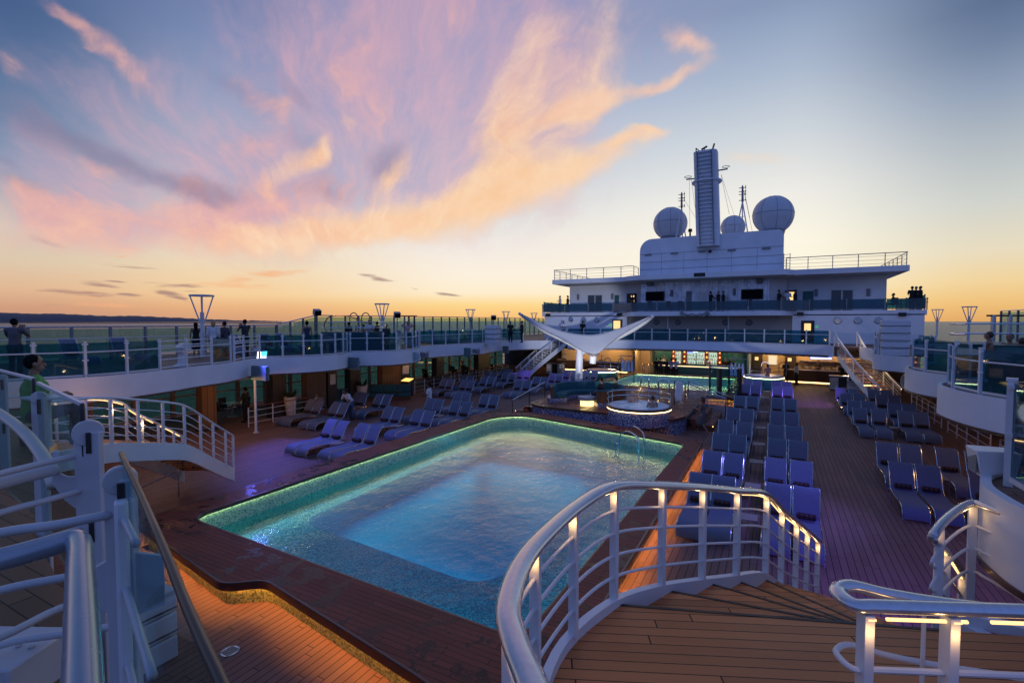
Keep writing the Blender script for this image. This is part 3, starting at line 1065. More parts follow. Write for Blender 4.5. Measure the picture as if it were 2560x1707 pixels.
def side_screen(X, y0, y1, ztop, label, step=1.25, zb=TZ, gm=None):
    r = thing('wind_screen', label, 'wind screen', (X, (y0 + y1) / 2, zb))
    n = max(1, round((y1 - y0) / step))
    zt = ztop if callable(ztop) else (lambda y: ztop)
    for i in range(n + 1):
        y = y0 + (y1 - y0) * i / n
        MB().bx(X - .05, X + .05, y - .05, y + .05, zb, zt(y)).build('post', GREYM, r, smooth=0)
        if i < n:
            yb = y0 + (y1 - y0) * (i + 1) / n
            a, b_ = y + .05, yb - .05
            MB().add([(X - .01, a, zb + .1), (X - .01, b_, zb + .1), (X - .01, b_, zt(b_) - .08), (X - .01, a, zt(a) - .08), (X + .01, a, zb + .1), (X + .01, b_, zb + .1), (X + .01, b_, zt(b_) - .08), (X + .01, a, zt(a) - .08)],
                     [(0, 1, 2, 3), (7, 6, 5, 4), (0, 4, 5, 1), (3, 2, 6, 7), (0, 3, 7, 4), (1, 5, 6, 2)]).build('glass_panel', gm or GLASSG, r, smooth=0)
    ys = [y0 + (y1 - y0) * i / 24 for i in range(25)]
    MB().tube([(X, y, zt(y) + .02) for y in ys], .04, 6).build('cap_rail', STEEL, r)
    MB().tube([(X + .08, y, zb + .95) for y in ys], .025, 6).build('handrail', WHITE, r)
    return r


YS1, YS2 = PX(690, 818, -28.3).y, PX(788, 790, -28.3).y
ZS1, ZS2 = PX(690, 813, -28.3).z, PX(788, 789, -28.3).z
side_screen(-28.3, 3.0, YS1, ZS1 - .02, 'low glass rail along the port ship side with sea beyond', 1.5)
side_screen(-28.3, YS1 + .06, YS2, lambda y: ZS1 + (ZS2 - ZS1) * (y - YS1) / (YS2 - YS1), 'sloping glass screen rising along the port ship side', 1.1)
YS3 = PX(1330, 800, -28.3).y
side_screen(-28.3, YS2 + .06, 44, lambda y: ZS2 - .0 * y, 'tall green glass wind screen along the far port ship side', 1.3)
side_screen(13.0, 6.0, 44.0, lambda y: 5.75, 'tall green glass wind screen along the starboard ship side', 1.3)


# ------------------------------------------------------------------ colonnade below the port terrace
def pillar(x0, x1, y0, y1, label, m, m2=None, z1=2.66):
    r = thing('pillar', label, 'pillar', ((x0 + x1) / 2, (y0 + y1) / 2, 0))
    MB().bx(x0, x1, y0, y1, 0, z1).build('shaft', m, r, smooth=0)
    MB().bx(x0 - .03, x1 + .03, y0 - .03, y1 + .03, 0, .12).build('base', m2 or BRONZE, r, smooth=0)
    return r


OAK = planks('warm_panel', (.23, .12, .055), .3, 'y', .45, length=6)
for i, (xa, xb, m, lab) in enumerate([(504, 540, OAK, 'warm brown pillar under the near end of the port terrace'), (682, 716, BRONZE, 'dark slim pillar left of the tall planter under the port terrace'), (768, 815, BROWNP, 'wide brown panel pillar behind the bending attendant'), (820, 843, BRONZE, 'dark pillar with a pale notice behind the attendant'), (876, 902, BRONZE, 'dark pillar beside the second planter under the port terrace'),
                                      (957, 1002, OAK, 'wide brown panel behind the teal corner sofa'), (1003, 1026, BRONZE, 'dark pillar with white menu board by the host stand'), (1092, 1110, BRONZE, 'slim dark pillar in the port dining area'), (1196, 1226, BRONZE, 'wide dark pillar in the far port dining area')]):
    Xp = -23.2
    ya, yb = PX(xa, 950, Xp).y, PX(xb, 950, Xp).y
    pl_ = pillar(Xp - .5, Xp, ya, yb, lab, m)
    if i in (3, 6):
        MB().bx(Xp + .005, Xp + .02, ya + .15, yb - .15, 1.35, 1.95).build('notice', paint('paper', (.7, .7, .72), .7), pl_, smooth=0)
# glazed ship side: mullions, rails and teal panes, port and starboard
SEAGL = glass('window_glass', (.3, .58, .57), .12)
MULL = paint('window_frame_paint', (.42, .26, .17), .5)
for X, lab in ((-28.2, 'long port side window wall below the terrace with sea outside'), (12.9, 'long starboard window wall below the terrace')):
    r = thing('window_wall', lab, 'window wall', (X, 25, 0))
    y = 2.0
    k = 0
    while y < 50:
        MB().bx(X - .09, X + .09, y - .09, y + .09, 0, 2.66).build('mullion', MULL, r, smooth=0)
        MB().bx(X - .012, X + .012, y + .1, y + 1.7, .16, 2.6).build('pane', SEAGL, r, smooth=0)
        y += 1.8
        k += 1
    MB().bx(X - .07, X + .07, 2, 51, .06, .15).bx(X - .05, X + .05, 2, 51, 1.02, 1.09).build('rail', MULL, r, smooth=0)
    MB().bx(X - .12, X + .12, 2, 51, 2.45, 2.66).build('header', BROWNP, r, smooth=0)


def bar_rail(pts, label, h=1.0, nb=4, top=None, step=1.2, pm=None, tr=.025, group=None, thick=.04, tops=None):
    """simple post and bar railing through world points (x,y,z); one thing with parts"""
    r = thing('bar_railing', label, 'railing', pts[0], group)
    pm = pm or WHITE
    rs = resample(pts, step)
    for p in rs:
        MB().bar(p, p + Vector((0, 0, h)), thick, thick).build('post', pm, r, smooth=0)
    for k in range(nb):
        zz = h * (k + .5) / (nb + .3) + .05
        MB().tube([Vector(p) + Vector((0, 0, zz)) for p in pts], .012, 6).build('bar', pm, r)
    MB().tube([Vector(p) + Vector((0, 0, h + .02)) for p in pts], tr, 8).build('handrail', top or pm, r)
    return r


HANDW = paint('varnished_handrail', (.19, .075, .03), .3, var=.2, coat=.4)
bar_rail([(-22.3, 14.9, 0), (-22.3, 19.4, 0), (-23.0, 19.5, 0)], 'white bar railing beside the near port loungers and lounge', .95, 3, HANDW)
bar_rail([(-22.3, 27.3, 0), (-22.3, 33.2, 0), (-23, 33.2, 0)], 'white bar railing behind the far port loungers', .95, 3, HANDW)
bar_rail([(-22.3, 34.2, 0), (-22.3, 41, 0)], 'white bar railing at the far end by the port stairs', .95, 3, HANDW)
bar_rail([(7.0, 24.2, 0), (7.0, 29.3, 0)], 'white bar railing with brown handrail beside the starboard loungers', .95, 3, HANDW)
bar_rail([(7.0, 30.3, 0), (7.0, 36.3, 0)], 'brown topped railing behind the far starboard loungers', .95, 3, HANDW)
bar_rail([(7.0, 23.3, 0), (7.0, 22.4, 0), (8.6, 22.4, 0)], 'short white railing by the dark sofa on the starboard side', .95, 3, HANDW)
# ------------------------------------------------------------------ forward superstructure
def r6(x, y):
    return 1330 + x / 2.352, 340 + y / 2.352


def W(x, y, Y):
    return PY(*r6(x, y), Y)


def X6(x, Y):
    return W(x, 900, Y).x


ship = thing('superstructure', 'white ship superstructure with balcony and stepped roof beyond the pools', 'ship house', (-6, 50, 0))
SHELL = WHITE2


def panel_metal():
    m, t = newmat('brushed_wall_panels')
    oc = t.node('ShaderNodeTexCoord').outputs['Object']
    sp = t.node('ShaderNodeSeparateXYZ', {0: oc})
    q = t.math('DIVIDE', sp.outputs[0], .78)
    rnd = t.node('ShaderNodeTexWhiteNoise', {'W': t.math('FLOOR', q)}, noise_dimensions='1D').outputs[0]
    seam = t.math('LESS_THAN', t.math('FRACT', q), .03)
    n = t.noise(t.node('ShaderNodeCombineXYZ', {0: t.math('MULTIPLY', sp.outputs[0], 1.2), 1: t.math('MULTIPLY', sp.outputs[2], .8), 2: rnd}).outputs[0], 1.6, 4, .6)
    c = t.mixc(t.maprange(n, .35, .68), (.4, .43, .5), (.85, .88, .95))  # pale blotches imitate spotlight mottling, put into the panel colour
    c = t.mixc(seam, c, (.2, .21, .24))
    t.l.new(c, t.bs.inputs['Base Color'])
    t.bs.inputs['Metallic'].default_value = .5
    t.l.new(t.maprange(t.math('ADD', n, t.math('MULTIPLY', rnd, .3)), .3, .9, .18, .5), t.bs.inputs['Roughness'])
    b = t.node('ShaderNodeBump', {'Strength': .5, 'Distance': .05, 'Height': t.math('ADD', n, t.math('MULTIPLY', rnd, .6))})
    t.l.new(b.outputs[0], t.bs.inputs['Normal'])
    return m


PANM = panel_metal()
ZB = W(60, 1040, 46).z          # balcony floor
ZR0, ZR1 = 8.78, 9.22
# lower storey
xl, xr = X6(75, 46), X6(2315, 46)
xc0, xc1 = X6(560, 46), X6(1535, 46)
for a, b_ in ((xl, xc0), (xc1, xr)):
    MB().bx(a, b_, 46, 62, TZ, ZB - .3).build('lower_wall', SHELL, ship, smooth=0)
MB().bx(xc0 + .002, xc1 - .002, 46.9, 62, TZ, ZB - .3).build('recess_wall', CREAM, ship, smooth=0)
for x in (799, 1155):
    p = W(x, 1100, 45.6)
    MB().cyl((p.x, 45.6, TZ), (p.x, 45.6, ZB - .32), .05).build('column', WHITE, ship)
# balcony slab
bal = [(X6(60, 46), 46.0), (X6(545, 46), 46.0), (X6(585, 45.2), 45.0), (X6(640, 44.7), 44.7), (X6(1390, 44.7), 44.7), (X6(1470, 45), 45.0), (X6(1540, 46), 46.0), (X6(2328, 46), 46.0)]
MB().prism(bal + [(bal[-1][0], 60), (bal[0][0], 60)], ZB - .38, ZB).build('balcony_slab', SHELL, ship, smooth=0)
# upper storey
uy = 48.6
ux0, ux1 = X6(222, uy), X6(2085, uy)
cx0, cx1 = X6(640, 47.8), X6(1395, 47.8)
for a, b_ in ((ux0, cx0 - .01), (cx1 + .4, ux1)):
    MB().bx(a, b_, uy, 62, ZB, ZR0).build('upper_wall', SHELL, ship, smooth=0)
MB().bx(cx0, cx1, 47.8, 61.9, ZB, ZR0).build('panel_wall', PANM, ship, smooth=0)
MB().prism([(cx1, 47.82), (cx1 + .7, 47.9), (cx1 + 1.3, 48.2), (cx1 + 1.5, 48.7), (cx1 + 1.5, 60), (cx1, 60)], ZB, ZR0 - .002).build('rounded_wall', SHELL, ship)
# roof slab
rf = [(X6(118, 46), 46.0), (X6(540, 46), 46.0), (X6(575, 45.4), 45.3), (X6(640, 45), 45.0), (X6(1440, 45), 45.0), (X6(1500, 45.4), 45.3), (X6(1545, 46), 46.0), (X6(2218, 46), 46.0)]
roofpoly = rf + [(rf[-1][0], 64), (rf[0][0], 64)]
MB().prism(roofpoly, ZR0, ZR1).build('roof', SHELL, ship, bevel=.03, smooth=0)
MB().prism([(p[0] + (.3 if p[0] < -6 else -.3), p[1] + .35) for p in rf] + [(rf[-1][0] - .3, 63.5), (rf[0][0] + .3, 63.5)], ZR0 - .06, ZR0 - .002).build('roof_soffit', CREAM, ship, smooth=0)
# tall centre block with rounded top corners
by = 48.0
bx0, bx1 = X6(632, by), X6(1475, by)
zt = (W(740, 598, by).z + W(1430, 556, by).z) / 2
prof = [(bx0, ZR1)]
for i in range(7):
    a = PI - i / 6 * PI / 2
    prof.append((bx0 + 1.1 + 1.1 * math.cos(a), zt - 1.1 + 1.1 * math.sin(a)))
for i in range(7):
    a = PI / 2 - i / 6 * PI / 2
    prof.append((bx1 - .45 + .45 * math.cos(a), zt - .45 + .45 * math.sin(a)))
prof.append((bx1, ZR1))
n = len(prof)
vs = [(x, by, z) for x, z in prof] + [(x, 60, z) for x, z in prof]
MB().add(vs, [tuple(range(n)), tuple(reversed(range(n, 2 * n)))] + [(i, n + i, n + (i + 1) % n, (i + 1) % n) for i in range(n)]).build('centre_block', SHELL, ship, smooth=30)
sm = MB()
for zz in (ZR1 + .75, ZR1 + 1.45, ZR1 + 2.2):
    sm.bx(bx0 + .02, bx1 - .02, by - .02, by - .001, zz, zz + .03)
for k in range(1, 6):
    xx = bx0 + (bx1 - bx0) * k / 6
    sm.bx(xx, xx + .02, by - .012, by - .001, ZR1 + .1, ZR1 + 2.2)
sm.build('plate_seam', GREYM, ship, smooth=0)
for x, y in ((684, 699), (838, 690), (1000, 681), (1175, 672), (1377, 661)):
    p = W(x, y, by)
    MB().bar((p.x - .33, by - .08, p.z), (p.x + .33, by - .08, p.z), .16, .13).build('wall_lamp', GREYM, ship, bevel=.03)
p = W(985, 808, 45)
MB().bx(p.x - .45, p.x + .45, 44.97, 45.3, ZR0 + .1, ZR0 + .42).build('vent', BLACK, ship, smooth=0)
p = W(1047, 680, by)
MB().ball((p.x, by - .12, p.z), .15).build('camera_dome', BLACK, ship)


def rect(x0, y0, x1, y1, Y, name, m, t=.05, proud=.03, parent=None):
    a, b_ = W(x0, y1, Y), W(x1, y0, Y)
    return MB().bx(min(a.x, b_.x), max(a.x, b_.x), Y - proud, Y - proud + t, a.z, b_.z).build(name, m, parent or ship, smooth=0)


LIT = emit('lit_doorway', (1, .62, .25), 1.3)
DIMW = paint('window_dark', (.05, .07, .09), .12, var=.2)
# sliding doors on both wings
for (x0, y0, x1, y1) in ((325, 930, 417, 1036), (1750, 900, 1892, 1034)):
    f = rect(x0, y0, x1, y1, uy, 'sliding_door', WHITE, .06, .05)
    xm = (x0 + x1) / 2
    w_ = (x1 - x0) * .05
    rect(x0 + w_, y0 + 6, xm - w_ * .4, y1 - 3, uy, 'pane', DIMW, .04, .07, f)
    rect(xm + w_ * .4, y0 + 6, x1 - w_, y1 - 3, uy, 'pane', DIMW, .04, .07, f)
for (x0, y0, x1, y1, m) in ((485, 935, 512, 1036, TEALP), (1590, 912, 1655, 1034, TEALP), (520, 925, 536, 1036, WHITE), (905, 912, 940, 1030, GREYM), (967, 918, 1027, 1030, WHITE)):
    rect(x0, y0, x1, y1, uy if x0 < 600 or x0 > 1500 else 47.8, 'door', m, .06, .05)
for (x0, y0, x1, y1) in ((557, 925, 616, 1036), (1485, 905, 1558, 1034)):
    f = rect(x0, y0, x1, y1, uy if x0 < 600 else 47.75, 'doorway', BRONZE, .06, .06)
    rect(x0 + 26, y0 + 12, x1 - 14, y0 + 62, uy if x0 < 600 else 47.75, 'lit_pane', LIT, .02, .08, f)
for (x0, y0, x1, y1) in ((668, 912, 780, 972), (1228, 898, 1361, 963)):
    f = rect(x0, y0, x1, y1, 47.7, 'screen_frame', GREYM, .08, .08)
    rect(x0 + 3, y0 + 3, x1 - 3, y1 - 3, 47.7, 'screen', BLKSCR, .03, .095, f)
for x, y in ((272, 947), (473, 943), (820, 925), (1190, 917), (1670, 922), (1976, 920)):
    Y = 47.78 if 640 < x < 1395 else uy
    p = W(x, y, Y)
    MB().bx(p.x - .12, p.x + .12, Y - .12, Y, p.z - .3, p.z + .3).build('sconce', GREYM, ship, bevel=.03)
# portholes and doors of the lower storey
for x, y in ((227, 1078), (303, 1080), (380, 1080), (1797, 1085), (1916, 1085), (2037, 1085)):
    p = W(x, y, 46)
    MB().tube([(p.x, 45.93, p.z), (p.x, 45.99, p.z)], [.22, .28], 16).build('porthole_lamp', STEEL, ship)
for x, y in ((732, 1095), (858, 1095), (1138, 1095), (1278, 1097)):
    p = W(x, y, 46.9)
    MB().tube([(p.x, 46.83, p.z), (p.x, 46.89, p.z)], [.22, .28], 16).build('porthole_lamp', GREYM, ship)
f = rect(472, 1078, 532, 1200, 46, 'doorway', BRONZE, .06, .06)
rect(480, 1086, 520, 1170, 46, 'lit_pane', LIT, .02, .08, f)
f = rect(1580, 1085, 1660, 1210, 46, 'door', BLACK, .06, .06)
rect(1600, 1102, 1640, 1145, 46, 'lit_pane', LIT, .02, .08, f)
SIGNG = emit('green_exit_sign', (.1, .7, .3), .5)
for (x0, x1, y) in ((452, 470, 1106), (1664, 1684, 1117)):
    rect(x0, y, x1, y + 10, 46, 'exit_sign', SIGNG, .02, .04)
# speakers on slab edges
for x, y, Y in ((97, 1052, 46), (516, 1050, 46), (1577, 1047, 46), (2175, 1050, 46)):
    p = W(x, y, Y)
    MB().bx(p.x - .22, p.x + .22, Y - .25, Y - .005, p.z - .12, p.z + .15).build('speaker', BLACK, ship, bevel=.03)
for x, y, Y in ((697, 870, 47.8), (1340, 855, 47.8)):
    p = W(x, y, Y)
    MB().bx(p.x - .25, p.x + .25, Y - .7, Y - .15, p.z - .18, p.z + .18).bar((p.x, Y - .3, p.z), (p.x, Y, p.z + .4), .06, .06).build('projector', GREYM, ship, bevel=.03)
# light rig below the centre balcony
for x, y, s in ((890, 1049, 1), (1022, 1049, -1)):
    p = W(x, y, 44.6)
    MB().bar((p.x - .22 * s, 44.45, p.z + .2), (p.x + .22 * s, 44.5, p.z - .15), .3, .3).build('floodlight', GREYM, ship, bevel=.04)
pts = [W(905 + 10 * i, 1050 + 4 * math.sin(i * 1.3), 44.55) for i in range(12)]
MB().tube(pts, .05, 6).build('cable_garland', GREYM, ship)

# balcony glass
glass_rail([(x, y) for x, y in bal], ZB, 'deep teal glass railing round the upper balcony of the superstructure', step=2.5, h=W(60, 990, 46).z - ZB, inset=.1, side=1, gm=GLASSD, pm=GREYM)
for xx in (bal[0][0] + .12, bal[-1][0] - .12):
    glass_rail([(xx, 46.2), (xx, 56)], ZB, 'teal glass return railing at the %s end of the upper balcony' % ('port' if xx < -6 else 'starboard'), step=2.0, h=1.1, inset=0, gm=GLASSD, pm=GREYM)

# roof railings
for pts, lab in (([(rf[0][0] + .12, 63, ZR1), (rf[0][0] + .12, 46.15, ZR1), (rf[1][0] - .1, 46.15, ZR1), (rf[1][0] + .15, 45.8, ZR1), (bx0 - .1, 45.9, ZR1), (bx0 - .1, 47.9, ZR1)], 'thin bar railing round the port wing roof'),
                 ([(bx1 + .2, 47.9, ZR1), (bx1 + .2, 46.1, ZR1), (rf[-2][0], 46.15, ZR1), (rf[-1][0] - .12, 46.15, ZR1), (rf[-1][0] - .12, 63, ZR1)], 'thin bar railing round the starboard wing roof')):
    bar_rail(pts, lab, .95, 3, GREYM, step=1.7, pm=GREYM, tr=.03, thick=.05)

# ------------------------------------------------------------------ mast tower
tower = thing('mast_tower', 'tall leaning white mast tower with ladder rungs on the roof', 'mast', (-5.7, 47.4, ZR1 + 2.2))
zb0, zt0 = W(1030, 650, 47.6).z, W(1015, 95, 46.2).z
def tsec(z):
    f_ = (z - zb0) / (zt0 - zb0)
    Y = 47.7 - 1.5 * f_
    xc = W(1042 - 26 * f_, 300, Y).x
    hw = 1.0 - .03 * f_
    return xc, Y, hw, .95


rows = []
for i in range(9):
    z = zb0 + (zt0 - zb0) * i / 8
    xc, Y, hw, hd = tsec(z)
    row = []
    for k in range(24):
        t = 2 * PI * k / 24
        c_, s_ = math.cos(t), math.sin(t)
        row.append((xc + hw * math.copysign(abs(c_) ** .5, c_), Y + hd * math.copysign(abs(s_) ** .5, s_) + .35, z))
    rows.append(row + [row[0]])
tb = MB().grid(rows)
tb.add([rows[-1][k] for k in range(24)], [tuple(range(24))])
tb.build('column', SHELL, tower, smooth=50)
rg = MB()
nr = 24
for i in range(nr):
    z = zb0 + .3 + (zt0 - zb0 - .5) * i / (nr - 1)
    xc, Y, hw, hd = tsec(z)
    yy = Y + .35 - hd
    rg.bx(xc - .55, xc + .5, yy - .14, yy + .02, z, z + .07)
rg.build('rungs', SHELL, tower, smooth=0)
gr = MB()
for sx in (-.6, .55):
    a, b_ = tsec(zb0 + .2), tsec(zt0 - .1)
    gr.bar((a[0] + sx, a[1] + .35 - a[3] - .06, zb0 + .1), (b_[0] + sx, b_[1] + .35 - b_[3] - .06, zt0 - .05), .06, .14)
gr.build('ladder_stringer', GREYM, tower, smooth=0)
for x, y in ((1028, 275),):
    p = W(x, y, 46.6)
    xc, Y, hw, hd = tsec(p.z)
    MB().lathe([(1.0, -.1), (1.25, .1), (1.25, .22), (.9, .22)], (xc, Y + .35, p.z), 24).build('collar', SHELL, tower)
    for s, dz in ((-1, .55), (1, 1.0)):
        MB().bar((xc + s * .9, Y + .2, p.z + dz), (xc + s * 1.7, Y + .1, p.z + dz), .1, .1).tube([(xc + s * 1.55 + .3 * math.cos(a * PI / 6), Y + .1 + .3 * math.sin(a * PI / 6), p.z + dz + .2) for a in range(12)], .025, 5, True).build('side_bracket', GREYM, tower)
xc, Y, hw, hd = tsec(zt0)
MB().bar((xc - .75, Y + .2, zt0), (xc - .8, Y + .2, zt0 + .5), .08, .08).bar((xc - .8, Y + .2, zt0 + .5), (xc - .4, Y + .2, zt0 + .1), .07, .07).bar((xc + .5, Y + .2, zt0), (xc + .7, Y + .2, zt0 + .65), .22, .1).bar((xc - .1, Y + .2, zt0), (xc - .1, Y + .2, zt0 + .35), .07, .07).bar((xc - .35, Y + .2, zt0 + .3), (xc + .12, Y + .2, zt0 + .52), .13, .13).build('top_antenna', BLACK, tower, smooth=0)

# domes
DOME = paint('dome_white', (.6, .6, .62), .45, var=.05, scale=2)


def dome(x, y, rpx, Y, label, zfoot):
    c = W(x, y, Y)
    d_ = (c - EYE).dot(FW)
    r = rpx / 2.352 * d_ / FPX
    o = thing('radar_dome', label, 'radome', (c.x, c.y, zfoot))
    MB().ball(c, r, 32, 20).build('shell', DOME, o)
    seam = MB()
    for zz in (0.05,):
        rr = math.sqrt(r * r - (zz * r) ** 2)
        seam.tube([(c.x + rr * 1.003 * math.cos(a * PI / 24), c.y + rr * 1.003 * math.sin(a * PI / 24), c.z + zz * r) for a in range(48)], .018, 4, True)
    for k in range(4):
        a0 = k * PI / 4 + .2
        seam.tube([(c.x + r * 1.003 * math.cos(a0) * math.cos(b * PI / 24), c.y + r * 1.003 * math.sin(a0) * math.cos(b * PI / 24), c.z + r * 1.003 * math.sin(b * PI / 24)) for b in range(48)], .014, 4, True)
    seam.build('panel_seam', GREYM, o)
    MB().cyl((c.x, c.y, zfoot - .3), (c.x, c.y, c.z - r * .8), r * .5, r * .6, 20).build('pedestal', GREYM, o)


dome(813, 516, 95, 50.5, 'white radar dome left of the mast tower', zt)
dome(1418, 466, 111, 50.5, 'largest white radar dome right of the mast tower', zt)
dome(1182, 536, 67, 56, 'smaller radar dome half hidden behind the mast tower', zt)


def lattice(xt, yt, xb0, xb1, yb, Y, label):
    o = thing('antenna_mast', label, 'antenna', W((xb0 + xb1) / 2, yb, Y))
    top = W(xt, yt, Y)
    jt = W(xt, yt + (yb - yt) * .36, Y)
    zf = zt - .05
    bl, br = W(xb0, yb, Y), W(xb1, yb, Y)
    leg = MB()
    for q in ((bl.x, Y, zf), (br.x, Y, zf), ((bl.x + br.x) / 2, Y + 1.0, zf)):
        leg.tube([q, jt], .055, 6)
    for k in (.3, .55, .8):
        a, b_ = Vector((bl.x, Y, zf)).lerp(jt, k), Vector((br.x, Y, zf)).lerp(jt, k)
        leg.tube([a, b_], .025, 5)
    leg.build('tripod', SHELL, o)
    MB().tube([jt, jt.lerp(top, .9), top], [.1, .08, .03], 8).build('pole', GREYM, o)
    m = MB()
    for k in (.1, .45, .62, .85):
        q = jt.lerp(top, k)
        m.bar(q - Vector((.3, 0, 0)), q + Vector((.3, 0, 0)), .05, .05)
        m.bar(q + Vector((.25, 0, -.1)), q + Vector((.25, 0, .2)), .05, .05)
    m.build('crossarm', BLACK, o, smooth=0)


lattice(880, 330, 845, 905, 590, 49.0, 'thin lattice antenna mast left of the tower')
lattice(1238, 290, 1195, 1270, 562, 49.0, 'tripod antenna mast between the tower and the largest dome')
wr = MB()
for (xa, ya, xb, yb) in ((925, 245, 928, 550), (935, 245, 968, 485), (1112, 230, 1160, 460), (1112, 225, 1190, 470), (1245, 320, 1295, 560), (1250, 330, 1280, 480), (885, 360, 968, 490)):
    wr.tube([W(xa, ya, 47.2), W(xb, yb, 48.6)], .012, 4)
wr.build('stay_wires', GREYM, tower)
v = MB()
p = W(930, 560, 48.6)
v.cyl((p.x, 48.6, zt - .1), (p.x, 48.6, zt + .5), .08).cyl((p.x, 48.6, zt + .5), (p.x, 48.6, zt + .75), .2, .16)
tag(v.build('roof_beacon', BLACK), 'small dark beacon lamp on the roof beside the tower foot', 'beacon')
# small roof clutter right of the block
o = thing('roof_ladder', 'small caged ladder beside the starboard side of the tall block', 'ladder', W(1495, 770, 47.5))
a = W(1480, 775, 47.4)
for dx in (0, .45):
    MB().bar((a.x + dx, 47.4, ZR1), (a.x + dx, 47.4, ZR1 + 1.5), .05, .05).build('rail', GREYM, o)
m = MB()
for k in range(6):
    m.bar((a.x, 47.4, ZR1 + .2 + k * .24), (a.x + .45, 47.4, ZR1 + .2 + k * .24), .03, .03)
m.build('rungs', GREYM, o)

# ------------------------------------------------------------------ bar level below the bridge terrace
barh = thing('bar_house', 'lit bar and galley house below the bridge terrace', 'bar house', (-6, 51, 0))
TEALT = mosaic('teal_bar_tile', [(.02, .12, .12), (.03, .16, .15), (.02, .1, .11), (.035, .18, .16)], .35, .3)
WARMW = paint('warm_bar_wall', (.4, .29, .17), .6, var=.12, scale=1.2)
for q in ((-21, -12.2, 51.0), (-12.0, -10.9, 49.0), (-2.1, 7.5, 51.0)):
    MB().bx(q[0], q[1], q[2], 51.3, 0, 2.66).build('back_wall', WARMW, barh, smooth=0)
for q in ((-10.8, -2.2, 50.2, 50.5), (-2.5, -2.2, 47.5, 50.19)):
    MB().bx(*q, 0, 2.66).build('tiled_wall', TEALT, barh, smooth=0)
MB().bx(-12.05, -11.8, 46.9, 49, 0, 2.66).build('partition', WARMW, barh, smooth=0)
MB().bx(-21, 7.5, 41.5 + 2.5, 51.2, 2.6, 2.655).build('ceiling', CREAM, barh, smooth=0)


def X8(x, Y):
    return PY(1660 + x / 5.88, 900, Y).x


# back shelves
SHLIT = emit('lit_shelf_back', (.62, .95, .78), .75)
SHRED = paint('red_niche', (.2, .03, .015), .5)
SY = 49.6
for i, (x0, x1) in enumerate(((170, 240), (345, 465), (472, 588), (662, 772))):
    a, b_ = X8(x0, SY), X8(x1, SY)
    r = thing('bottle_shelf', ['narrow lit bottle shelf at the left end of the bar', 'lit bottle shelf under the blue screen', 'lit bottle shelf right of the blue screen', 'lit bottle shelf at the right end of the bar'][i], 'shelf', ((a + b_) / 2, SY, .9))
    MB().bx(a, b_, SY + .28, SY + .34, 1.0, 2.45).build('back_panel', SHLIT, r, smooth=0)
    MB().bx(a - .05, a, SY, SY + .34, 1.0, 2.5).bx(b_, b_ + .05, SY, SY + .34, 1.0, 2.5).build('side', WHITE, r, smooth=0)
    for k in range(4):
        MB().bx(a, b_, SY, SY + .28, 1.02 + k * .36, 1.05 + k * .36).build('board', WHITE, r, smooth=0)
for i, (x0, x1) in enumerate(((108, 162), (258, 335), (598, 652), (782, 852))):
    a, b_ = X8(x0, SY), X8(x1, SY)
    r = thing('wall_niche', 'dark red lit niche, number %s from the left between the bottle shelves' % ['one', 'two', 'three', 'four'][i], 'niche', ((a + b_) / 2, SY, 1.0))
    MB().bx(a + .06, b_ - .06, SY + .2, SY + .3, 1.0, 2.45).build('panel', SHRED, r, smooth=0)
    for k in range(3):
        MB().ball(((a + b_) / 2, SY + .12, 1.25 + k * .45), .06, 8, 6).build('lamp', emit('niche_lamp', (1, .35, .08), 5) if 'niche_lamp' not in MATS else MATS['niche_lamp'], r)
a, b_ = X8(345, 49.3), X8(470, 49.3)
tv = thing('bar_screen', 'blue television screen above the bar shelves', 'screen', ((a + b_) / 2, 49.3, 2.2))
MB().bx(a, b_, 49.25, 49.31, 2.12, 2.5).build('panel', BLUEL, tv, smooth=0)
MB().bx(a + .3, b_ - .5, 49.235, 49.245, 2.3, 2.36).bx(a + .5, a + .9, 49.235, 49.245, 2.18, 2.28).build('picture', WHITEL, tv, smooth=0)
# bottles
bt = []
for i, (mname, c) in enumerate((('bottle_amber', (.3, .1, .02)), ('bottle_green', (.03, .14, .05)), ('bottle_clear', (.5, .55, .55)), ('bottle_red', (.3, .03, .02)))):
    bt.append(MB().lathe([(.035, 0), (.038, .02), (.038, .16), (.014, .22), (.014, .29)], (0, 0, 0), 8).build('bottle', paint(mname, c, .15)))
random.seed(11)
first = {}
LBL = ['amber bottle on the lit shelves behind the bar', 'green bottle on the lit shelves behind the bar', 'clear bottle on the lit shelves behind the bar', 'red bottle on the lit shelves behind the bar']
for (x0, x1) in ((170, 240), (345, 465), (472, 588), (662, 772)):
    a, b_ = X8(x0, SY) + .06, X8(x1, SY) - .06
    for k in range(3):
        x = a
        while x < b_:
            j = random.choice((0, 0, 1, 2, 2, 3))
            if j in first:
                o = bt[j].copy()
                COL.objects.link(o)
            else:
                o = bt[j]
                first[j] = 1
            o.location = (x, SY + .1, 1.052 + k * .36)
            o.scale = (1, 1, random.uniform(.75, 1.05))
            tag(o, LBL[j], 'bottle', 'bottles on the bar shelves')
            x += random.uniform(.1, .2)
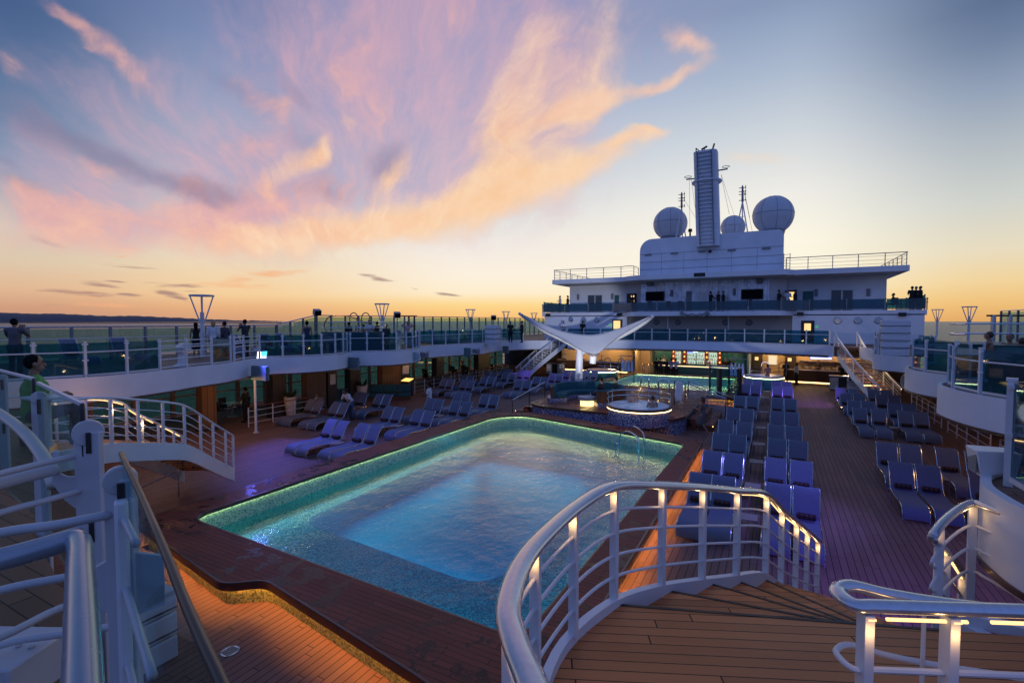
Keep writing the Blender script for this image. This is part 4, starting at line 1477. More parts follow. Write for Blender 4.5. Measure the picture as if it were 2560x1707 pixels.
# counters
CTOP = emit('backlit_counter', (1, .72, .38), 2.2)
COUNT = paint('counter_stone', (.5, .38, .26), .25, var=.1)
main = thing('bar_counter', 'long teal fronted bar counter with glowing top', 'bar counter', (-6.5, 46.8, 0))
cp = [(X8(-160, 47.6), 48.0), (X8(-150, 47.0), 47.3), (X8(-60, 46.8), 46.75), (X8(220, 46.6), 46.6), (X8(1170, 46.4), 46.4)]
MB().wall(cp, 0, 1.02, .12).build('front', TEALP, main)
MB().wall([(x, y + .1) for x, y in cp], 1.02, 1.1, .55).build('top', COUNT, main)
MB().wall([(x, y - .2) for x, y in cp], 1.03, 1.085, .03).build('glow_edge', CTOP, main)
def counter(name, pts, label, led, topm=None):
    r = thing(name, label, 'counter', (pts[0][0], pts[0][1], 0))
    MB().wall(pts, .12, 1.02, .5).build('front', DARKW, r, smooth=0)
    MB().wall(pts, 1.02, 1.08, .65).build('top', topm or COUNT, r, smooth=0)
    MB().wall([(x, y - .2) for x, y in pts], .02, .1, .03).build('plinth_led', led, r, smooth=0)
    return r


WLED = emit('plinth_led', (1, .6, .2), 5)
counter('galley_counter', [(-20.4, 48.6), (-16, 48.4), (-13.2, 48.4), (-12.6, 48.0)], 'dark slatted galley counter with lit plinth on the port side of the bar', WLED)
counter('galley_counter', [(.6, 47.6), (4.2, 47.4), (7.0, 47.4)], 'dark slatted grill counter with lit plinth on the starboard side', WLED, paint('violet_stone', (.4, .3, .45), .3))
TVS = thing('menu_screen', 'long blue text menu screen above the starboard grill counter', 'screen', (3, 47, 2.3))
a, b_ = PY(1700 + 1195 / 3.672, 890, 47.2), PY(1700 + 1395 / 3.672, 890, 47.2)
MB().bx(a.x, b_.x, 47.2, 47.25, 2.0, 2.42).build('panel', BLUEL, TVS, smooth=0)
m = MB()
x = a.x + .12
random.seed(5)
while x < b_.x - .2:
    w_ = random.uniform(.05, .12)
    m.bx(x, x + w_, 47.185, 47.195, 2.24, 2.36)
    x += w_ + .035
m.bx(a.x + .05, b_.x - .05, 47.185, 47.195, 2.05, 2.12)
m.build('text_line', WHITEL, TVS, smooth=0)
for (x0, x1, z0, z1, lab) in ((965, 1065, .0, 2.2, 'dark galley door behind the two waiters'), (665, 758, 0, 2.25, 'dark framed doorway right of the bar')):
    a, b_ = PY(1700 + x0 / 3.672, 900, 50.95).x, PY(1700 + x1 / 3.672, 900, 50.95).x
    o = thing('galley_door', lab, 'door', ((a + b_) / 2, 50.95, 0))
    MB().bx(a, b_, 50.9, 50.98, z0, z1).build('leaf', BRONZE, o, smooth=0)
    MB().bx(a + .2, a + .5, 50.87, 50.9, 1.5, 1.8).build('pane', LIT, o, smooth=0)
a = PY(1700 + 805 / 3.672, 900, 50.9).x
o = thing('poster_frame', 'pale lit notice frame on the warm wall right of the bar', 'notice', (a, 50.9, 1.2))
MB().bx(a, a + .8, 50.9, 50.98, 1.1, 2.0).build('frame', WHITE, o, smooth=0)
MB().bx(a + .08, a + .72, 50.88, 50.9, 1.18, 1.92).build('sheet', emit('lit_sheet', (1, .8, .5), .9), o, smooth=0)
# grill equipment: a shelf of steel pots on the starboard counter back wall
o = thing('galley_shelf', 'steel galley shelf behind the starboard grill counter', 'shelf', (4, 50.6, 0))
MB().bx(1.8, 6.8, 50.3, 50.9, .9, .96).bx(1.8, 6.8, 50.5, 50.9, 1.55, 1.6).build('board', STEEL, o, smooth=0)
for k in range(9):
    MB().cyl((2.1 + k * .52, 50.6, .96), (2.1 + k * .52, 50.6, 1.15 + .05 * (k % 3)), .14).build('pot', STEEL, o)
o = thing('galley_shelf', 'steel coffee machines and taps on the port galley counter', 'equipment', (-17, 48.5, 1.08))
for x in (-19.6, -17.6, -15.6):
    MB().bx(x - .25, x + .25, 48.3, 48.7, 1.08, 1.2).cyl((x, 48.5, 1.2), (x, 48.5, 1.75), .05).bar((x - .2, 48.5, 1.6), (x + .2, 48.5, 1.6), .06, .06).build('tap', STEEL, o)
# interior lights of the bar zone
for x, y, e_ in ((-18.5, 49.6, 130), (-14.8, 49.6, 130), (-11.3, 47.0, 80), (-.5, 49.4, 110), (2.2, 49.6, 110), (5.2, 49.6, 100)):
    lamp('POINT', (x, y, 2.42), e_, (1, .62, .26), .12)
for x in (-9.6, -7.5, -5.2, -3.4):
    lamp('POINT', (x, 48.4, 2.45), 40, (1, .75, .42), .12)


# white louvred cabinets
def louvre_cabinet(x, y, rz, label):
    r = thing('louvred_cabinet', label, 'cabinet', (x, y, 0), rz=rz, local=True, group='louvred cabinets beside the far stairs')
    MB().bx(-.85, .85, 0, .7, .06, 1.02).build('carcass', BRONZE, r, smooth=0)
    MB().bx(-.9, .9, -.05, .75, 1.02, 1.08).build('top', STEEL, r, smooth=0)
    for x0, x1 in ((-.84, -.3), (.22, .84)):
        m = MB()
        for k in range(6 if x0 < 0 else 4):
            m.bx(x0, x1, -.03, -.005, .1 + k * .145, .2 + k * .145)
        m.build('louvre', WHITE, r, smooth=0)
    MB().bx(-.28, .2, -.02, -.005, .1, 1.0).build('dark_panel', BLACK, r, smooth=0)
    MB().bx(.22, .84, -.03, -.005, .7, .98).build('control_panel', WHITE, r, smooth=0)
    for xx in (.4, .62):
        MB().tube([(xx, -.05, .84), (xx, -.03, .84)], .085, 12).build('dial', BLACK, r)


louvre_cabinet(-18.6, 43.6, math.radians(12), 'white louvred cabinet with two dials beside the port stairs')
louvre_cabinet(4.35, 43.2, math.radians(-8), 'white louvred cabinet with two dials beside the starboard stairs')
# ------------------------------------------------------------------ sun loungers
def roll_mat():
    m, t = newmat('roll_pillow')
    oc = t.node('ShaderNodeTexCoord').outputs['Object']
    sp = t.node('ShaderNodeSeparateXYZ', {0: oc})
    fx = t.math('FRACT', t.math('ADD', t.math('DIVIDE', sp.outputs[0], .1), .5))
    sq = t.math('MULTIPLY', t.math('LESS_THAN', t.math('ABSOLUTE', t.math('SUBTRACT', fx, .5)), .24), t.math('LESS_THAN', t.math('ABSOLUTE', t.math('SUBTRACT', t.math('FRACT', t.math('DIVIDE', sp.outputs[2], .075)), .5)), .26))
    t.l.new(t.mixc(sq, (.012, .008, .01), (.12, .035, .012)), t.bs.inputs['Base Color'])
    t.bs.inputs['Roughness'].default_value = .8
    return m


ROLL = roll_mat()
LPROF = [(.02, .06), (.03, .18), (.09, .28), (.2, .345), (.4, .37), (.75, .355), (1.1, .335), (1.45, .335), (1.66, .36), (1.74, .44), (1.83, .6), (1.93, .77), (2.03, .91), (2.12, .99), (2.18, 1.01)]
LP = [Vector((0, y, z)) for y, z in LPROF]
LPS = catmull(LP, 3)


def make_lounger():
    r = thing('sun_lounger', 'sling', 'sun lounger', (0, 0, 0), local=True)
    hw = .265
    m = MB()
    rows = []
    ns = []
    for i, p in enumerate(LPS):
        d_ = LPS[min(i + 1, len(LPS) - 1)] - LPS[max(i - 1, 0)]
        d_.normalize()
        ns.append(Vector((0, -d_.z, d_.y)))
    top, bot = [], []
    for p, n_ in zip(LPS, ns):
        top.append([p + Vector((x, 0, 0)) + n_ * (.012 - .012 * math.cos(x / hw * PI / 2)) for x in (-hw, -hw * .5, 0, hw * .5, hw)])
        bot.append([q - n_ * .012 for q in top[-1]])
    nrow, nc = len(top), 5
    for g in (top, bot):
        for row in g:
            m.v += [tuple(q) for q in row]
    off = nrow * nc
    for i in range(nrow - 1):
        for j in range(nc - 1):
            a = i * nc + j
            m.f.append((a, a + 1, a + nc + 1, a + nc))
            m.f.append((off + a, off + a + nc, off + a + nc + 1, off + a + 1))
        for j, s in ((0, 1), (nc - 1, 0)):
            a = i * nc + j
            m.f.append((a, a + nc, off + a + nc, off + a) if s else (a, off + a, off + a + nc, a + nc))
    m.build('sling', FABRIC, r, smooth=60)
    for s in (-1, 1):
        MB().tube([p + Vector((s * .278, 0, -.01)) for p in LPS], .017, 6).build('side_rail', STEEL, r)
    for s in (-1, 1):
        MB().tube([(s * .278, .03, .2), (s * .278, .01, .0)], .016, 6).build('leg', GREYM, r)
        MB().tube([(s * .278, 1.48, .33), (s * .29, 1.56, .0)], .016, 6).build('leg', GREYM, r)
    MB().tube([(-.27, 1.9, .72), (-.27, 2.04, .25), (.27, 2.04, .25), (.27, 1.9, .72)], .013, 6).tube([(-.278, 1.6, .32), (-.278, 2.06, .23), (.278, 2.06, .23), (.278, 1.6, .32)], .015, 6).tube([(-.278, 2.06, .23), (-.285, 2.1, 0)], .015, 6).tube([(.278, 2.06, .23), (.285, 2.1, 0)], .015, 6).build('back_support', GREYM, r)
    MB().tube([(-.2, 0, 0), (-.19, 0, 0), (.19, 0, 0), (.2, 0, 0)], [.05, .07, .07, .05], 12).build('roll_pillow', ROLL, r).location = (0, 1.66, .455)
    return r


LNG = make_lounger()
LC = tree_cache(LNG)
lused = [False]


def put_lounger(x, ytop, label, group='sun loungers on the pool deck', z=0, rz=0, dy=None):
    random.seed(int(x * 977 + ytop * 131))
    y = ytop - 2.19 if rz == 0 else ytop
    if not lused[0]:
        o = LNG
        lused[0] = True
        o.location = (x, y, z)
        o['label'] = label
        o['group'] = group
    else:
        o = copy_tree(LNG, LC, (x, y, z), None, label, group)
    o.rotation_euler = (0, 0, rz + random.uniform(-.025, .025))
    return o


ORD = ['first', 'second', 'third', 'fourth', 'fifth', 'sixth', 'seventh', 'eighth', 'ninth', 'tenth', 'eleventh', 'twelfth', 'thirteenth', 'fourteenth']


def make_table():
    r = thing('side_table', 't', 'side table', (0, 0, 0), local=True)
    MB().bx(-.2, .2, -.22, .22, .36, .385).build('top', TABLEM, r, bevel=.006, smooth=0)
    MB().tube([(-.21, -.23, .375), (.21, -.23, .375), (.21, .23, .375), (-.21, .23, .375)], .012, 5, True).build('frame', STEEL, r)
    for sx in (-.18, .18):
        for sy in (-.2, .2):
            MB().tube([(sx, sy, .36), (sx, sy, 0)], .012, 5).build('leg', GREYM, r)
    return r


TABLEM = paint('table_top', (.24, .19, .18), .5, var=.1)
TB = make_table()
TC = tree_cache(TB)
tused = [False]


def put_table(x, y, label, z=0):
    if not tused[0]:
        tused[0] = True
        TB.location = (x, y, z)
        o = TB
    else:
        o = copy_tree(TB, TC, (x, y, z))
    o['label'] = label
    o['group'] = 'side tables between sun loungers'
    return o


rowsI = [14.1, 16.7, 19.5, 22.2, 25.5, 29.8, 35.3, 38.4]
for i, yt in enumerate(rowsI):
    for x, nm in ((-1.73, 'left lounger of the poolside pair'), (-1.11, 'right lounger of the poolside pair'), (.06, 'left lounger of the aisle side pair'), (.69, 'right lounger of the aisle side pair')):
        put_lounger(x, yt, '%s in the %s starboard row beside the pool' % (nm, ORD[i]))
    put_table(-.52, yt - 1.0, 'small table between the lounger pairs of the %s starboard poolside row' % ORD[i])
rowsO = [(17.9, (3.21, 3.87, 4.95, 5.55)), (20.6, (3.28, 3.93, 4.92, 5.55)), (28.3, (3.55, 4.18, 5.19, 5.8)), (30.8, (3.55, 4.18, 5.2, 5.8)), (34.0, (3.55, 4.14, 5.18, 5.8)), (36.3, (3.55, 4.18, 5.18, 5.8))]
for i, (yt, xs_) in enumerate(rowsO):
    for x, nm in zip(xs_, ('left lounger of the inner pair', 'right lounger of the inner pair', 'left lounger of the outer pair', 'right lounger of the outer pair')):
        put_lounger(x, yt, '%s, %s row of the outer starboard block' % (nm, ORD[i]))
    put_table((xs_[1] + xs_[2]) / 2, yt - (1.0 if i > 1 else 1.5), 'small table between lounger pairs in the %s outer starboard row' % ORD[i])
portA = [(14.65, (-16.25, -15.6, -14.45, -13.82)), (18.2, (-16.3, -15.7, -14.5, -13.87)), (21.05, (-16.05, -15.45, -14.35, -13.75)), (23.75, (-16.1, -15.48, -14.3, -13.66))]
for i, (yt, xs_) in enumerate(portA):
    for x, nm in zip(xs_, ('left lounger of the outer pair', 'right lounger of the outer pair', 'left lounger of the poolside pair', 'right lounger of the poolside pair')):
        put_lounger(x, yt, '%s in the %s port row beside the near pool' % (nm, ORD[i]))
    put_table((xs_[1] + xs_[2]) / 2, yt - 1.0, 'small table between lounger pairs in the %s port row beside the pool' % ORD[i])
portB = [(17.95, (-21.3, -20.75, -19.6, -19.0)), (21.0, (-21.2, -20.65, -19.55, -18.95)), (28.9, (-20.8, -20.18, -19.1, -18.5)), (31.5, (-20.85, -20.25, -19.05, -18.42)), (34.6, (-20.6, -20.0, -18.95, -18.32)), (36.8, (-20.4, -19.8, -18.7, -18.08))]
for i, (yt, xs_) in enumerate(portB):
    for x, nm in zip(xs_, ('left lounger of the pair nearest the railing', 'right lounger of the pair nearest the railing', 'left lounger of the inner pair', 'right lounger of the inner pair')):
        put_lounger(x, yt, '%s, %s row of the outer port block' % (nm, ORD[i]))
    put_table((xs_[1] + xs_[2]) / 2, yt - 1.0, 'small table between lounger pairs in the %s outer port row' % ORD[i])
k3 = lambda x, y, z: P(1200 + x / 3.672, 760 + y / 3.672, z)
portC = [(30.7, (-15.7, -15.1)), (33.0, (-15.5, -14.88))]
for i, (l, r_) in enumerate((((500, 675), (635, 680)), ((640, 640), (775, 650)), ((840, 655), (975, 662)), ((785, 612), (905, 620)), ((945, 612), (1100, 618)))):
    a, b_ = k3(*l, .95), k3(*r_, .95)
    portC.append(((a.y + b_.y) / 2, (a.x * .75 + b_.x * .25, a.x * .25 + b_.x * .75)))
for i, (yt, xs_) in enumerate(portC):
    c_ = (xs_[0] + xs_[1]) / 2
    for x, nm in zip((c_ - .31, c_ + .31), ('left', 'right')):
        put_lounger(x, yt, '%s lounger of the %s pair in the block round the canopy mast' % (nm, ORD[i]))
# terrace loungers behind the glass, backs to the ship side
for i, (x, y) in enumerate(((-23.2, 9.2), (-23.4, 11.0), (-23.5, 15.4), (-23.5, 16.3), (-23.5, 18.2), (-23.6, 19.2), (-24, 28.5), (-24, 30), (-24, 32), (-24, 34))):
    put_lounger(x, y, 'lounger on the port terrace behind the glass, %s from the near end' % ORD[i], 'loungers on the port terrace', TZ, PI / 2)
for i, (x, y) in enumerate(((7.5, 15.4), (7.6, 16.6), (7.8, 26.4), (7.8, 27.6))):
    put_lounger(x, y, 'lounger on the starboard terrace behind the glass, %s from the near end' % ORD[i], 'loungers on the starboard terrace', TZ, -PI / 2)

# ------------------------------------------------------------------ island between the pools
isl = thing('island_platform', 'raised teak platform with mosaic risers between the two pools', 'platform', (-7.5, 28, 0))
IP = roundpoly([(-11.5, 23.6), (-10.6, 23.0), (-4.0, 22.6), (-3.6, 23.6), (-3.6, 32.8), (-11.9, 33.2)], .2, 3)
MB().prism([(p.x, p.y) for p in IP], .66, .75).build('deck', COPEX, isl, smooth=0)
MB().prism([(p.x, p.y) for p in offset(IP, .06, True)], 0, .655).build('riser', MOSB, isl, smooth=0)
MB().wall([(p.x, p.y) for p in IP], .645, .756, .05, True).build('edge', WALNUT, isl, smooth=0)
TR = thing('wading_trough', 'narrow blue mosaic trough behind the near pool rim', 'trough', (-8.5, 22.6, 0))
MB().prism([(-10.4, 22.2), (-6.9, 21.6), (-6.8, 22.65), (-10.4, 23.0)], 0, .3).build('floor', MOSB, TR, smooth=0)
st = MB()
for sx, x0, x1 in ((1, -3.6, -2.9),):
    pass
for nm, (x0, x1, y0, y1), lab in (('deck_steps', (-3.6, -2.5, 24.4, 28.4), 'teak steps down from the platform to the starboard deck'), ('deck_steps', (-12.5, -11.5, 23.8, 26.4), 'teak steps down from the platform to the port deck')):
    r = thing(nm, lab, 'steps', ((x0 + x1) / 2, (y0 + y1) / 2, 0))
    for k in range(2):
        if x0 > -6:
            a, b_ = x0, x1 - .5 * (1 - k) if k else x1
            MB().bx(x0 + .002, x1 - .5 * k, y0, y1, .25 * k, .25 * (k + 1)).build('step', COPEX, r, smooth=0)
        else:
            MB().bx(x0 + .5 * k, x1 - .002, y0, y1, .25 * k, .25 * (k + 1)).build('step', COPEX, r, smooth=0)
    for k in range(2):
        xx = x1 - .5 * k - .02 if x0 > -6 else x0 + .5 * k + .02
        MB().tube([(xx, y0, .23 + .25 * k), (xx, y1, .23 + .25 * k)], .008, 4).build('step_led', COVEO, r)


def slope_rail(p0, p1, label, n=2, h=.95, nb=6, pm=None):
    """steel railing down a flight: n posts, handrail and thin bars"""
    pm = pm or STEEL
    r = thing('step_railing', label, 'railing', p0)
    a, b_ = Vector(p0), Vector(p1)
    up = Vector((0, 0, h))
    for i in range(n):
        q = a.lerp(b_, i / (n - 1))
        MB().cyl(q, q + up, .028, n=8).build('post', BRONZE, r)
    MB().tube([a + up, b_ + up], .028, 8).build('handrail', pm, r)
    for k in range(nb):
        v_ = Vector((0, 0, h * (k + .6) / (nb + .6)))
        MB().tube([a + v_, b_ + v_], .008, 5).build('bar', pm, r)


slope_rail((-4.4, 28.5, .75), (-2.3, 28.3, .05), 'nearer steel railing sloping down the starboard platform steps')
slope_rail((-4.4, 29.6, .75), (-2.3, 29.4, .05), 'farther steel railing sloping down the starboard platform steps')
slope_rail((-11.55, 25.6, .7), (-12.2, 22.9, .0), 'dark railing beside the port platform steps', 3)


def hot_tub(x, y, r, z0, z1, label, wm, drum=MOSB, led=None, rz=0):
    o = thing('hot_tub', label, 'hot tub', (x, y, z0))
    MB().lathe([(r - .03, 0), (r - .03, z1 - z0 - .14)], (x, y, z0), 40).build('drum', drum, o, smooth=40)
    MB().lathe([(r - .3, z1 - z0 - .1), (r + .02, z1 - z0 - .1), (r + .03, z1 - z0 - .02), (r, z1 - z0), (r - .28, z1 - z0)], (x, y, z0), 40).build('rim', WALNUT, o)
    MB().lathe([(r - .29, z1 - z0 + .002), (r - .2, z1 - z0 + .03), (r - .12, z1 - z0 + .02), (r - .1, z1 - z0 + .003)], (x, y, z0), 40).build('shell_lip', WHITE, o)
    MB().lathe([(r - .25, z1 - z0 + .004), (r - .26, z1 - z0 + .008)], (x, y, z0), 40).build('water', wm, o, smooth=0)
    MB().tube([(x + (r + .0) * math.cos(a * PI / 30), y + (r + .0) * math.sin(a * PI / 30), z1 - .125) for a in range(60)], .014, 5, True).build('led_ring', led or WARM, o)
    return o


def foam():
    m, t = newmat('foaming_water')
    oc = t.node('ShaderNodeTexCoord').outputs['Object']
    n = t.noise(oc, 3.2, 6, .65)
    c = t.mixc(t.maprange(n, .42, .6), (.28, .5, .6), (.82, .86, .88))
    t.l.new(c, t.bs.inputs['Base Color'])
    t.bs.inputs['Roughness'].default_value = .35
    b = t.node('ShaderNodeBump', {'Strength': .9, 'Distance': .05, 'Height': n})
    t.l.new(b.outputs[0], t.bs.inputs['Normal'])
    return m


FOAM = foam()
hot_tub(-5.55, 22.8, 1.43, .45, 1.24, 'mosaic sided hot tub with white foaming water and glowing rim', FOAM)
lamp('POINT', (-5.55, 22.8, 1.9), 5, (.8, .85, 1), .4)
rr = thing('tub_handrail', 'curved chrome handrail round the back of the foaming hot tub', 'handrail', (-5.55, 22.8, 1.24))
for zz in (1.75, 1.5):
    MB().tube([(-5.55 + 1.42 * math.cos(math.radians(a)), 22.8 + 1.42 * math.sin(math.radians(a)), zz) for a in range(20, 215, 8)], .022, 6).build('rail', CHROME, rr)
for a in (20, 68, 116, 164, 212):
    MB().cyl((-5.55 + 1.42 * math.cos(math.radians(a)), 22.8 + 1.42 * math.sin(math.radians(a)), 1.24), (-5.55 + 1.42 * math.cos(math.radians(a)), 22.8 + 1.42 * math.sin(math.radians(a)), 1.75), .018).build('post', CHROME, rr)
for i, (px, py, w_, h_) in enumerate(((1515, 662, 72, 190), (1688, 682, 100, 130))):
    c_ = k3(px, py, 2.3)
    Y = 24.5
    c_ = PY(1200 + px / 3.672, 760 + py / 3.672, Y)
    rad = w_ / 3.672 * (c_ - EYE).dot(FW) / FPX / 2
    o = thing('chrome_hoop', ['taller chrome hoop handrail behind the hot tub', 'rounder chrome hoop handrail right of the taller one'][i], 'handrail', (c_.x, Y, .75))
    pts = [(c_.x - rad, Y, .75), (c_.x - rad, Y, c_.z - rad)] + [(c_.x - rad * math.cos(a * PI / 12), Y, c_.z - rad + rad * math.sin(a * PI / 12)) for a in range(1, 12)] + [(c_.x + rad, Y, c_.z - rad), (c_.x + rad, Y + .02, .75)]
    MB().tube(pts, .032, 8).build('hoop', CHROME, o)
    MB().bar((c_.x - rad, Y + .01, 1.05), (c_.x + rad, Y + .01, 1.05), .02, .5, (0, 1, 0)).build('side_plate', GREYM, o)
tw = k3(1820, 800, 1.3)
o = thing('towel_stand', 'white towel hung on a dark stand by the sloping railing', 'towel stand', (-4.7, 26.5, .75))
p = PY(1200 + 1822 / 3.672, 760 + 800 / 3.672, 26.5)
MB().cyl((p.x - .2, 26.5, .75), (p.x - .2, 26.5, 2.0), .03).tube([(p.x - .2, 26.5, 2.0), (p.x + .25, 26.5, 2.0)], .025, 6).build('stand', BRONZE, o)
rows = []
for i in range(9):
    z = 2.02 - i * .13
    rows.append([(p.x - .14 + .36 * j / 5 + .03 * math.sin(i * .9 + j), 26.43 + .03 * math.sin(j * 1.8 + i * .4) - .01 * i, z) for j in range(6)])
tws = MB().grid(rows).build('towel', paint('white_towel', (.72, .72, .74), .9, bump=.3, bscale=300), o)
tws.modifiers.new('thick', 'SOLIDIFY').thickness = .02

# ring sofa and drum table
so_ = thing('ring_sofa', 'round teal sofa with wood back and mosaic base on the platform', 'sofa', (-9.0, 25.5, .75))
SCX, SCY = -9.0, 25.6


def arc(r, a0, a1, n=28):
    return [(SCX + r * math.cos(math.radians(a0 + (a1 - a0) * i / n)), SCY + r * math.sin(math.radians(a0 + (a1 - a0) * i / n))) for i in range(n + 1)]


OA0, OA1 = 262 + 40 - 360, 262 - 40     # gap faces the camera
def arcring(r0, r1, z0, z1, a0=OA0, a1=OA1):
    A, B2 = arc(r0, a0, a1), arc(r1, a0, a1)
    m = MB()
    n_ = len(A)
    for z in (z0, z1):
        for p_, q_ in zip(A, B2):
            m.v += [(p_[0], p_[1], z), (q_[0], q_[1], z)]
    o2 = 2 * n_
    for i in range(n_ - 1):
        a = 2 * i
        m.f += [(a, a + 2, a + 3, a + 1), (o2 + a, o2 + a + 1, o2 + a + 3, o2 + a + 2), (a, o2 + a, o2 + a + 2, a + 2), (a + 1, a + 3, o2 + a + 3, o2 + a + 1)]
    m.f += [(0, 1, o2 + 1, o2), (2 * n_ - 2, o2 + 2 * n_ - 2, o2 + 2 * n_ - 1, 2 * n_ - 1)]
    return m


arcring(1.2, 2.2, .75, .98).build('plinth', MOSB, so_, smooth=50)
arcring(1.95, 2.02, .98, 1.55).build('wood_back', DARKW, so_, smooth=50)
arcring(1.78, 1.945, .98, 1.62).build('back_cushion', TEAL, so_, bevel=.05, smooth=50)
arcring(1.15, 1.775, .982, 1.2).build('seat_cushion', TEAL, so_, bevel=.05, smooth=50)
tb_ = thing('drum_table', 'round grey drum table with glowing base in front of the ring sofa', 'table', (-8.55, 24.2, .75))
MB().lathe([(.42, .3), (.45, .32), (.45, .46), (.43, .48), (.05, .485)], (-8.55, 24.2, .75), 28).build('top', paint('table_grey', (.36, .34, .36), .4), tb_)
MB().lathe([(.34, 0.01), (.34, .3)], (-8.55, 24.2, .75), 28).build('light_base', emit('table_glow', (1, .7, .25), 2.6), tb_)
o = MB().lathe([(.03, 0), (.035, .02), (.03, .12), (.012, .17), (.012, .24)], (-8.35, 24.15, 1.236), 8).build('bottle', paint('clear_bottle', (.5, .55, .58), .1))
tag(o, 'clear bottle standing on the round drum table', 'bottle')

# glazed lift-like frame at the near corner of the far pool
gl_ = thing('glass_enclosure', 'round glass enclosure with dark posts and ring top by the far pool', 'enclosure', (-2.95, 34.6, 0))
gx, gy, gr_ = -2.9, 34.7, .95
for a, rr_ in ((200, .06), (255, .16), (330, .07), (350, .07), (80, .06)):
    x, y = gx + gr_ * math.cos(math.radians(a)), gy + gr_ * math.sin(math.radians(a))
    MB().cyl((x, y, 0), (x, y, 2.1), rr_, n=12).build('post', BRONZE, gl_)
for z in (.3, 2.1):
    MB().tube([(gx + gr_ * math.cos(a * PI / 18), gy + gr_ * math.sin(a * PI / 18), z) for a in range(36)], .035, 6, True).build('ring', STEEL, gl_)
MB().wall([(gx + (gr_ - .04) * math.cos(a * PI / 18), gy + (gr_ - .04) * math.sin(a * PI / 18)) for a in range(36)], .35, 2.05, .012, True).build('glass', GLASSC, gl_)

hot_tub(-13.0, 40.6, 1.32, 0, 1.0, 'teal sided hot tub at the port end of the bar', pool_water('tub_water', (.6, .75, .85), .02, 4, 8), TEALT, COVE)
hot_tub(-.8, 41.9, 1.36, 0, 1.0, 'teal sided hot tub at the starboard end of the bar', FOAM, TEALT, COVE)
lamp('POINT', (-.8, 41.9, 1.7), 8, (.75, .7, 1), .3)
# towel racks by the far tubs
TOW = paint('blue_white_robe', (.5, .55, .68), .9)
for i, (x, y, lab) in enumerate(((-10.9, 40.8, 'dark frame rack with hanging pale robes by the port hot tub'), (-2.6, 41.3, 'dark frame rack with hanging robes by the starboard hot tub'))):
    r = thing('robe_rack', lab, 'rack', (x, y, 0))
    for sx in (-.55, .55):
        MB().bx(x + sx - .03, x + sx + .03, y - .03, y + .03, 0, 2.2).build('post', BLACK, r, smooth=0)
    MB().bx(x - .6, x + .6, y - .3, y + .1, 2.2, 2.24).build('top', GREYM, r, smooth=0)
    for k in range(4):
        xx = x - .4 + k * .26
        MB().tube([(xx, y - .05, 1.9), (xx, y - .08, 1.5), (xx + .02, y - .06, .95)], [.05, .09, .11], 8).build('robe', TOW, r)
for i, (x, y, a0, lab) in enumerate(((-12.6, 41.6, 0, 'chrome hoops and bars round the port hot tub'), (-.5, 43.0, 0, 'chrome bars and steps rail round the starboard hot tub'))):
    r = thing('tub_handrail', lab, 'handrail', (x, y, .9))
    for k in range(2):
        xx = x - .5 + k * 1.2
        MB().tube([(xx, y, .9), (xx, y, 1.7)] + [(xx + .25 - .25 * math.cos(a * PI / 8), y, 1.7 + .25 * math.sin(a * PI / 8)) for a in range(1, 8)] + [(xx + .5, y, 1.7), (xx + .5, y, 1.0)], .03, 7).build('hoop', CHROME, r)
    for zz in (1.2, 1.5):
        MB().tube([(x - 1.2, y + .1, zz), (x + 1.2, y + .1, zz)], .02, 6).build('bar', CHROME, r)

# ------------------------------------------------------------------ tensile canopy
MY = 31.0
cn = thing('tensile_canopy', 'white stretched fabric canopy hung from two curved steel arms on a mast', 'canopy', (-11.6, MY, .75))
def K(x, y, Y=MY):
    return PY(1200 + x / 3.672, 760 + y / 3.672, Y)


base = K(900, 742, MY + .3)
base.z = .0
jt = K(918, 400, MY + .3)
tipL, tipR = K(358, 85, MY + .6), K(1592, 108, MY + .6)
MB().tube([base, base.lerp(jt, .5), jt, K(905, 350, MY + .35)], [.27, .25, .22, .14], 16).build('mast', WHITE, cn)
la = catmull([K(930, 430, MY + .35), K(880, 390, MY + .4), K(730, 312, MY + .5), K(560, 230, MY + .55), tipL], 6)
MB().tube(la, [.2 - .1 * i / (len(la) - 1) for i in range(len(la))], 10).build('arm', WHITE, cn)
ra = catmull([K(930, 440, MY + .45), K(1080, 400, MY + .9), K(1230, 325, MY + 1.0), K(1400, 240, MY + .9), K(1520, 165, MY + .7), tipR], 6)
MB().tube(ra, [.2 - .1 * i / (len(ra) - 1) for i in range(len(ra))], 10).build('arm', WHITE, cn)
up_ = catmull([K(395, 100, MY + .4), K(580, 185, MY + .5), K(750, 247, MY + .55), K(900, 276, MY + .55), K(1050, 281, MY + .55), K(1200, 250, MY + .55), K(1400, 180, MY + .5), K(1560, 115, MY + .4)], 6)
lo_ = catmull([K(393, 108, MY + .35), K(600, 245, MY + .0), K(760, 325, MY - .25), K(880, 395, MY - .4), K(1000, 452, MY - .5), K(1080, 452, MY - .5), K(1180, 372, MY - .35), K(1290, 290, MY - .1), K(1562, 122, MY + .35)], 6)
na = 44
upr, lor = resample(up_, sum((a - b_).length for a, b_ in zip(up_, up_[1:])) / na), resample(lo_, sum((a - b_).length for a, b_ in zip(lo_, lo_[1:])) / na)
rows = []
for i in range(13):
    f_ = i / 12
    rows.append([u.lerp(l, f_) + Vector((0, -.2 * math.sin(PI * f_) * math.sin(PI * j / na) - 0.0, -.5 * math.sin(PI * f_) * math.sin(PI * j / na) * .35)) for j, (u, l) in enumerate(zip(upr, lor))])
fm, ft = newmat('canopy_fabric')
ft.bs.inputs['Base Color'].default_value = (.78, .78, .8, 1)
ft.bs.inputs['Roughness'].default_value = .6
tl = ft.node('ShaderNodeBsdfTranslucent', {'Color': (.8, .78, .78)})
ms = ft.node('ShaderNodeMixShader', {0: .45, 1: ft.bs.outputs[0], 2: tl.outputs[0]})
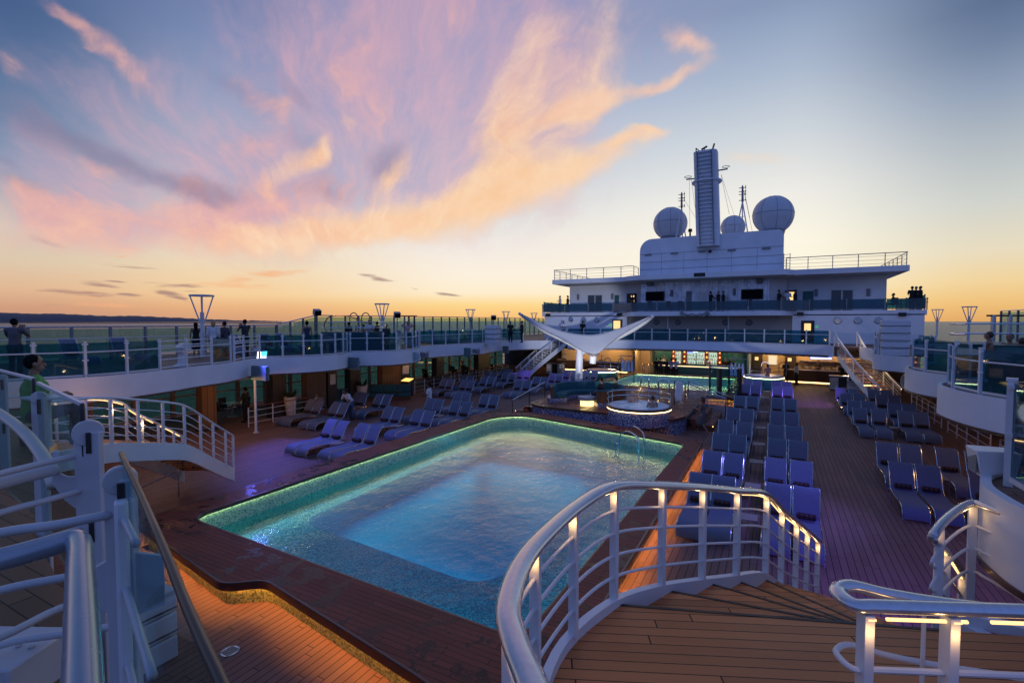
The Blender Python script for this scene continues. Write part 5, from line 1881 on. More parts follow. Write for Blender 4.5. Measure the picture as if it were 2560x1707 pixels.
ft.l.new(ms.outputs[0], ft.out.inputs[0])
fo = MB().grid(rows).build('fabric', fm, cn, smooth=180)
fo.modifiers.new('thick', 'SOLIDIFY').thickness = .02
MB().tube(lor, .025, 5).tube(upr, .025, 5).build('edge_cable', GREYM, cn)
fu = K(1040, 462, MY - .45)
bk = K(1035, 545, MY - .45)
MB().tube([(fu.x + .35 * math.cos(a * PI / 12), fu.y + .35 * math.sin(a * PI / 12), fu.z) for a in range(24)], .03, 6, True).build('ring', GREYM, cn)
MB().tube([(fu.x, fu.y, fu.z - .1), (bk.x, bk.y, bk.z)], [.24, .2], 16).build('drain_bucket', WHITE, cn)
for dx in (-.3, .3):
    MB().tube([(fu.x + dx, fu.y, fu.z), (fu.x + dx * .7, fu.y, fu.z - .12)], .012, 5).build('hanger', GREYM, cn)
MB().tube([tipL, K(430, 120, MY + .4)], .035, 6).tube([tipR, K(1530, 135, MY + .4)], .035, 6).build('tensioner', BLACK, cn)
MB().tube([K(760, 335, MY), jt], .012, 4).tube([K(1290, 290, MY), K(1090, 450, MY)], .012, 4).build('stay', GREYM, cn)
for s in ((jt.x + .9, MY - 2.2, .8),):
    lamp('SPOT', (fu.x + .3, fu.y - 2.4, .95), 300, (.82, .86, 1), .2, (fu.x, fu.y + .3, fu.z + 1.2), math.radians(95), .8)  # added spot with no fixture, brightens the canopy from below


# ------------------------------------------------------------------ far stairs to the bridge terrace
def far_stair(path, width, label, lit, wood):
    """path of (x,y,z) top to bottom centre line"""
    r = thing('staircase', label, 'stairs', path[-1])
    c_ = resample(catmull(path, 8), .08)
    n_ = 17
    pts = [c_[round(i * (len(c_) - 1) / n_)] for i in range(n_ + 1)]
    pl = [Vector((p.x, p.y)) for p in pts]
    L, R_ = offset(pl, width / 2), offset(pl, -width / 2)
    for i in range(n_):
        z = pts[i].z
        MB().prism([L[i], R_[i], R_[i + 1], L[i + 1]], z - .06, z - .0).build('tread', wood, r, smooth=0)
    for S in (L, R_):
        m = MB()
        zs = [p.z for p in pts]
        m.wall([(s.x, s.y) for s in S], [z - .36 for z in zs], [z + .08 for z in zs], .05)
        m.build('stringer', WHITE, r, smooth=40)
        MB().tube([(s.x, s.y, p.z + 1.0) for s, p in zip(S, pts)], .06, 8).build('handrail', WHITE, r)
        for k in range(4):
            MB().tube([(s.x, s.y, p.z + .2 + k * .2) for s, p in zip(S, pts)], .014, 5).build('bar', WHITE, r)
        for i in range(0, n_ + 1, 3):
            MB().bar((S[i].x, S[i].y, pts[i].z - .1), (S[i].x, S[i].y, pts[i].z + 1.0), .06, .05).build('post', WHITE, r, smooth=0)
        if lit:
            MB().tube([(s.x, s.y, p.z + .945) for s, p in zip(S, pts)], .01, 5).build('rail_led', WARM, r)
    return r


far_stair([(4.25, 41.6, 3.35), (4.45, 40.5, 2.7), (4.95, 39.3, 1.75), (5.6, 38.2, .8), (6.2, 37.3, .0)], 1.35, 'curved white stairs with wooden treads and lit handrails, far starboard side', True, TREAD)
far_stair([(-16.9, 41.0, 3.35), (-17.3, 40.2, 2.7), (-18.1, 39.2, 1.75), (-18.9, 38.4, .8), (-19.5, 37.7, .0)], 1.3, 'white stairs with bar railings on the far port side', False, BRONZE)
lamp('POINT', (4.6, 39.9, 4.0), 26, (1, .72, .4), .1)
lamp('POINT', (5.5, 38.0, 1.9), 22, (1, .66, .3), .1)

# ------------------------------------------------------------------ lounge furniture under the terraces
def sofa(x, y, w, rz, label, z=0, m=None):
    r = thing('bench_sofa', label, 'sofa', (x, y, z), rz=rz, local=True)
    MB().bx(-w / 2, w / 2, 0, .8, 0, .22).build('base', DARKW, r, smooth=0)
    k = max(1, round(w / .9))
    for i in range(k):
        x0, x1 = -w / 2 + w * i / k + .01, -w / 2 + w * (i + 1) / k - .01
        MB().bx(x0, x1, .02, .6, .22, .44).build('seat_cushion', m or TEAL, r, bevel=.04)
        MB().bx(x0, x1, .6, .8, .44, .95).build('back_cushion', m or TEAL, r, bevel=.05)
    return r


pA = P(962, 992, 0)
sofa(-21.9, 24.3, 2.6, math.radians(38), 'long teal sofa against the wide brown panel on the port side')
sofa(-23.0, 21.6, 2.2, math.radians(70), 'dark teal sofa left of the tall white planter')
sofa(7.9, 21.2, 2.4, math.radians(-60), 'dark sofa under the middle bulge on the starboard side', 0, paint('dark_sofa', (.03, .045, .05), .7))


def planter(x, y, h, label):
    r = thing('planter', label, 'planter', (x, y, 0))
    MB().lathe([(.2, 0), (.34, h - .02), (.34, h), (.28, h), (.28, h - .08)], (x, y, 0), 20).build('pot', paint('planter_white', (.55, .5, .48), .5) if 'planter_white' not in MATS else MATS['planter_white'], r)
    m = MB()
    random.seed(int(x * 7))
    for k in range(26):
        a = random.uniform(0, 2 * PI)
        l = random.uniform(.3, .65)
        lean = random.uniform(.1, .8)
        d_ = Vector((math.cos(a) * lean, math.sin(a) * lean, 1)).normalized()
        s_ = Vector((-math.sin(a), math.cos(a), 0))
        b0 = Vector((x + math.cos(a) * .1, y + math.sin(a) * .1, h - .05))
        mid = b0 + d_ * l * .5
        end = b0 + d_ * l + Vector((math.cos(a), math.sin(a), -.5)) * .1
        m.add([b0 - s_ * .015, b0 + s_ * .015, mid + s_ * .04, end, mid - s_ * .04], [(0, 1, 2, 3, 4)])
    m.build('leaves', paint('planter_leaf', (.02, .035, .015), .6) if 'planter_leaf' not in MATS else MATS['planter_leaf'], r, smooth=0)
    return r


q = P(717, 1005, 0)
planter(-22.9, 17.7, 1.05, 'white tapered planter with spiky plant by the near lounge')
planter(-22.9, 22.9, 1.05, 'white tapered planter with spiky plant between the two teal sofas')
hs = thing('host_stand', 'dark host stand with a lit yellow top at the port dining entrance', 'lectern', (-22.2, 26.4, 0))
MB().bx(-22.5, -21.9, 26.2, 26.6, 0, 1.05).build('body', BRONZE, hs, smooth=0)
MB().bar((-22.55, 26.4, 1.1), (-21.85, 26.4, 1.1), .5, .03, (0, -.3, 1)).build('lit_top', emit('lit_menu', (1, .62, .15), 1.6), hs, smooth=0)
o = thing('support_pole', 'thin white pole holding up the port terrace bulge', 'pole', (-20.95, 14.35, 0))
MB().cyl((-20.95, 14.35, 0), (-20.95, 14.35, 2.64), .055, n=12).build('shaft', WHITE, o)
MB().cyl((-20.95, 14.35, 0), (-20.95, 14.35, .03), .12, n=16).build('foot', WHITE, o)


def chair_proto():
    r = thing('dining_chair', 'c', 'chair', (0, 0, 0), local=True)
    MB().bx(-.22, .22, -.22, .22, .42, .47).build('seat', CHAIRM, r, bevel=.015)
    MB().bar((0, .2, .45), (0, .29, .95), .42, .035, (0, 1, 0)).build('backrest', CHAIRM, r, bevel=.01)
    for sx in (-.2, .2):
        for sy in (-.2, .2):
            MB().cyl((sx, sy, .42), (sx * 1.05, sy * 1.05, 0), .014, n=6).build('leg', GREYM, r)
    return r


CHAIRM = paint('chair_weave', (.018, .016, .015), .6, var=.3)
CH = chair_proto()
CHC = tree_cache(CH)
chused = [False]


def put_chair(x, y, z, rz, label, group):
    if not chused[0]:
        chused[0] = True
        CH.location = (x, y, z)
        CH.rotation_euler = (0, 0, rz)
        o = CH
        o['label'] = label
        o['group'] = group
    else:
        o = copy_tree(CH, CHC, (x, y, z), rz, label, group)
    return o


TTOP = paint('pale_table_top', (.45, .5, .46), .25)


def dining(x, y, z, idx, side):
    r = thing('dining_table', 'square dining table with pale top, %s from near, %s' % (ORD[idx], side), 'table', (x, y, z), group='dining tables on the ' + side)
    MB().bx(x - .4, x + .4, y - .4, y + .4, z + .72, z + .75).build('top', TTOP, r, bevel=.008)
    MB().cyl((x, y, z), (x, y, z + .72), .035, n=8).build('pedestal', GREYM, r)
    MB().cyl((x, y, z), (x, y, z + .03), .26, n=16).build('foot', GREYM, r)
    for a in (0, PI / 2, PI, -PI / 2)[:(4 if idx % 2 else 3)]:
        put_chair(x - math.sin(a) * .62, y + math.cos(a) * .62, z, a, 'dark dining chair at the %s table from near, %s' % (ORD[idx], side), 'dining chairs on the ' + side)


for i, (x, y) in enumerate(((-25.6, 16.2), (-26.2, 22.4), (-24.8, 28.6), (-26.6, 30.6), (-24.6, 32.4), (-26.4, 34.6), (-24.4, 36.2), (-26.2, 38.4), (-24.2, 40.2))):
    dining(x, y, 0, i, 'port side under the terrace')
for i, (x, y) in enumerate(((8.6, 25.2), (9.6, 27.6), (8.6, 30.2), (9.8, 32.6), (8.6, 35.2), (9.8, 38))):
    dining(x, y, 0, i, 'starboard side under the terrace')
for i, (px, py, Y) in enumerate(((805, 1000, 46.2), (875, 1000, 46.2), (110, 1020, 47.2), (140, 1020, 47.4), (2150, 1000, 47.2), (700, 1000, 46.3), (1270, 1000, 46.3))):
    p = W(px, py, Y)
    put_chair(p.x, Y, ZB, PI if i < 2 else .6 * i, 'dark chair behind the balcony glass, %s of seven listed port to starboard' % ORD[[2, 3, 0, 1, 6, 4, 5][i] if False else [3, 4, 0, 1, 6, 2, 5][i]], 'chairs on the upper balcony')

# ------------------------------------------------------------------ lamp posts, floodlights, speakers
def lamp_post(x, y, d_, label, rpx=None):
    c_ = PD(x, y, d_)
    r = thing('lamp_post', label, 'lamp post', (c_.x, c_.y, TZ), 'funnel shaped lamp posts')
    R_ = .5 if rpx is None else rpx / FPX * d_
    jz = c_.z - 1.35
    MB().cyl((c_.x, c_.y, TZ), (c_.x, c_.y, jz + .55), .11, .09, 12).build('pole', WHITE, r)
    MB().tube([(c_.x + R_ * math.cos(a * PI / 14), c_.y + R_ * math.sin(a * PI / 14), c_.z) for a in range(28)], .045, 6, True).build('ring', WHITE, r)
    for k in range(4):
        a = PI / 4 + k * PI / 2 + .3
        MB().tube([(c_.x + .08 * math.cos(a), c_.y + .08 * math.sin(a), jz), (c_.x + R_ * .97 * math.cos(a), c_.y + R_ * .97 * math.sin(a), c_.z)], .035, 6).build('strut', WHITE, r)


lamp_post(504, 739, 24, 'largest funnel topped lamp post on the port terrace beside the standing group')
lamp_post(955, 760, 36, 'funnel topped lamp post behind the raised port hot tub')
lamp_post(1176, 774, 52, 'funnel topped lamp post beyond the white locker stack on the port side')
lamp_post(1265, 779, 62, 'distant funnel lamp post left of the canopy tip')
lamp_post(1335, 783, 72, 'farthest funnel lamp post between the canopy tip and the superstructure')
lamp_post(2424, 767, 43, 'larger funnel lamp post on the starboard terrace at far right')
lamp_post(2344, 774, 54, 'second funnel lamp post on the starboard side right of the superstructure')
lamp_post(2285, 783, 42, 'funnel lamp post standing in front of the starboard end of the superstructure')
# side decks running on past the superstructure
for x0, x1, lab in ((-28.5, -20.9, 'port side deck running forward past the superstructure'), (9.6, 13.3, 'starboard side deck running forward past the superstructure')):
    o = MB().bx(x0, x1, 52.02, 86, TZ - .14, TZ - .004).build('side_deck', DECKY, smooth=0)
    tag(o, lab, 'deck', kind='structure')
side_screen(-28.3, 44.1, 80, lambda y: ZS2 - .02, 'farthest green wind screen beyond the port stairs', 1.4)


def floodlight(x, y, d_, label, zpole=TZ, lit=False, sc=1.0):
    c_ = PD(x, y, d_)
    r = thing('floodlight', label, 'floodlight', (c_.x, c_.y, zpole))
    tgt = Vector((-8, 14, 0))
    dv = (tgt - c_).normalized()
    MB().bar(c_ - dv * .22 * sc, c_ + dv * .18 * sc, .42 * sc, .34 * sc).build('housing', GREYM, r, bevel=.03)
    MB().bar(c_ + dv * .185 * sc, c_ + dv * .2 * sc, .36 * sc, .28 * sc).build('lens', WHITEL if lit else BLKSCR, r, smooth=0)
    MB().cyl((c_.x, c_.y, zpole), (c_.x, c_.y, c_.z), .03 * sc, n=8).build('pole', GREYM, r)
    return c_, r


fc_, _ = floodlight(793, 781, 30, 'floodlight on the post at the top of the sloping screen')
lamp('SPOT', fc_ + Vector((.4, .15, .05)), 3000, (.93, .92, 1), .15, (fu.x + .2, fu.y + .4, fu.z + 1.3), math.radians(26), .6)  # white spot added at this dark-lensed fixture to brighten the canopy
floodlight(993, 787, 33, 'floodlight on a post right of the raised port hot tub')
floodlight(1234, 794, 40, 'small floodlight on the far port wind screen')
FLc, flr = floodlight(648, 884, 23.4, 'brightly lit violet white floodlight on the port terrace', TZ, True, 1.25)


def hung_speaker(px0, py0, px1, py1, Y, label):
    a, b_ = PY(px0, py0, Y), PY(px1, py1, Y)
    r = thing('hanging_speaker', label, 'speaker', ((a.x + b_.x) / 2, Y, (a.z + b_.z) / 2), 'flat speakers on the port terrace edge')
    MB().bx(a.x, b_.x, Y - .12, Y + .05, b_.z, a.z).build('panel', paint('speaker_teal', (.1, .17, .19), .6) if 'speaker_teal' not in MATS else MATS['speaker_teal'], r, bevel=.015)
    MB().bx((a.x + b_.x) / 2 - .06, (a.x + b_.x) / 2 + .06, Y + .05, Y + .4, (a.z + b_.z) / 2, (a.z + b_.z) / 2 + .1).build('bracket', GREYM, r, smooth=0)


g2 = lambda x, y: (600 + x / 3.672, 700 + y / 3.672)
hung_speaker(*g2(122, 783), *g2(262, 925), 13.9, 'largest flat blue grey speaker on the port terrace edge by the white pole')
hung_speaker(*g2(1000, 708), *g2(1092, 826), 19.4, 'flat speaker in the notch between two port terrace bulges')
hung_speaker(*g2(1622, 658), *g2(1677, 752), 25.2, 'flat speaker right of the clock on the port terrace edge')
hung_speaker(*g2(2062, 622), *g2(2118, 706), 29.2, 'small flat speaker farther along the port terrace edge')
hung_speaker(1258, 865, 1271, 883, 35.8, 'smallest flat speaker on the port terrace edge near the far stairs')
# wall clock on the bulge
ck = PX(1021, 893, -19.05)
o = thing('wall_clock', 'round white clock on the second port terrace bulge', 'clock', ck)
cdir = Vector((.75, -.66, 0))
cc = Vector((-18.93, 22.55, 3.0))
cc = Vector((-19.02, 23.3, ck.z))
MB().cyl(cc - cdir * .08, cc + cdir * .06, .33, n=28).build('case', WHITE, o)
MB().cyl(cc + cdir * .061, cc + cdir * .07, .28, n=28).build('face', paint('clock_face', (.3, .42, .45), .5), o)
s_ = cdir.cross(Vector((0, 0, 1)))
MB().bar(cc + cdir * .08, cc + cdir * .08 + Vector((0, 0, -.2)), .03, .01, s_).bar(cc + cdir * .08, cc + cdir * .08 + s_ * .05 + Vector((0, 0, .22)), .025, .01, s_).build('hands', BLACK, o)
# starboard drum lamp on the fascia
dl = PD(2281, 954, 25.5)
o = thing('wall_clock', 'round white drum clock on the starboard terrace bulge', 'clock', dl)
dd = Vector((-.9, -.43, 0)).normalized()
MB().cyl(dl - dd * .05, dl + dd * .3, .42, n=28).build('case', WHITE, o)
MB().cyl(dl + dd * .3, dl + dd * .31, .36, n=28).build('face', paint('clock_face_blue', (.25, .38, .5), .5), o)
s_ = dd.cross(Vector((0, 0, 1)))
MB().bar(dl + dd * .32, dl + dd * .32 + Vector((0, 0, .26)), .03, .01, s_).bar(dl + dd * .32, dl + dd * .32 + s_ * .16 + Vector((0, 0, -.1)), .03, .01, s_).build('hands', BLACK, o)
# deck binocular machine
c_ = P(455, 918, TZ)
o = thing('deck_searchlight', 'white swivelling searchlight on the port terrace behind the bar gate', 'searchlight', c_)
MB().lathe([(.26, 0), (.28, .08), (.14, .14), (.12, .5), (.18, .55)], c_, 16).build('base', WHITE, o)
MB().cyl(c_ + Vector((-.25, .1, .72)), c_ + Vector((.45, -.05, .8)), .17, .15, 16).build('barrel', WHITE, o)
# locker stacks
def lockers(p, n_, w_, label, group=None):
    r = thing('locker_stack', label, 'locker', p)
    for k in range(n_):
        MB().bx(p.x - w_ / 2, p.x + w_ / 2, p.y - .35, p.y + .35, p.z + k * .36 + .01, p.z + k * .36 + .345).build('box', WHITE, r, bevel=.02)
    for k in range(1, n_):
        MB().bx(p.x - w_ / 2 - .004, p.x + w_ / 2 + .004, p.y - .356, p.y + .356, p.z + k * .36 + .05, p.z + k * .36 + .08).build('strap', BLACK, r, smooth=0)


lockers(P(1232, 860, TZ), 4, 1.0, 'white locker stack at the rail of the far port terrace')
lockers(P(2235, 889, TZ), 5, 1.15, 'white locker stack with black straps at the head of the starboard stairs')
# fascia projectors
for px, py, d_, lab in ((1061, 886, 31, 'grey projector hung beside the flat speaker right of the clock'), (1190, 877, 36, 'grey projector on the far port terrace edge'), (1298, 866, 44, 'pale sign box and projector on the port edge near the stairs'), (2018, 876, 39.5, 'black projector under the bridge terrace edge'), (2280, 914, 27, 'grey projector between the starboard bulges')):
    c_ = PD(px, py, d_)
    r = thing('edge_projector', lab, 'projector', c_)
    MB().bar(c_ + Vector((-.25, .05, 0)), c_ + Vector((.25, -.05, -.05)), .3, .3).build('housing', GREYM, r, bevel=.03)
    MB().bar(c_ + Vector((0, .1, .1)), c_ + Vector((0, .5, .15)), .05, .05).build('bracket', GREYM, r)

# raised hot tub on the port terrace
rt = thing('raised_hot_tub', 'raised dark sided hot tub on the port terrace with people inside', 'hot tub', (-23.3, 22.6, TZ))
MB().lathe([(1.85, 0), (1.85, 1.05), (1.9, 1.1), (1.6, 1.1)], (-23.3, 22.6, TZ), 32).build('drum', TEALP, rt)
MB().lathe([(1.6, 1.05), (1.55, 1.06)], (-23.3, 22.6, TZ), 32).build('water', FOAM, rt, smooth=0)
for zz in (1.35, 1.7):
    MB().tube([(-23.3 + 1.8 * math.cos(a * PI / 20), 22.6 + 1.8 * math.sin(a * PI / 20), TZ + zz) for a in range(-14, 16)], .025, 6).build('rail', CHROME, rt)
for px in (1032, 1142):
    c_ = PD(*g2(px, 300), 31)
    rad = 38 / 3.672 * 31 / FPX
    MB().tube([(c_.x - rad * .9, c_.y, TZ + 1.1), (c_.x - rad * .9, c_.y, c_.z - rad)] + [(c_.x - rad * .9 * math.cos(a * PI / 10), c_.y + .2 * a / 10, c_.z - rad + rad * math.sin(a * PI / 10)) for a in range(1, 10)] + [(c_.x + rad * .9, c_.y + .2, c_.z - rad), (c_.x + rad * .6, c_.y + .2, c_.z - rad * 2.2)], .03, 7).build('hoop', BRONZE, rt)
c_ = [PD(*g2(x, y), 30.0) for x, y in ((805, 480), (775, 430), (785, 380), (835, 333), (1000, 335), (1170, 400))]
MB().tube(catmull(c_, 6), .035, 7).build('curved_handrail', HANDW, rt)
o = thing('shower_frame', 'dark post frame beside the raised port hot tub', 'frame', PD(*g2(1560, 480), 33))
a, b_ = PD(*g2(1480, 330), 33), PD(*g2(1625, 330), 33)
MB().bar(a, b_, .07, .07).build('beam', BRONZE, o)
for q in (1550, 1600):
    e_ = PD(*g2(q, 330), 33)
    MB().cyl((e_.x, e_.y, TZ), e_, .06).build('post', BRONZE, o)

# life ring on the port terrace gate
q = PD(661, 857, 25.2)
o = thing('life_ring', 'red and white life ring on the port terrace by the bar gate', 'life ring', q)
u_ = Vector((RT.x, RT.y, 0))
MB().tube([q + u_ * (.3 * math.cos(a * PI / 12)) + Vector((0, 0, .3 * math.sin(a * PI / 12))) for a in range(24)], .07, 8, True).build('ring', paint('ring_red', (.45, .04, .02), .5), o)
for k in range(4):
    a = k * PI / 2 + PI / 4
    MB().tube([q + u_ * (.3 * math.cos(a + t)) + Vector((0, 0, .3 * math.sin(a + t))) for t in (-.2, 0, .2)], .074, 8).build('band', WHITE, o)
MB().cyl((q.x, q.y, TZ), (q.x, q.y, q.z - .3), .03).build('stand', GREYM, o)
# ------------------------------------------------------------------ people
PM = {}


def cloth(name, col, rough=.85):
    if name not in PM:
        PM[name] = paint(name, col, rough, var=.12, scale=14, bump=.12, bscale=180)
    return PM[name]


SKIN = {'light': paint('skin_light', (.42, .24, .17), .55), 'tan': paint('skin_tan', (.28, .15, .09), .55), 'brown': paint('skin_brown', (.15, .075, .045), .55)}
HAIR = {'black': paint('hair_black', (.006, .005, .005), .9, spec=.15), 'brown': paint('hair_brown', (.05, .025, .014), .6), 'blond': paint('hair_blond', (.32, .2, .09), .6), 'grey': paint('hair_grey', (.2, .19, .18), .6)}


FUSEQ = []


def fuse(mb, name, mat, parent, vox, smooth=2):
    """grow one continuous skin over the overlapping limbs and keep the result as a plain mesh"""
    me = bpy.data.meshes.new(name + '_src')
    me.from_pydata(mb.v, [], mb.f)
    o = bpy.data.objects.new(name, me)
    COL.objects.link(o)
    rm = o.modifiers.new('skin', 'REMESH')
    rm.mode = 'VOXEL'
    rm.voxel_size = vox
    sm = o.modifiers.new('smooth', 'SMOOTH')
    sm.iterations = smooth
    sm.factor = .5
    FUSEQ.append((o, mat, name))
    o.parent = parent
    return o


def limb(m, pts, rs, n=10):
    m.tube(pts, rs, n)
    for p, r in zip(pts, rs):
        m.ball(p, r, n, 6)


def person(x, y, z, rz, label, arms='down', legs='stand', top=None, bottom=None, skin='tan', hair='black', hairstyle='short', dress=None, h=1.75, vox=.022, sleeve=1, lean=0, hold=None, group=None, turn=0):
    r = thing('person', label, 'person', (x, y, z), group, rz, local=True)
    k = h / 1.75
    V_ = lambda a, b_, c_: Vector((a * k, b_ * k, c_ * k))
    pel, che, nek = V_(0, 0, .96), V_(0, .01, 1.3), V_(0, 0, 1.49)
    J = {}
    for s in (-1, 1):
        J['hip', s] = V_(s * .095, 0, .93)
        J['knee', s] = V_(s * .1, .03, .5)
        J['ank', s] = V_(s * .105, -.01, .09)
        J['sh', s] = V_(s * .185, 0, 1.43)
        J['el', s] = V_(s * .24, -.03, 1.14)
        J['ha', s] = V_(s * .235, .1, .9)
    if legs == 'walk':
        J['knee', 1], J['ank', 1] = V_(.1, .2, .52), V_(.1, .26, .09)
        J['knee', -1], J['ank', -1] = V_(-.1, -.02, .5), V_(-.1, -.3, .14)
    if legs == 'sit':
        dz = -.46
        for q in (pel, che, nek):
            q.z += dz * k
        for s in (-1, 1):
            J['hip', s].z += dz * k
            for n_ in ('sh', 'el', 'ha'):
                J[n_, s].z += dz * k
            J['knee', s] = V_(s * .14, .42, .5)
            J['ank', s] = V_(s * .14, .42, .08)
            if arms == 'down':
                J['el', s] = V_(s * .25, .08, .74)
                J['ha', s] = V_(s * .16, .32, .6)
    if arms == 'phone':
        for s in (-1, 1):
            J['el', s] = J['sh', s] + V_(s * .08, .2, -.2)
            J['ha', s] = J['sh', s] + V_(-s * .11, .36, .06)
    if arms == 'raised':
        for s in (-1, 1):
            J['el', s] = J['sh', s] + V_(s * .2, .1, .02)
            J['ha', s] = J['sh', s] + V_(-s * .02, .2, .24)
    if arms == 'rail':
        for s in (-1, 1):
            J['el', s] = J['sh', s] + V_(s * .06, .16, -.25)
            J['ha', s] = J['sh', s] + V_(-s * .06, .4, -.3)
    if arms == 'hold':
        for s in (-1, 1):
            J['el', s] = J['sh', s] + V_(s * .07, .05, -.28)
            J['ha', s] = J['sh', s] + V_(-s * .1, .28, -.24)
    if arms == 'bend':
        for s in (-1, 1):
            J['el', s] = J['sh', s] + V_(s * .08, .06, -.26)
            J['ha', s] = J['sh', s] + V_(s * .04, .12, -.5)
    if lean:
        def rot(q):
            d_ = q - pel
            c_, s_ = math.cos(lean), math.sin(lean)
            return pel + Vector((d_.x, d_.y * c_ + d_.z * s_, d_.z * c_ - d_.y * s_))
        che, nek = rot(che), rot(nek)
        for s in (-1, 1):
            o_ = J['sh', s].copy()
            J['sh', s] = rot(J['sh', s])
            dd = J['sh', s] - o_
            for n_ in ('el', 'ha'):
                J[n_, s] = J[n_, s] + dd
    up = (nek - che).normalized()
    head = nek + up * .155 * k + Vector((0, .025 * k, 0))
    ct, st_ = math.cos(turn), math.sin(turn)
    hd = lambda a, b_, c_: head + Vector(((a * ct - b_ * st_) * k, (a * st_ + b_ * ct) * k, c_ * k))
    m = MB()
    limb(m, [pel, pel.lerp(che, .5), che, che.lerp(nek, .55)], [.135 * k, .12 * k, .14 * k, .1 * k], 12)
    for s in (-1, 1):
        limb(m, [che.lerp(nek, .45), J['sh', s]], [.085 * k, .062 * k])
        limb(m, [J['sh', s], J['el', s], J['ha', s]], [.055 * k, .042 * k, .028 * k])
        limb(m, [J['hip', s], J['knee', s], J['ank', s]], [.088 * k, .058 * k, .036 * k])
        limb(m, [pel, J['hip', s]], [.12 * k, .09 * k])
        ft = Vector((J['ank', s].x * 1.1, J['ank', s].y + .15 * k, J['ank', s].z - .045 * k))
        limb(m, [J['ank', s] - Vector((0, .03 * k, .03 * k)), ft], [.042 * k, .033 * k])
        # hand: palm, four bent fingers of unequal length and a thumb
        w_ = J['ha', s]
        d_ = (J['ha', s] - J['el', s]).normalized()
        sd = Vector((1, 0, 0)) - d_ * d_.x
        sd = sd.normalized() if sd.length > .2 else Vector((0, 1, 0))
        nn = d_.cross(sd)
        pc = w_ + d_ * .05 * k
        limb(m, [w_, pc, w_ + d_ * .085 * k], [.024 * k, .032 * k, .03 * k], 8)
        for fi, (off, ln) in enumerate(((-.027, .062), (-.009, .075), (.009, .07), (.026, .054))):
            b0 = w_ + d_ * .085 * k + sd * off * k
            mid = b0 + d_ * ln * .55 * k + nn * .012 * k
            e0 = mid + d_ * ln * .35 * k + nn * .03 * k
            limb(m, [b0, mid, e0], [.0095 * k, .009 * k, .0075 * k], 6)
        t0 = w_ + d_ * .03 * k - sd * s * .03 * k
        limb(m, [t0, t0 - sd * s * .03 * k + d_ * .03 * k, t0 - sd * s * .032 * k + d_ * .06 * k + nn * .01 * k], [.013 * k, .011 * k, .009 * k], 6)
    limb(m, [che.lerp(nek, .7), nek, head - up * .06 * k], [.075 * k, .055 * k, .052 * k], 10)
    m.ball(hd(0, 0, .02), .086 * k, 14, 10, 1.28, 1.12)
    m.ball(hd(0, .035, -.055), .062 * k, 12, 8, .95)
    limb(m, [hd(0, .085, .02), hd(0, .112, -.02)], [.012 * k, .018 * k], 8)
    for s in (-1, 1):
        m.ball(hd(s * .086, -.005, .0), .024 * k, 8, 6, 1.4)
    fuse(m, 'body', SKIN[skin], r, vox)
    # face details
    if vox < .02:
        for s in (-1, 1):
            MB().ball(hd(s * .034, .084, .025), .012 * k, 8, 6).build('eye', HAIR['black'], r)
            MB().bar(hd(s * .018, .094, .048), hd(s * .056, .082, .05), .012 * k, .01 * k).build('eyebrow', HAIR[hair], r)
        MB().tube([hd(-.026, .09, -.058), hd(0, .1, -.06), hd(.026, .09, -.058)], .007 * k, 6).build('mouth', paint('lips', (.2, .07, .06), .5) if 'lips' not in MATS else MATS['lips'], r)
    # hair
    hm = MB()
    hm.ball(hd(0, -.024, .035), .096 * k, 14, 10, 1.14, 1.04)
    if hairstyle == 'long':
        limb(hm, [hd(0, -.07, .02), hd(0, -.1, -.12), hd(0, -.1, -.26)], [.085 * k, .09 * k, .06 * k])
    if hairstyle == 'bun':
        hm.ball(hd(0, -.09, .13), .05 * k)
    if hairstyle == 'bob':
        limb(hm, [hd(0, -.06, .0), hd(0, -.07, -.1)], [.09 * k, .085 * k])
    fuse(hm, 'hair', HAIR[hair], r, max(.012, vox * .8), 1)
    # clothes follow the body
    if top is not None:
        t_ = MB()
        limb(t_, [pel + Vector((0, 0, .0)), pel.lerp(che, .5), che, che.lerp(nek, .5)], [.155 * k, .142 * k, .16 * k, .115 * k], 12)
        for s in (-1, 1):
            limb(t_, [che.lerp(nek, .4), J['sh', s]], [.1 * k, .076 * k])
            if sleeve == 1:
                limb(t_, [J['sh', s], J['sh', s].lerp(J['el', s], .7)], [.072 * k, .064 * k])
            elif sleeve == 2:
                limb(t_, [J['sh', s], J['el', s], J['el', s].lerp(J['ha', s], .85)], [.072 * k, .06 * k, .045 * k])
        fuse(t_, 'shirt', top, r, vox)
        MB().tube([nek + Vector((.062 * k * math.cos(a * PI / 8), .06 * k * math.sin(a * PI / 8), -.025 * k)) for a in range(16)], .012 * k, 6, True).build('collar', top, r)
    if bottom is not None:
        t_ = MB()
        for s in (-1, 1):
            limb(t_, [pel, J['hip', s]], [.15 * k, .108 * k])
            limb(t_, [J['hip', s], J['knee', s], J['knee', s].lerp(J['ank', s], .92)], [.108 * k, .076 * k, .058 * k])
        fuse(t_, 'trousers', bottom, r, vox)
        for s in (-1, 1):
            f_ = MB()
            ft = Vector((J['ank', s].x * 1.1, J['ank', s].y + .16 * k, J['ank', s].z - .045 * k))
            limb(f_, [J['ank', s] - Vector((0, .03 * k, .035 * k)), ft], [.05 * k, .042 * k])
            f_.build('shoe', BLACK, r)
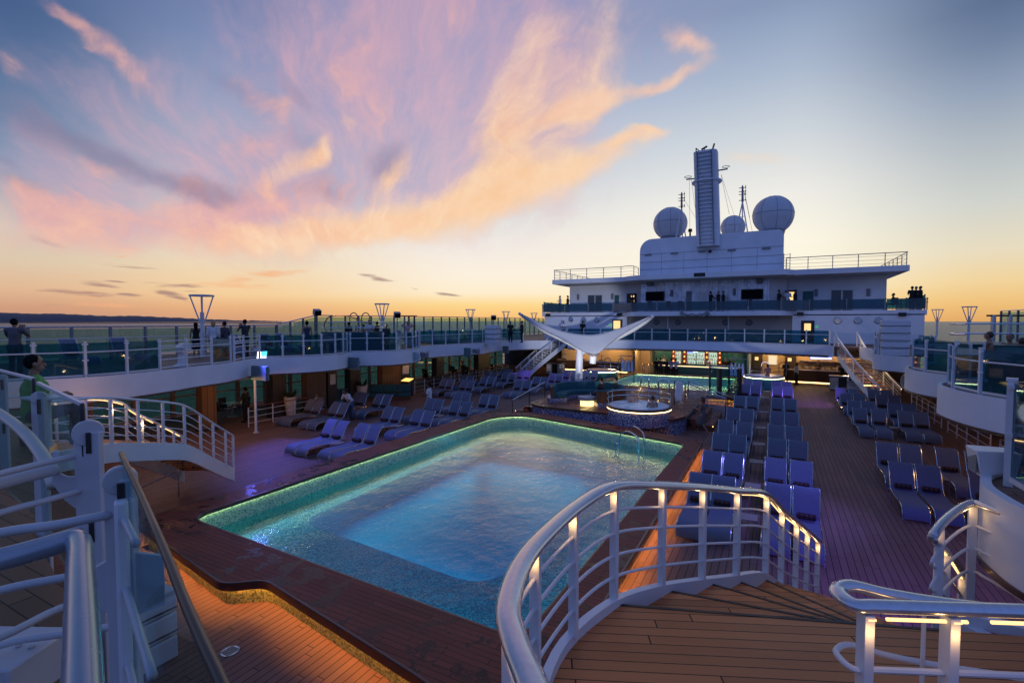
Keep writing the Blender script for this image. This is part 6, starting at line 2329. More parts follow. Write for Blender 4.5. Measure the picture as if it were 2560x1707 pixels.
    if dress is not None:
        t_ = MB()
        limb(t_, [che.lerp(nek, .25), che, pel.lerp(che, .5), pel], [.13 * k, .158 * k, .14 * k, .165 * k], 14)
        kn = (J['knee', 1] + J['knee', -1]) / 2
        limb(t_, [pel, pel.lerp(kn, .55), kn], [.17 * k, .2 * k, .22 * k], 16)
        for s in (-1, 1):
            limb(t_, [che.lerp(nek, .35), J['sh', s] * .7 + che.lerp(nek, .5) * .3], [.09 * k, .05 * k])
        fuse(t_, 'dress', dress, r, vox)
    if hold == 'phone':
        q = (J['ha', 1] + J['ha', -1]) / 2 + V_(0, .05, .06)
        MB().bx(q.x - .08 * k, q.x + .08 * k, q.y - .006, q.y + .006, q.z - .04, q.z + .04).build('phone', BLACK, r, bevel=.005)
    return r


def away(x, off=0):
    """heading pointing away from the viewer at photo column x, turned by off degrees to the left"""
    d_ = ray(x, 802)
    return math.atan2(-d_.x, d_.y) + math.radians(off)


DK, GY, WT, BK, NV = cloth('dark_cloth', (.03, .03, .035)), cloth('grey_cloth', (.09, .09, .1)), cloth('white_cloth', (.62, .62, .64)), cloth('black_cloth', (.01, .01, .012)), cloth('navy_cloth', (.03, .04, .07))
PK, GR, BL, OL, DENIM = cloth('pink_cloth', (.5, .3, .32)), cloth('green_polo', (.1, .34, .08)), cloth('blue_shirt', (.3, .38, .55)), cloth('plaid_cloth', (.05, .05, .07)), cloth('denim', (.06, .09, .16))


def at(px, d_, z):
    q = PD(px, 802, d_)
    return q.x, q.y, z


# port terrace
person(*at(35, 15.6, TZ), away(35, -25), 'man in grey t shirt photographing the sunset at far left of the port terrace', 'phone', top=GY, bottom=DK, hair='black', vox=.014, hold='phone', h=1.8)
person(*at(489, 24.2, TZ), away(489), 'woman with long dark hair in black dress by the largest lamp post', dress=BK, hair='black', hairstyle='long', h=1.66, vox=.016)
person(*at(533, 23.6, TZ), away(533, -10), 'blond woman in pale sweater seen from behind on the port terrace', top=WT, bottom=BK, hair='blond', hairstyle='bob', sleeve=2, h=1.74, skin='light', vox=.016)
person(*at(561, 24.0, TZ), away(561, 50), 'man in dark checked shirt beside the blond woman', top=OL, bottom=DK, hair='black', sleeve=2, h=1.7, vox=.016)
person(*at(612, 24.4, TZ), away(612, 25), 'man in dark sleeveless top photographing beside the bar gate', 'phone', top=DK, bottom=DK, sleeve=0, hold='phone', vox=.016, h=1.8)
person(*at(767, 26.4, TZ), away(767), 'woman in slate sleeveless dress with hair in a bun behind the glass', dress=NV, hairstyle='bun', h=1.72, vox=.018)
for i, (px, py, d_, tp, hr, sk) in enumerate(((872, 806, 30.6, DK, 'black', 'tan'), (890, 816, 30.0, None, 'brown', 'light'), (908, 812, 30.6, None, 'black', 'tan'), (923, 802, 31.6, WT, 'black', 'tan'), (943, 804, 31.4, DK, 'black', 'brown'), (966, 811, 31.0, DK, 'brown', 'tan'))):
    q = PD(px, py, d_)
    person(q.x, q.y, q.z - 1.74, away(px, [40, 170, 120, 200, 60, 150][i]), 'bather in the raised port hot tub, %s of six counted from the left' % ORD[i], 'hold', top=tp, bottom=DK, hair=hr, skin=sk, vox=.024)
person(*at(1019, 32.6, TZ), away(1019, 170), 'woman in pink shirt with both arms raised by the dark frame', 'raised', top=PK, bottom=DK, hair='brown', hairstyle='long', sleeve=1, h=1.72, vox=.02, skin='light')
person(*at(1276, 40, TZ), away(1276), 'stout figure in black seen from behind on the far port terrace', top=BK, bottom=BK, hair='grey', h=1.72)
person(*at(1305, 40, TZ), away(1305, 80), 'figure in black turned sideways beside the stout one on the far port terrace', 'hold', top=BK, bottom=BK, h=1.74)
person(PY(1409, 802, 44.6).x, 44.6, TZ, away(1409, 160), 'waiter with white shirt and dark vest left behind the canopy', 'hold', top=WT, bottom=BK, hair='grey')
person(PY(1457, 802, 44.8).x, 44.8, TZ, away(1457, 10), 'person in black standing behind the middle of the canopy on the bridge', top=BK, bottom=BK)
person(*at(2261, 40, TZ), away(2261, -5), 'man in pale shirt behind the starboard locker stack', top=cloth('pale_shirt', (.4, .39, .42)), bottom=DK, h=1.76)
# deck staff
person(-19.35, 18.55, 0, PI, 'attendant in white shirt bending over the port loungers', 'bend', top=WT, bottom=DENIM, skin='brown', lean=.65, vox=.016)
q = PD(1072, 860, 26.6)
person(q.x, q.y, 0, away(1072, 75), 'attendant in white shirt standing among the port loungers', 'hold', top=WT, bottom=NV, skin='brown', vox=.018)
q = P(1964, 956, 0)
person(q.x, q.y, 0, away(1964, 175), 'left waiter of the pair standing by the grill counter', 'hold', top=BK, bottom=BK, skin='brown')
q = P(1991, 961.5, 0)
person(q.x, q.y, 0, away(1991, 60), 'right waiter with white shirt and black vest near the grill counter', 'hold', top=WT, bottom=BK, skin='brown', sleeve=2)
# bar
for i, (px, tp, bt_, lab, of) in enumerate(((1641, BK, BK, 'man in black at the rounded end of the bar counter', 0), (1652, DK, BK, 'dark dressed customer second along the bar counter', -10), (1667, BK, BK, 'dark dressed customer in the middle of the bar group', 15), (1678, BL, BK, 'man in light blue shirt standing at the bar', 5), (1690, cloth('pale_blue', (.4, .45, .55)), BK, 'woman in pale blue top at the right of the bar group', 20))):
    Y = 45.75
    q = PY(px, 900, Y)
    person(q.x, Y, 0, away(px, of), lab, 'rail' if i % 2 else 'hold', top=tp, bottom=bt_, hair=['black', 'black', 'grey', 'black', 'brown'][i], sleeve=1)
for i, (px, lab) in enumerate(((1661, 'bartender in white shirt behind the rounded bar end'), (1769, 'bartender leaning behind the right bottle shelf'), (1814, 'left dark figure behind the right end of the bar'), (1829, 'right dark figure behind the right end of the bar'))):
    q = PY(px, 900, 48.4)
    person(q.x, 48.4, 0, away(px, 175), lab, 'hold', top=WT if i < 2 else BK, bottom=BK, skin='tan')
q = PY(2046, 903, 49.3)
person(q.x, 49.3, 0, PI, 'cook in dark clothes behind the grill counter', 'hold', top=DK, bottom=BK)
q = PY(2106, 912, 46.2)
person(q.x, 46.2, 0, away(2106), 'dark dressed guest at the starboard end of the grill counter', 'rail', top=BK, bottom=BK)
# hot tub, sofa, steps
person(-6.0, 23.35, .12, away(1574, 200), 'blond woman with hair up in the foaming hot tub', 'rail', skin='light', hair='blond', hairstyle='bun', h=1.66, vox=.016, top=None)
person(-4.85, 22.45, .0, away(1637, 20), 'dark haired man leaning in the foaming hot tub', 'hold', skin='light', hair='brown', h=1.74, vox=.016)
person(-7.95, 24.75, .78, math.radians(75), 'man in black sitting on the right of the ring sofa', legs='sit', top=BK, bottom=DK, skin='tan', hair='black', h=1.85, vox=.016)
person(-7.45, 25.6, .82, math.radians(95), 'second person in black sitting deeper in the ring sofa', legs='sit', top=BK, bottom=DK, hair='black', h=1.75, vox=.018)
person(-2.9, 23.75, .0, math.radians(78), 'woman in grey dress walking past the platform steps', 'hold', 'walk', dress=GY, hair='brown', hairstyle='bob', skin='tan', h=1.66, vox=.014)
person(-.55, 41.6, .15, .3, 'dark haired bather in the starboard far hot tub', 'hold', skin='tan', h=1.7)
# balcony
for i, (px, py, Y, tp, lab, of) in enumerate(((1050, 930, 46.4, BK, 'leftmost of three people talking on the middle balcony', -60), (1097, 930, 46.6, DK, 'middle one of three people talking on the middle balcony', 60), (1125, 930, 46.5, BK, 'rightmost of three people talking on the middle balcony', 90), (1452, 935, 47, DK, 'dark figure left of the white shirted man on the balcony', -70), (1503, 930, 46.9, WT, 'man in white shirt from behind on the balcony right of the screen', 0), (1548, 935, 47.1, BK, 'dark figure right of the white shirted man on the balcony', 80), (590, 965, 48, DK, 'small figure in the lit port balcony doorway', 180), (165, 980, 47.4, WT, 'man in pale top at the port end of the balcony', 70), (210, 975, 47.4, DK, 'person in dark clothes nearer the port house corner on the balcony', -80),
                                                 (2235, 930, 47.0, BK, 'left figure of three at the starboard end of the balcony', 0), (2258, 938, 47.2, DK, 'middle figure of three at the starboard end of the balcony', 20), (2284, 932, 47.0, BK, 'right figure of three at the starboard end of the balcony', 70), (2125, 960, 47.6, DK, 'seated person on the starboard end of the balcony', 90))):
    q = W(px, py, Y)
    person(q.x, Y, ZB, away(1330 + px / 2.352, of), lab, 'hold' if i % 3 else 'rail', 'sit' if i == 12 else 'stand', top=tp, bottom=BK, hair=['black', 'grey', 'brown'][i % 3], vox=.026)
# starboard raised tub
st_ = thing('raised_hot_tub', 'raised hot tub with steel rails on the starboard terrace', 'hot tub', (7.0, 22.2, TZ))
MB().lathe([(1.7, 0), (1.7, .95), (1.75, 1.0), (1.5, 1.0)], (7.0, 22.2, TZ), 32).build('drum', TEALP, st_)
MB().lathe([(1.5, .95), (1.45, .96)], (7.0, 22.2, TZ), 32).build('water', FOAM, st_, smooth=0)
for zz in (1.3, 1.65):
    MB().tube([(7.0 + 1.7 * math.cos(a * PI / 20), 22.2 + 1.7 * math.sin(a * PI / 20), TZ + zz) for a in range(-6, 24)], .03, 6).build('rail', CHROME, st_)
for i, (px, py, d_) in enumerate(((2474, 832, 15.6), (2526, 837, 15.8), (2556, 847, 15.3))):
    q = PD(px, py, d_)
    person(q.x, q.y, q.z - 1.74, away(px, [80, 160, 30][i]), 'bare shouldered bather in the starboard raised hot tub, %s from the left' % ORD[i], 'rail', skin='tan', hair='brown', vox=.016)
for i, (px0, px1) in enumerate(((1512, 1545), (1668, 1698))):
    pass
o = thing('post_frame', 'steel post frame with cross beam beyond the starboard hot tub', 'frame', PD(2520, 860, 22))
for px in (2484, 2525):
    e_ = PD(px, 787, 22)
    MB().cyl((e_.x, e_.y, TZ), e_, .09, n=10).build('post', STEEL, o)
MB().bar(PD(2468, 789, 22), PD(2600, 789, 22), .08, .08).build('beam', BRONZE, o)
# silhouettes in the port lounge
q = PD(613, 971, 25)
person(q.x, q.y, 0, away(613, 60), 'dark silhouette standing in the near port lounge left of the white pole', 'hold', top=BK, bottom=BK)
q = PD(1157, 900, 41)
person(q.x, q.y, 0, away(1157, 90), 'waiter silhouette standing in the far port dining area', 'hold', top=BK, bottom=BK)
# green shirted man seated at the aft deck edge with a glass
q = PD(86, 1000, 7.1)
gm_ = person(q.x, q.y, 3.28, away(86, -88), 'man in bright green polo shirt sitting at far left holding a glass', 'hold', 'sit', top=GR, bottom=NV, skin='tan', hair='black', vox=.009, h=1.78)


def fuse_all():
    dg = bpy.context.evaluated_depsgraph_get()
    done = [(o, bpy.data.meshes.new_from_object(o.evaluated_get(dg)), m, n) for o, m, n in FUSEQ]
    for o, me2, m, n in done:
        old = o.data
        o.modifiers.clear()
        o.data = me2
        bpy.data.meshes.remove(old)
        me2.name = n
        me2.materials.clear()
        me2.materials.append(m)
        me2.polygons.foreach_set('use_smooth', [True] * len(me2.polygons))


fuse_all()
# ------------------------------------------------------------------ foreground stairs, starboard
V1 = 1.0884


def PV(x, y, z):
    return P(x * V1, y * V1, z)


def g4(x, y):
    return 1200 + x / 2.613, 1150 + y / 2.613


def g5(x, y):
    return 1900 + x / 2.815, 1150 + y / 2.815


CURB = [Vector(p) for p in ((-1.02, 2.1, 2.70), (-1.28, 2.75, 2.70), (-1.37, 3.4, 2.70), (-1.22, 4.1, 2.69), (-.98, 4.76, 2.57), (-.69, 5.39, 2.41), (-.4, 6.03, 2.23), (-.1, 6.68, 2.04), (.11, 7.35, 1.63), (.34, 8.14, 1.2), (.6, 9.1, .66))]
LZ = 2.62
near = thing('spiral_staircase', 'large curved stair with white railing, lit handrail and teak treads at bottom right', 'stairs', (0, 5, 0))
cs = catmull(CURB, 4)
MB().wall([(p.x, p.y) for p in cs], [p.z - .32 for p in cs], [p.z + .0 for p in cs], .07).build('stringer', WHITE, near, smooth=40)
# landing and treads
e0a, e0b = P(*g4(905, 941), LZ), P(2351, 1573, LZ)
far0 = P(2700, 1600, LZ)
lp = [(p.x + .02, p.y) for p in cs if p.y < e0a.y - .02]
MB().prism(lp + [(e0a.x, e0a.y), (e0b.x, e0b.y), (far0.x, far0.y), (3.2, 3.0), (1.6, 1.2), (-.6, 1.2)], LZ - .05, LZ).build('landing', TREAD, near, smooth=0)
MB().bar((e0a.x, e0a.y - .01, LZ - .02), (e0b.x, e0b.y - .01, LZ - .02), .03, .05).build('nosing', BLACK, near, smooth=0)
inner = Vector((1.32, 5.35))
outer = [P(*g4(905, 941), LZ), P(*g4(1240, 851), LZ - .17), P(*g4(1505, 804), LZ - .34), P(*g4(1695, 786), LZ - .5), P(*g4(1865, 769), LZ - .66)]
ins_ = [Vector((e0b.x, e0b.y)), Vector((1.28, 5.22)), Vector((1.35, 5.4)), Vector((1.42, 5.6)), Vector((1.5, 5.85))]
for i in range(4):
    z = LZ - .17 * (i + 1)
    a, b_, c_, d_ = outer[i], outer[i + 1], ins_[i + 1], ins_[i]
    MB().prism([(a.x - .06, a.y - .02), (b_.x, b_.y), (c_.x, c_.y), (d_.x, d_.y)], z - .05, z).build('tread', TREAD, near, smooth=0)
    MB().bar((b_.x, b_.y - .01, z - .02), (c_.x, c_.y - .01, z - .02), .03, .05).build('nosing', BLACK, near, smooth=0)
    MB().prism([(a.x - .04, a.y - .01), (a.x - .02, a.y + .03), (d_.x, d_.y + .03), (d_.x, d_.y)], z - .0, z + .12).build('riser', BRONZE, near, smooth=0)
fl0o, fl1o, fl0i = outer[4], Vector((.82, 10.2, 0)), ins_[4]
fl1i = Vector((2.1, 9.6))
for i in range(10):
    f0, f1 = i / 10, (i + 1) / 10
    z = LZ - .66 - .17 - (LZ - .83) * i / 10.5
    a, b_ = Vector((fl0o.x, fl0o.y)).lerp(Vector((fl1o.x, fl1o.y)), f0), Vector((fl0o.x, fl0o.y)).lerp(Vector((fl1o.x, fl1o.y)), f1)
    c_, d_ = fl0i.lerp(fl1i, f1), fl0i.lerp(fl1i, f0)
    MB().prism([(a.x, a.y), (b_.x, b_.y), (c_.x, c_.y), (d_.x, d_.y)], z - .05, z).build('tread', TREAD, near, smooth=0)
# outer railing: handrail, bars, posts, light strips
HR = .97
hp = [PV(1240, 1640, 3.67), PV(1222, 1568, 3.67), PV(1183, 1470, 3.67), PV(1168, 1390, 3.67), PV(1196, 1300, 3.67), PV(1248, 1232, 3.67), PV(1330, 1160, 3.67), PV(1412, 1116, 3.67)]
tops = [P(*g4(x, y), 3.67) for x, y in ()]
hp += [Vector((p.x, p.y, p.z + HR)) for p in CURB[4:]]
hp[-1] = hp[-1] + Vector((.05, .12, -.06))
hs_ = catmull(hp, 7)
MB().tube(hs_, .066, 16, flat=.6).build('handrail', paint('silver_handrail', (.56, .57, .62), .22, metal=.65, var=.08, scale=30), near, smooth=180)
# joint sleeve marks
for q in (hs_[7 * 4], hs_[7 * 7]):
    pass
bars_n = 4
basep = []
for i, p in enumerate(hs_):
    best = (9e9, 0)
    for a_, b_ in zip(cs, cs[1:]):
        ab = Vector((b_.x - a_.x, b_.y - a_.y))
        f_ = max(0, min(1, ((p.x - a_.x) * ab.x + (p.y - a_.y) * ab.y) / max(1e-9, ab.length_squared)))
        dd_ = (a_.x + ab.x * f_ - p.x) ** 2 + (a_.y + ab.y * f_ - p.y) ** 2
        if dd_ < best[0]:
            best = (dd_, a_.z + (b_.z - a_.z) * f_)
    basep.append(Vector((p.x, p.y, best[1])))
for _ in range(12):
    zz_ = [b_.z for b_ in basep]
    for i in range(1, len(basep) - 1):
        basep[i].z = (zz_[i - 1] + zz_[i] * 2 + zz_[i + 1]) / 4
for k in range(4):
    f_ = (.19, .38, .58, .78)[k]
    MB().tube([b_.lerp(t_, f_) for b_, t_ in zip(basep, hs_)], .0135, 8).build('bar', WHITE, near)
step_i = []
acc = 0
for i in range(1, len(hs_)):
    acc += (hs_[i] - hs_[i - 1]).length
    if acc > .66:
        step_i.append(i)
        acc = 0
WST = paint('post_white', (.74, .73, .73), .32, var=.03)
for i in [3] + step_i:
    t_, b_ = hs_[i], basep[i]
    dr = (hs_[min(i + 1, len(hs_) - 1)] - hs_[i - 1])
    dr.z = 0
    MB().bar((t_.x, t_.y, b_.z - .03), (t_.x, t_.y, t_.z - .025), .07, .045, dr.normalized()).build('post', WST, near, bevel=.004, smooth=0)
LEDP = emit('rail_led_strip', (1, .6, .24), 2.0)
led = [p + Vector((0, 0, -.042)) for p in hs_]
i0 = 7 * 10
for a, b_ in ((7 * 10 + 2, 7 * 12), (7 * 12 + 1, 7 * 14 - 2), (7 * 14 - 1, len(led) - 2)):
    a, b_ = min(a, len(led) - 3), min(b_, len(led) - 1)
    if b_ - a > 1:
        MB().tube(led[a:b_], .012, 6).build('led_strip', LEDP, near)
for i in [3] + step_i:
    q = hs_[i] + Vector((0, 0, -.05))
    MB().bar(q - Vector((.02, 0, 0)), q + Vector((.02, 0, 0)), .02, .01).build('led_spot', LEDP, near, smooth=0)
    lamp('POINT', q + Vector((.0, -.07, -.05)), .4, (1, .58, .22), .02)

# ---- inner hairpin railing at bottom right
A_ = P(2165, 1523, 3.60)
B__ = P(2376, 1530, 3.60)
dv = (B__ - A_)
dv.z = 0
dv.normalize()
nv = Vector((-dv.y, dv.x, 0))
hpin = thing('hairpin_railing', 'white railing turning back on itself at bottom right with lit underside', 'railing', (A_.x, A_.y, LZ))


def hair(z, w_, drop=0., back=1.3, start=2.6):
    pts = [A_ + dv * t for t in (start, 1.6, .9, .4, .05)]
    pts += [A_ - dv * .05, A_ - dv * .075 + nv * w_ * .35, A_ - dv * .055 + nv * w_ * .75, A_ + dv * .05 + nv * w_ * 1.0]
    n0 = len(pts)
    pts += [A_ + dv * t + nv * (w_ * 1.02 + t * .05) for t in (.25, .55, .95, back)]
    out = []
    for i, p in enumerate(pts):
        zz = z - (max(0, i - n0 + 1) * drop)
        out.append(Vector((p.x, p.y, zz)))
    return catmull(out, 5)


MB().tube(hair(3.62, .2, .05), .043, 14, flat=.75).build('handrail', MATS['silver_handrail'], hpin, smooth=180)
for z in (3.28, 3.02, 2.8):
    MB().tube(hair(z, .2, .06), .0165, 8).build('bar', WHITE, hpin)
for p in (A_, B__, A_ + dv * 1.25, A_ + dv * 2.1):
    MB().bar((p.x, p.y, LZ - .4), (p.x, p.y, 3.585), .075, .05, dv).build('post', WST, hpin, bevel=.004, smooth=0)
    lamp('POINT', Vector((p.x, p.y, 3.5)) - nv * .09, .35, (1, .58, .22), .02)
    MB().bar(Vector((p.x, p.y, 3.565)) - dv * .01 - nv * .03, Vector((p.x, p.y, 3.565)) + dv * .03 - nv * .03, .016, .01).build('led_spot', LEDP, hpin, smooth=0)
p = A_ + dv * .38 + nv * .12
MB().cyl((p.x, p.y, LZ - .3), (p.x, p.y, 3.58), .011, n=8).build('rod', WHITE, hpin)
MB().tube([A_ + dv * t + Vector((0, 0, -.045)) - nv * .005 for t in (.1, .3, .5)], .009, 6).tube([A_ + dv * t + Vector((0, 0, -.045)) for t in (.62, .9, 1.4)], .009, 6).build('led_strip', LEDP, hpin)

# ---- second curved railing on the right, going down and under
cr = thing('curved_railing', 'white curved stair railing with glowing strip by the near starboard bulge', 'railing', (1.5, 6, 2))
hA = catmull([P(2680, 1362, 3.28), P(2560, 1305, 3.25), P(2470, 1268, 3.22), P(2433, 1257, 3.2), P(2400, 1270, 3.18), P(2360, 1302, 3.15), P(2335, 1335, 3.1), P(2332, 1352, 3.02), P(2350, 1362, 2.9), P(2366, 1378, 2.72), P(2390, 1413, 2.45), P(2414, 1450, 2.2)], 6)
MB().tube(hA, .042, 12, flat=.8).build('handrail', MATS['silver_handrail'], cr, smooth=180)
for k in range(1, 4):
    MB().tube([p + Vector((0, 0, -.24 * k)) for p in hA], .0145, 7).build('bar', WHITE, cr)
MB().tube([p + Vector((0, 0, -.045)) for p in hA[19:32]], .012, 6).tube([p + Vector((0, 0, -.04)) for p in hA[50:]], .012, 6).build('led_strip', LEDP, cr)
for i in (18, 32, 54, 64):
    p = hA[min(i, len(hA) - 1)]
    MB().bar((p.x, p.y, p.z - 1.1), (p.x, p.y, p.z - .03), .07, .05).build('post', WST, cr, bevel=.004, smooth=0)
    lamp('POINT', p + Vector((-.06, -.08, -.08)), .28, (1, .6, .25), .02)
MB().bar(P(2400, 1565, 2.4), P(2680, 1720, 2.4), .1, .12).bar(P(2400, 1540, 2.5), P(2680, 1610, 2.5), .08, .1).build('stringer', WHITE, cr)

glass_rail(pstb[86:], TZ, 'tall posts and teal glass on the nearest starboard bulge at the right edge', step=1.05, h=1.12, inset=.16, side=1, gm=GLASSD)
c_ = c_pr = PD(2478, 1146, 5.6)
r = thing('white_projector', 'white angular projector box fixed beside the near starboard post', 'projector', c_)
MB().bar(c_ + Vector((.2, 0, .02)), c_ + Vector((-.16, -.02, -.04)), .26, .2, w2=.32, h2=.3).build('housing', WHITE, r, bevel=.012)
MB().bar(c_ + Vector((-.163, -.02, -.04)), c_ + Vector((-.17, -.02, -.04)), .26, .22).build('lens', GREYM, r, smooth=0)
MB().bar(c_ + Vector((.1, 0, .0)), c_ + Vector((.4, .0, .0)), .06, .06).build('bracket', WHITE, r, smooth=0)

# ------------------------------------------------------------------ port stair landing
ps = thing('staircase', 'white port side stair with bar railing and lit inner handrail at left', 'stairs', (-13.5, 7, 0))
NR = [Vector(p) for p in ((-12.55, 4.1, 2.52), (-12.62, 4.75, 2.5), (-12.76, 5.34, 2.44), (-12.96, 5.96, 2.29), (-13.12, 6.56, 2.14), (-13.36, 7.18, 1.94), (-13.75, 7.8, 1.56), (-14.08, 8.33, 1.2), (-14.4, 8.88, .84), (-14.62, 9.25, .6))]
ns_ = catmull(NR, 3)
MB().wall([(p.x, p.y) for p in ns_], [p.z - .42 for p in ns_], [p.z + .0 for p in ns_], .07).build('stringer', WHITE, ps, smooth=40)
fs_ = [Vector((p.x, p.y, q.z)) for p, q in zip(offset([Vector((p.x, p.y)) for p in ns_], 1.5), ns_)]
MB().wall([(p.x, p.y) for p in fs_], [p.z - .42 for p in fs_], [p.z + .0 for p in fs_], .07).build('stringer', WHITE, ps, smooth=40)
for side, pts, nm in ((0, ns_, 'near'), (1, fs_, 'far')):
    MB().tube([p + Vector((0, 0, 1.0)) for p in pts], .034, 9, flat=.8).build('handrail', WHITE, ps)
    for k in range(4):
        MB().tube([p + Vector((0, 0, .17 + .2 * k)) for p in pts], .012, 6).build('bar', WHITE, ps)
    for i in range(0, len(pts), 3):
        MB().bar(pts[i] - Vector((0, 0, .05)), pts[i] + Vector((0, 0, .985)), .065, .045).build('post', WHITE, ps, smooth=0)
for i in range(0, len(ns_) - 1):
    a, b_, c_, d_ = ns_[i], ns_[i + 1], fs_[i + 1], fs_[i]
    MB().prism([(a.x, a.y), (b_.x, b_.y), (c_.x, c_.y), (d_.x, d_.y)], a.z - .1, a.z - .05).build('tread', TREAD, ps, smooth=0)
for a, b_ in ((3, 8), (9, 14), (15, 20), (21, 26)):
    MB().tube([p + Vector((0, 0, .955)) for p in fs_[a:b_ + 1]], .011, 6).build('led_strip', LEDP, ps)
for i in (5, 12, 18):
    lamp('POINT', fs_[i] + Vector((.1, .0, .75)), 3, (1, .6, .3), .04)
# steel guard rail under it
pt = P(447, 1243, 0)
r = thing('low_guard_rail', 'low steel guard rail on the deck below the port stair', 'railing', pt)
a, b_ = pt + Vector((0, 0, .78)), P(345, 1222, .7)
MB().tube([pt, a, b_], .022, 8).build('rail', STEEL, r)
MB().cyl((b_.x, b_.y, 0), b_, .022, n=8).build('post', STEEL, r)

# ------------------------------------------------------------------ aft deck edge at left foreground
ad = MB().prism([(-.72, .36), (-2.3, .95), (-3.48, 1.3), (-5.35, 1.68), (-8.2, 2.75), (-10.6, 3.25), (-14.6, 3.7), (-19.3, 4.9), (-28.5, 4.9), (-28.5, -6), (1.3, -6), (1.3, .36)], TZ - .16, TZ - .005).build('aft_deck', planks('warm_teak_deck', (.2, .1, .05), .13, 'y', .55), smooth=0)
tag(ad, 'upper aft teak deck under the viewpoint', 'deck', kind='structure')
fr = thing('deck_edge_railing', 'near white railing with plate posts, tubes and glass at lower left', 'railing', (-2.3, 1.0, TZ))
GPL = paint('plate_post_paint', (.5, .5, .52), .4, var=.06)
p1, p2, p3 = P(300, 1178, 4.5), P(220, 1062, 4.5), P(97, 985, 4.5)
edge_d = (p1 - p2)
edge_d.z = 0
edge_d.normalize()
edge_n = Vector((edge_d.y, -edge_d.x, 0))
tocam = Vector((-p1.x, -p1.y, 0)).normalized()


def plate_post(c, label, wide, zb, hook=0):
    rt_ = Vector((RT.x, RT.y, 0))
    m = MB()
    m.bar((c.x, c.y, zb), (c.x, c.y, c.z - wide * .25), wide, .035, rt_.cross(Vector((0, 0, 1))))
    m.tube([(c.x, c.y, c.z - wide * .45) + Vector((0, 0, 0)) if False else Vector((c.x, c.y, c.z - wide * .3)) - tocam * .0175, Vector((c.x, c.y, c.z - wide * .3)) + tocam * .0175], wide * .5, 20)
    m.build('post', GPL, fr, bevel=.006, smooth=40)
    s_ = Vector((c.x, c.y, c.z - .1)) + tocam * .03
    MB().bar(s_ + Vector((0, 0, -.06)), s_ + Vector((0, 0, .06)), .024, .02, tocam).build('clamp', BLACK, fr, bevel=.004)
    MB().bar(s_ + Vector((0, 0, -.58)) , s_ + Vector((0, 0, -.46)), .024, .02, tocam).build('clamp', BLACK, fr, bevel=.004)


plate_post(p1, '', .115, 2.2)
plate_post(p2, '', .15, 2.6)
plate_post(p3, '', .11, 2.8)
plate_post(P(5, 940, 4.45), '', .1, 2.8)
# front rib and wing brackets of the nearest post
q = p1 + tocam * .05
MB().bar((q.x, q.y, 2.3), (q.x, q.y, p1.z - .1), .045, .07, tocam).build('post_rib', WHITE, fr, bevel=.012)
rv = Vector((RT.x, RT.y, 0))
for s, a0, a1 in ((-1, .12, .2), (1, .18, .05)):
    b0 = Vector((p1.x, p1.y, 4.06))
    tip = b0 + rv * s * .165
    m = MB()
    t_ = tocam * .012
    poly = [b0 + Vector((0, 0, .12)), tip + Vector((0, 0, .02 if s < 0 else .1)), tip + Vector((0, 0, -.1)), b0 + rv * s * .06 + Vector((0, 0, -.14)), b0 + Vector((0, 0, -.2))]
    n_ = len(poly)
    m.add([p_ - t_ for p_ in poly] + [p_ + t_ for p_ in poly], [tuple(range(n_)), tuple(reversed(range(n_, 2 * n_)))] + [(i, n_ + i, n_ + (i + 1) % n_, (i + 1) % n_) for i in range(n_)])
    m.build('wing_bracket', GPL, fr, bevel=.004, smooth=0)
# J bracket of the second post
b0 = Vector((p2.x, p2.y, 4.22))
m = MB()
t_ = tocam * .012
poly = [b0 + Vector((0, 0, -.02)) - rv * .05, b0 - rv * .13 + Vector((0, 0, -.02)), b0 - rv * .17 + Vector((0, 0, .0)), b0 - rv * .17 + Vector((0, 0, .13)), b0 - rv * .21 + Vector((0, 0, .13)), b0 - rv * .22 + Vector((0, 0, -.06)), b0 - rv * .15 + Vector((0, 0, -.16)), b0 - rv * .05 + Vector((0, 0, -.24))]
n_ = len(poly)
m.add([p_ - t_ for p_ in poly] + [p_ + t_ for p_ in poly], [tuple(range(n_)), tuple(reversed(range(n_, 2 * n_)))] + [(i, n_ + i, n_ + (i + 1) % n_, (i + 1) % n_) for i in range(n_)])
m.build('hook_bracket', GPL, fr, bevel=.004, smooth=0)
# thick handrail with elbow
hz = 4.39
el = [P(-420, 1500, hz), P(-200, 1440, hz), P(0, 1398, hz), P(110, 1368, hz), P(168, 1352, hz), P(192, 1352, hz), P(200, 1372, hz), P(201, 1420, hz), P(204, 1540, hz), P(207, 1707, hz), P(208, 2100, hz)]
MB().tube(catmull(el, 5), .034, 16).build('handrail', paint('grey_blue_handrail', (.3, .34, .4), .25, metal=.3, var=.05, scale=12, coat=.3), fr, smooth=180)
# level bars on the second post and the nearest post
def bar2(pts, r_, nm='bar'):
    MB().tube(catmull(pts, 5), r_, 10).build(nm, GPL, fr, smooth=180)


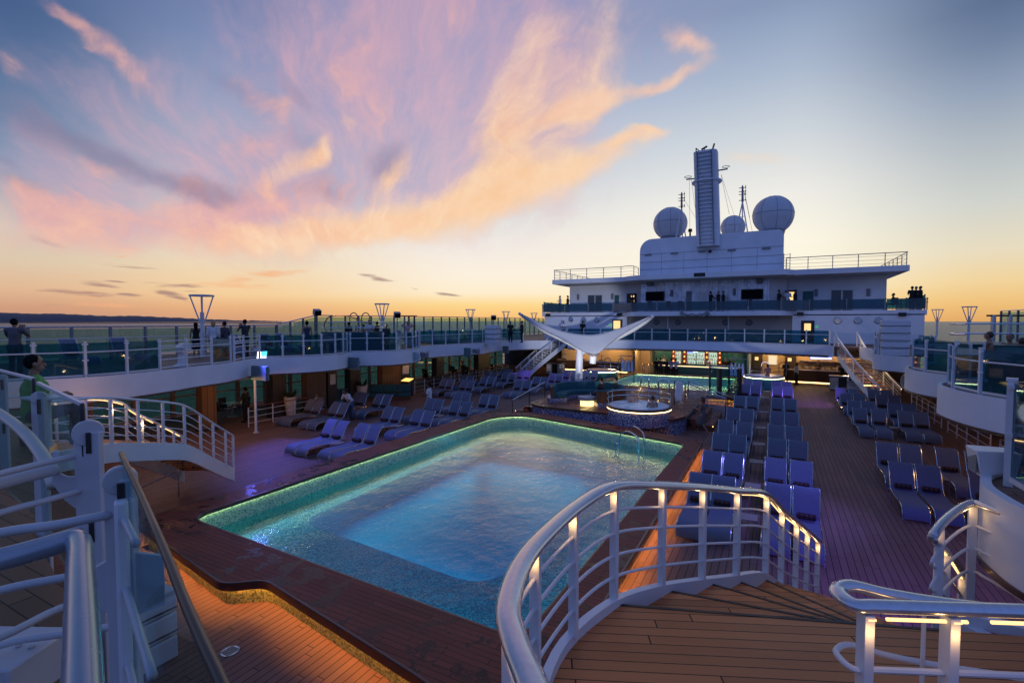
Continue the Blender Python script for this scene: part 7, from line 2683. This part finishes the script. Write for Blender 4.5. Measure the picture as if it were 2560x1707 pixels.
bar2([P(-300, 1260, 4.32), P(0, 1184, 4.32), P(110, 1157, 4.32), P(204, 1136, 4.32)], .017)
bar2([P(-300, 1380, 4.12), P(0, 1282, 4.12), P(110, 1252, 4.12), P(206, 1224, 4.12)], .017)
bar2([P(-300, 1500, 3.9), P(0, 1383, 3.9), P(110, 1347, 3.9), P(212, 1316, 3.9)], .015)
bar2([P(-300, 1290, 4.25), P(0, 1208, 4.25), P(80, 1187, 4.25), P(140, 1172, 4.25)], .034, 'rub_rail')
bar2([P(-300, 1400, 4.33), P(0, 1332, 4.33), P(140, 1312, 4.33), P(282, 1284, 4.33)], .018)
bar2([P(-300, 1560, 4.05), P(0, 1475, 4.05), P(150, 1445, 4.05), P(300, 1420, 4.05)], .016)
bar2([P(-300, 1700, 3.85), P(0, 1592, 3.85), P(150, 1520, 3.85), P(310, 1470, 3.85)], .016)
bar2([P(-300, 1720, 3.7), P(0, 1612, 3.7), P(150, 1585, 3.7), P(320, 1560, 3.7)], .016)
# curved glass with dark cap running towards the viewpoint
cap = [P(x, y, 4.55) for x, y in ((303, 1133), (348, 1228), (387, 1317), (426, 1410), (465, 1510), (515, 1623), (554, 1707), (700, 2050))]
cc_ = catmull(cap, 4)
MB().tube(cc_, .010, 8).build('cap_rail', BRONZE, fr, smooth=180)
MB().wall([(p.x, p.y) for p in cc_], 3.42, 4.545, .014).build('glass_panel', GLASSC, fr, smooth=60)
for k, (za) in enumerate((4.33, 4.05, 3.75, 3.5)):
    i = [3, 6, 9, 12][k]
    g_ = cc_[min(i, len(cc_) - 1)]
    bar2([Vector((p1.x, p1.y, za)), Vector(((p1.x + g_.x) / 2, (p1.y + g_.y) / 2, za)), Vector((g_.x, g_.y, za))], .014, 'glass_stay')
# glass panels beyond with dark rounded ends
for (xa, ya), (xb, yb) in (((-260, 860), (84, 947)), ((95, 957), (205, 1010))):
    a, b_ = P(xa, ya, 4.62), P(xb, yb, 4.62)
    MB().wall([(a.x, a.y), (b_.x, b_.y)], 3.45, 4.62, .014).build('glass_panel', GLASSC, fr, smooth=0)
    MB().bar(a, b_, .02, .02).build('panel_edge', WHITE, fr, smooth=0)
    MB().tube(catmull([b_ + Vector((0, 0, -.0)), b_ + edge_d * .02 + Vector((0, 0, -.06)), b_ + edge_d * .02 + Vector((0, 0, -.3))], 4), .012, 6).build('dark_end', BLACK, fr)
sw = [PD(-60, 1000, 4.3), PD(0, 1034, 4.0), PD(54, 1075, 3.7), PD(92, 1118, 3.45), PD(118, 1160, 3.25), PD(138, 1215, 3.1)]
MB().tube(catmull(sw, 6), .04, 12, flat=.7).build('curved_handrail', paint('cream_handrail', (.5, .46, .4), .35), fr, smooth=180)
# shelf and glass before the seated man
q = PD(118, 1000, 6.9)
o = thing('drinks_ledge', 'small white ledge in front of the green shirted man', 'ledge', (q.x, q.y, TZ))
zt_ = q.z + .3
MB().bx(q.x - .25, q.x + .25, q.y - .2, q.y + .2, 4.02, 4.06).build('top', WHITE, o, bevel=.01)
MB().cyl((q.x, q.y, TZ), (q.x, q.y, 4.02), .04).build('leg', WHITE, o)
o = MB().lathe([(.028, 0), (.034, .14), (.03, .14), (.026, .01)], (PD(109, 1000, 6.9).x, PD(109, 1000, 6.9).y, 4.061), 14).build('drinking_glass', GLASSC)
tag(o, 'clear drinking glass on the ledge by the green shirted man', 'glass')
o = thing('stool', 'dark stool under the green shirted man', 'stool', (gm_.location.x, gm_.location.y, TZ))
MB().cyl((gm_.location.x, gm_.location.y, TZ), (gm_.location.x, gm_.location.y, 3.62), .17, .19, 16).build('seat', BRONZE, o)
# deck things below left
lockers(P(338, 1648, 0), 3, 1.0, 'white deck locker stack seen through the glass at bottom left')
q = P(575, 1628, 0)
o = thing('floor_drain', 'small round floor drain in the deck near the pool rim', 'drain', q)
MB().cyl((q.x, q.y, 0.001), (q.x, q.y, .012), .13, n=24).build('plate', STEEL, o)
m = MB()
for k in range(-3, 4):
    m.bx(q.x - .09, q.x + .09, q.y + k * .028 - .007, q.y + k * .028 + .007, .012, .016)
m.build('slots', BLACK, o, smooth=0)
q = P(50, 1670, 3.55)
o = thing('deck_box', 'grey metal box with screws on the aft deck at bottom left corner', 'box', q)
MB().bar(q + Vector((-.3, -.15, 0)), q + Vector((.1, .05, 0)), .3, .2).build('lid', GPL, o, bevel=.01)
for dx in (.0, .06):
    MB().cyl(q + Vector((dx, dx * .4, .1)), q + Vector((dx, dx * .4, .108)), .012, n=8).build('screw', STEEL, o)

# ------------------------------------------------------------------ coloured flood lights, an added canopy spot, warm soffit lights
lamp('SPOT', (-19.9, 13.5, 4.0), 1500, (.13, .13, 1), .12, (-15.4, 13.6, 0), math.radians(88), 1.0)
lamp('SPOT', (3.1, 15.2, 4.0), 700, (.2, .18, 1), .12, (-.8, 14.8, 0), math.radians(76), 1.0)
lamp('SPOT', (c_pr.x - .4, c_pr.y + .3, c_pr.z), 15000, (.9, .92, 1), .15, (fu.x - .1, fu.y + .6, fu.z + 1.6), math.radians(17), .5)  # white spot added beside the projector box to whiten the canopy fabric
lamp('SPOT', (c_pr.x - .35, c_pr.y + .35, c_pr.z - .1), 850, (.2, .07, 1), .12, (2.2, 12.2, 0), math.radians(62), .8)
lamp('SPOT', (4.1, 33, 3.1), 900, (.28, .12, 1), .12, (.4, 37.0, 0), math.radians(70), .8)
lamp('SPOT', (-19.3, 34.5, 3.1), 500, (.3, .14, 1), .12, (-16.5, 36.5, 0), math.radians(70), .8)
for x, y, e_ in ((-20.8, 10.2, 55), (-20.6, 13.0, 38), (-21.9, 16.6, 26), (-21.4, 22.8, 16), (-22.2, 27.6, 16), (-24, 33, 12), (-24, 38, 12), (7.2, 17.2, 45), (7.0, 20.6, 40), (7.6, 27, 14), (8, 33, 12), (-17.0, 6.4, 22), (-14.8, 5.0, 14)):
    lamp('POINT', (x, y, 2.5), e_, (1, .5, .18), .08)
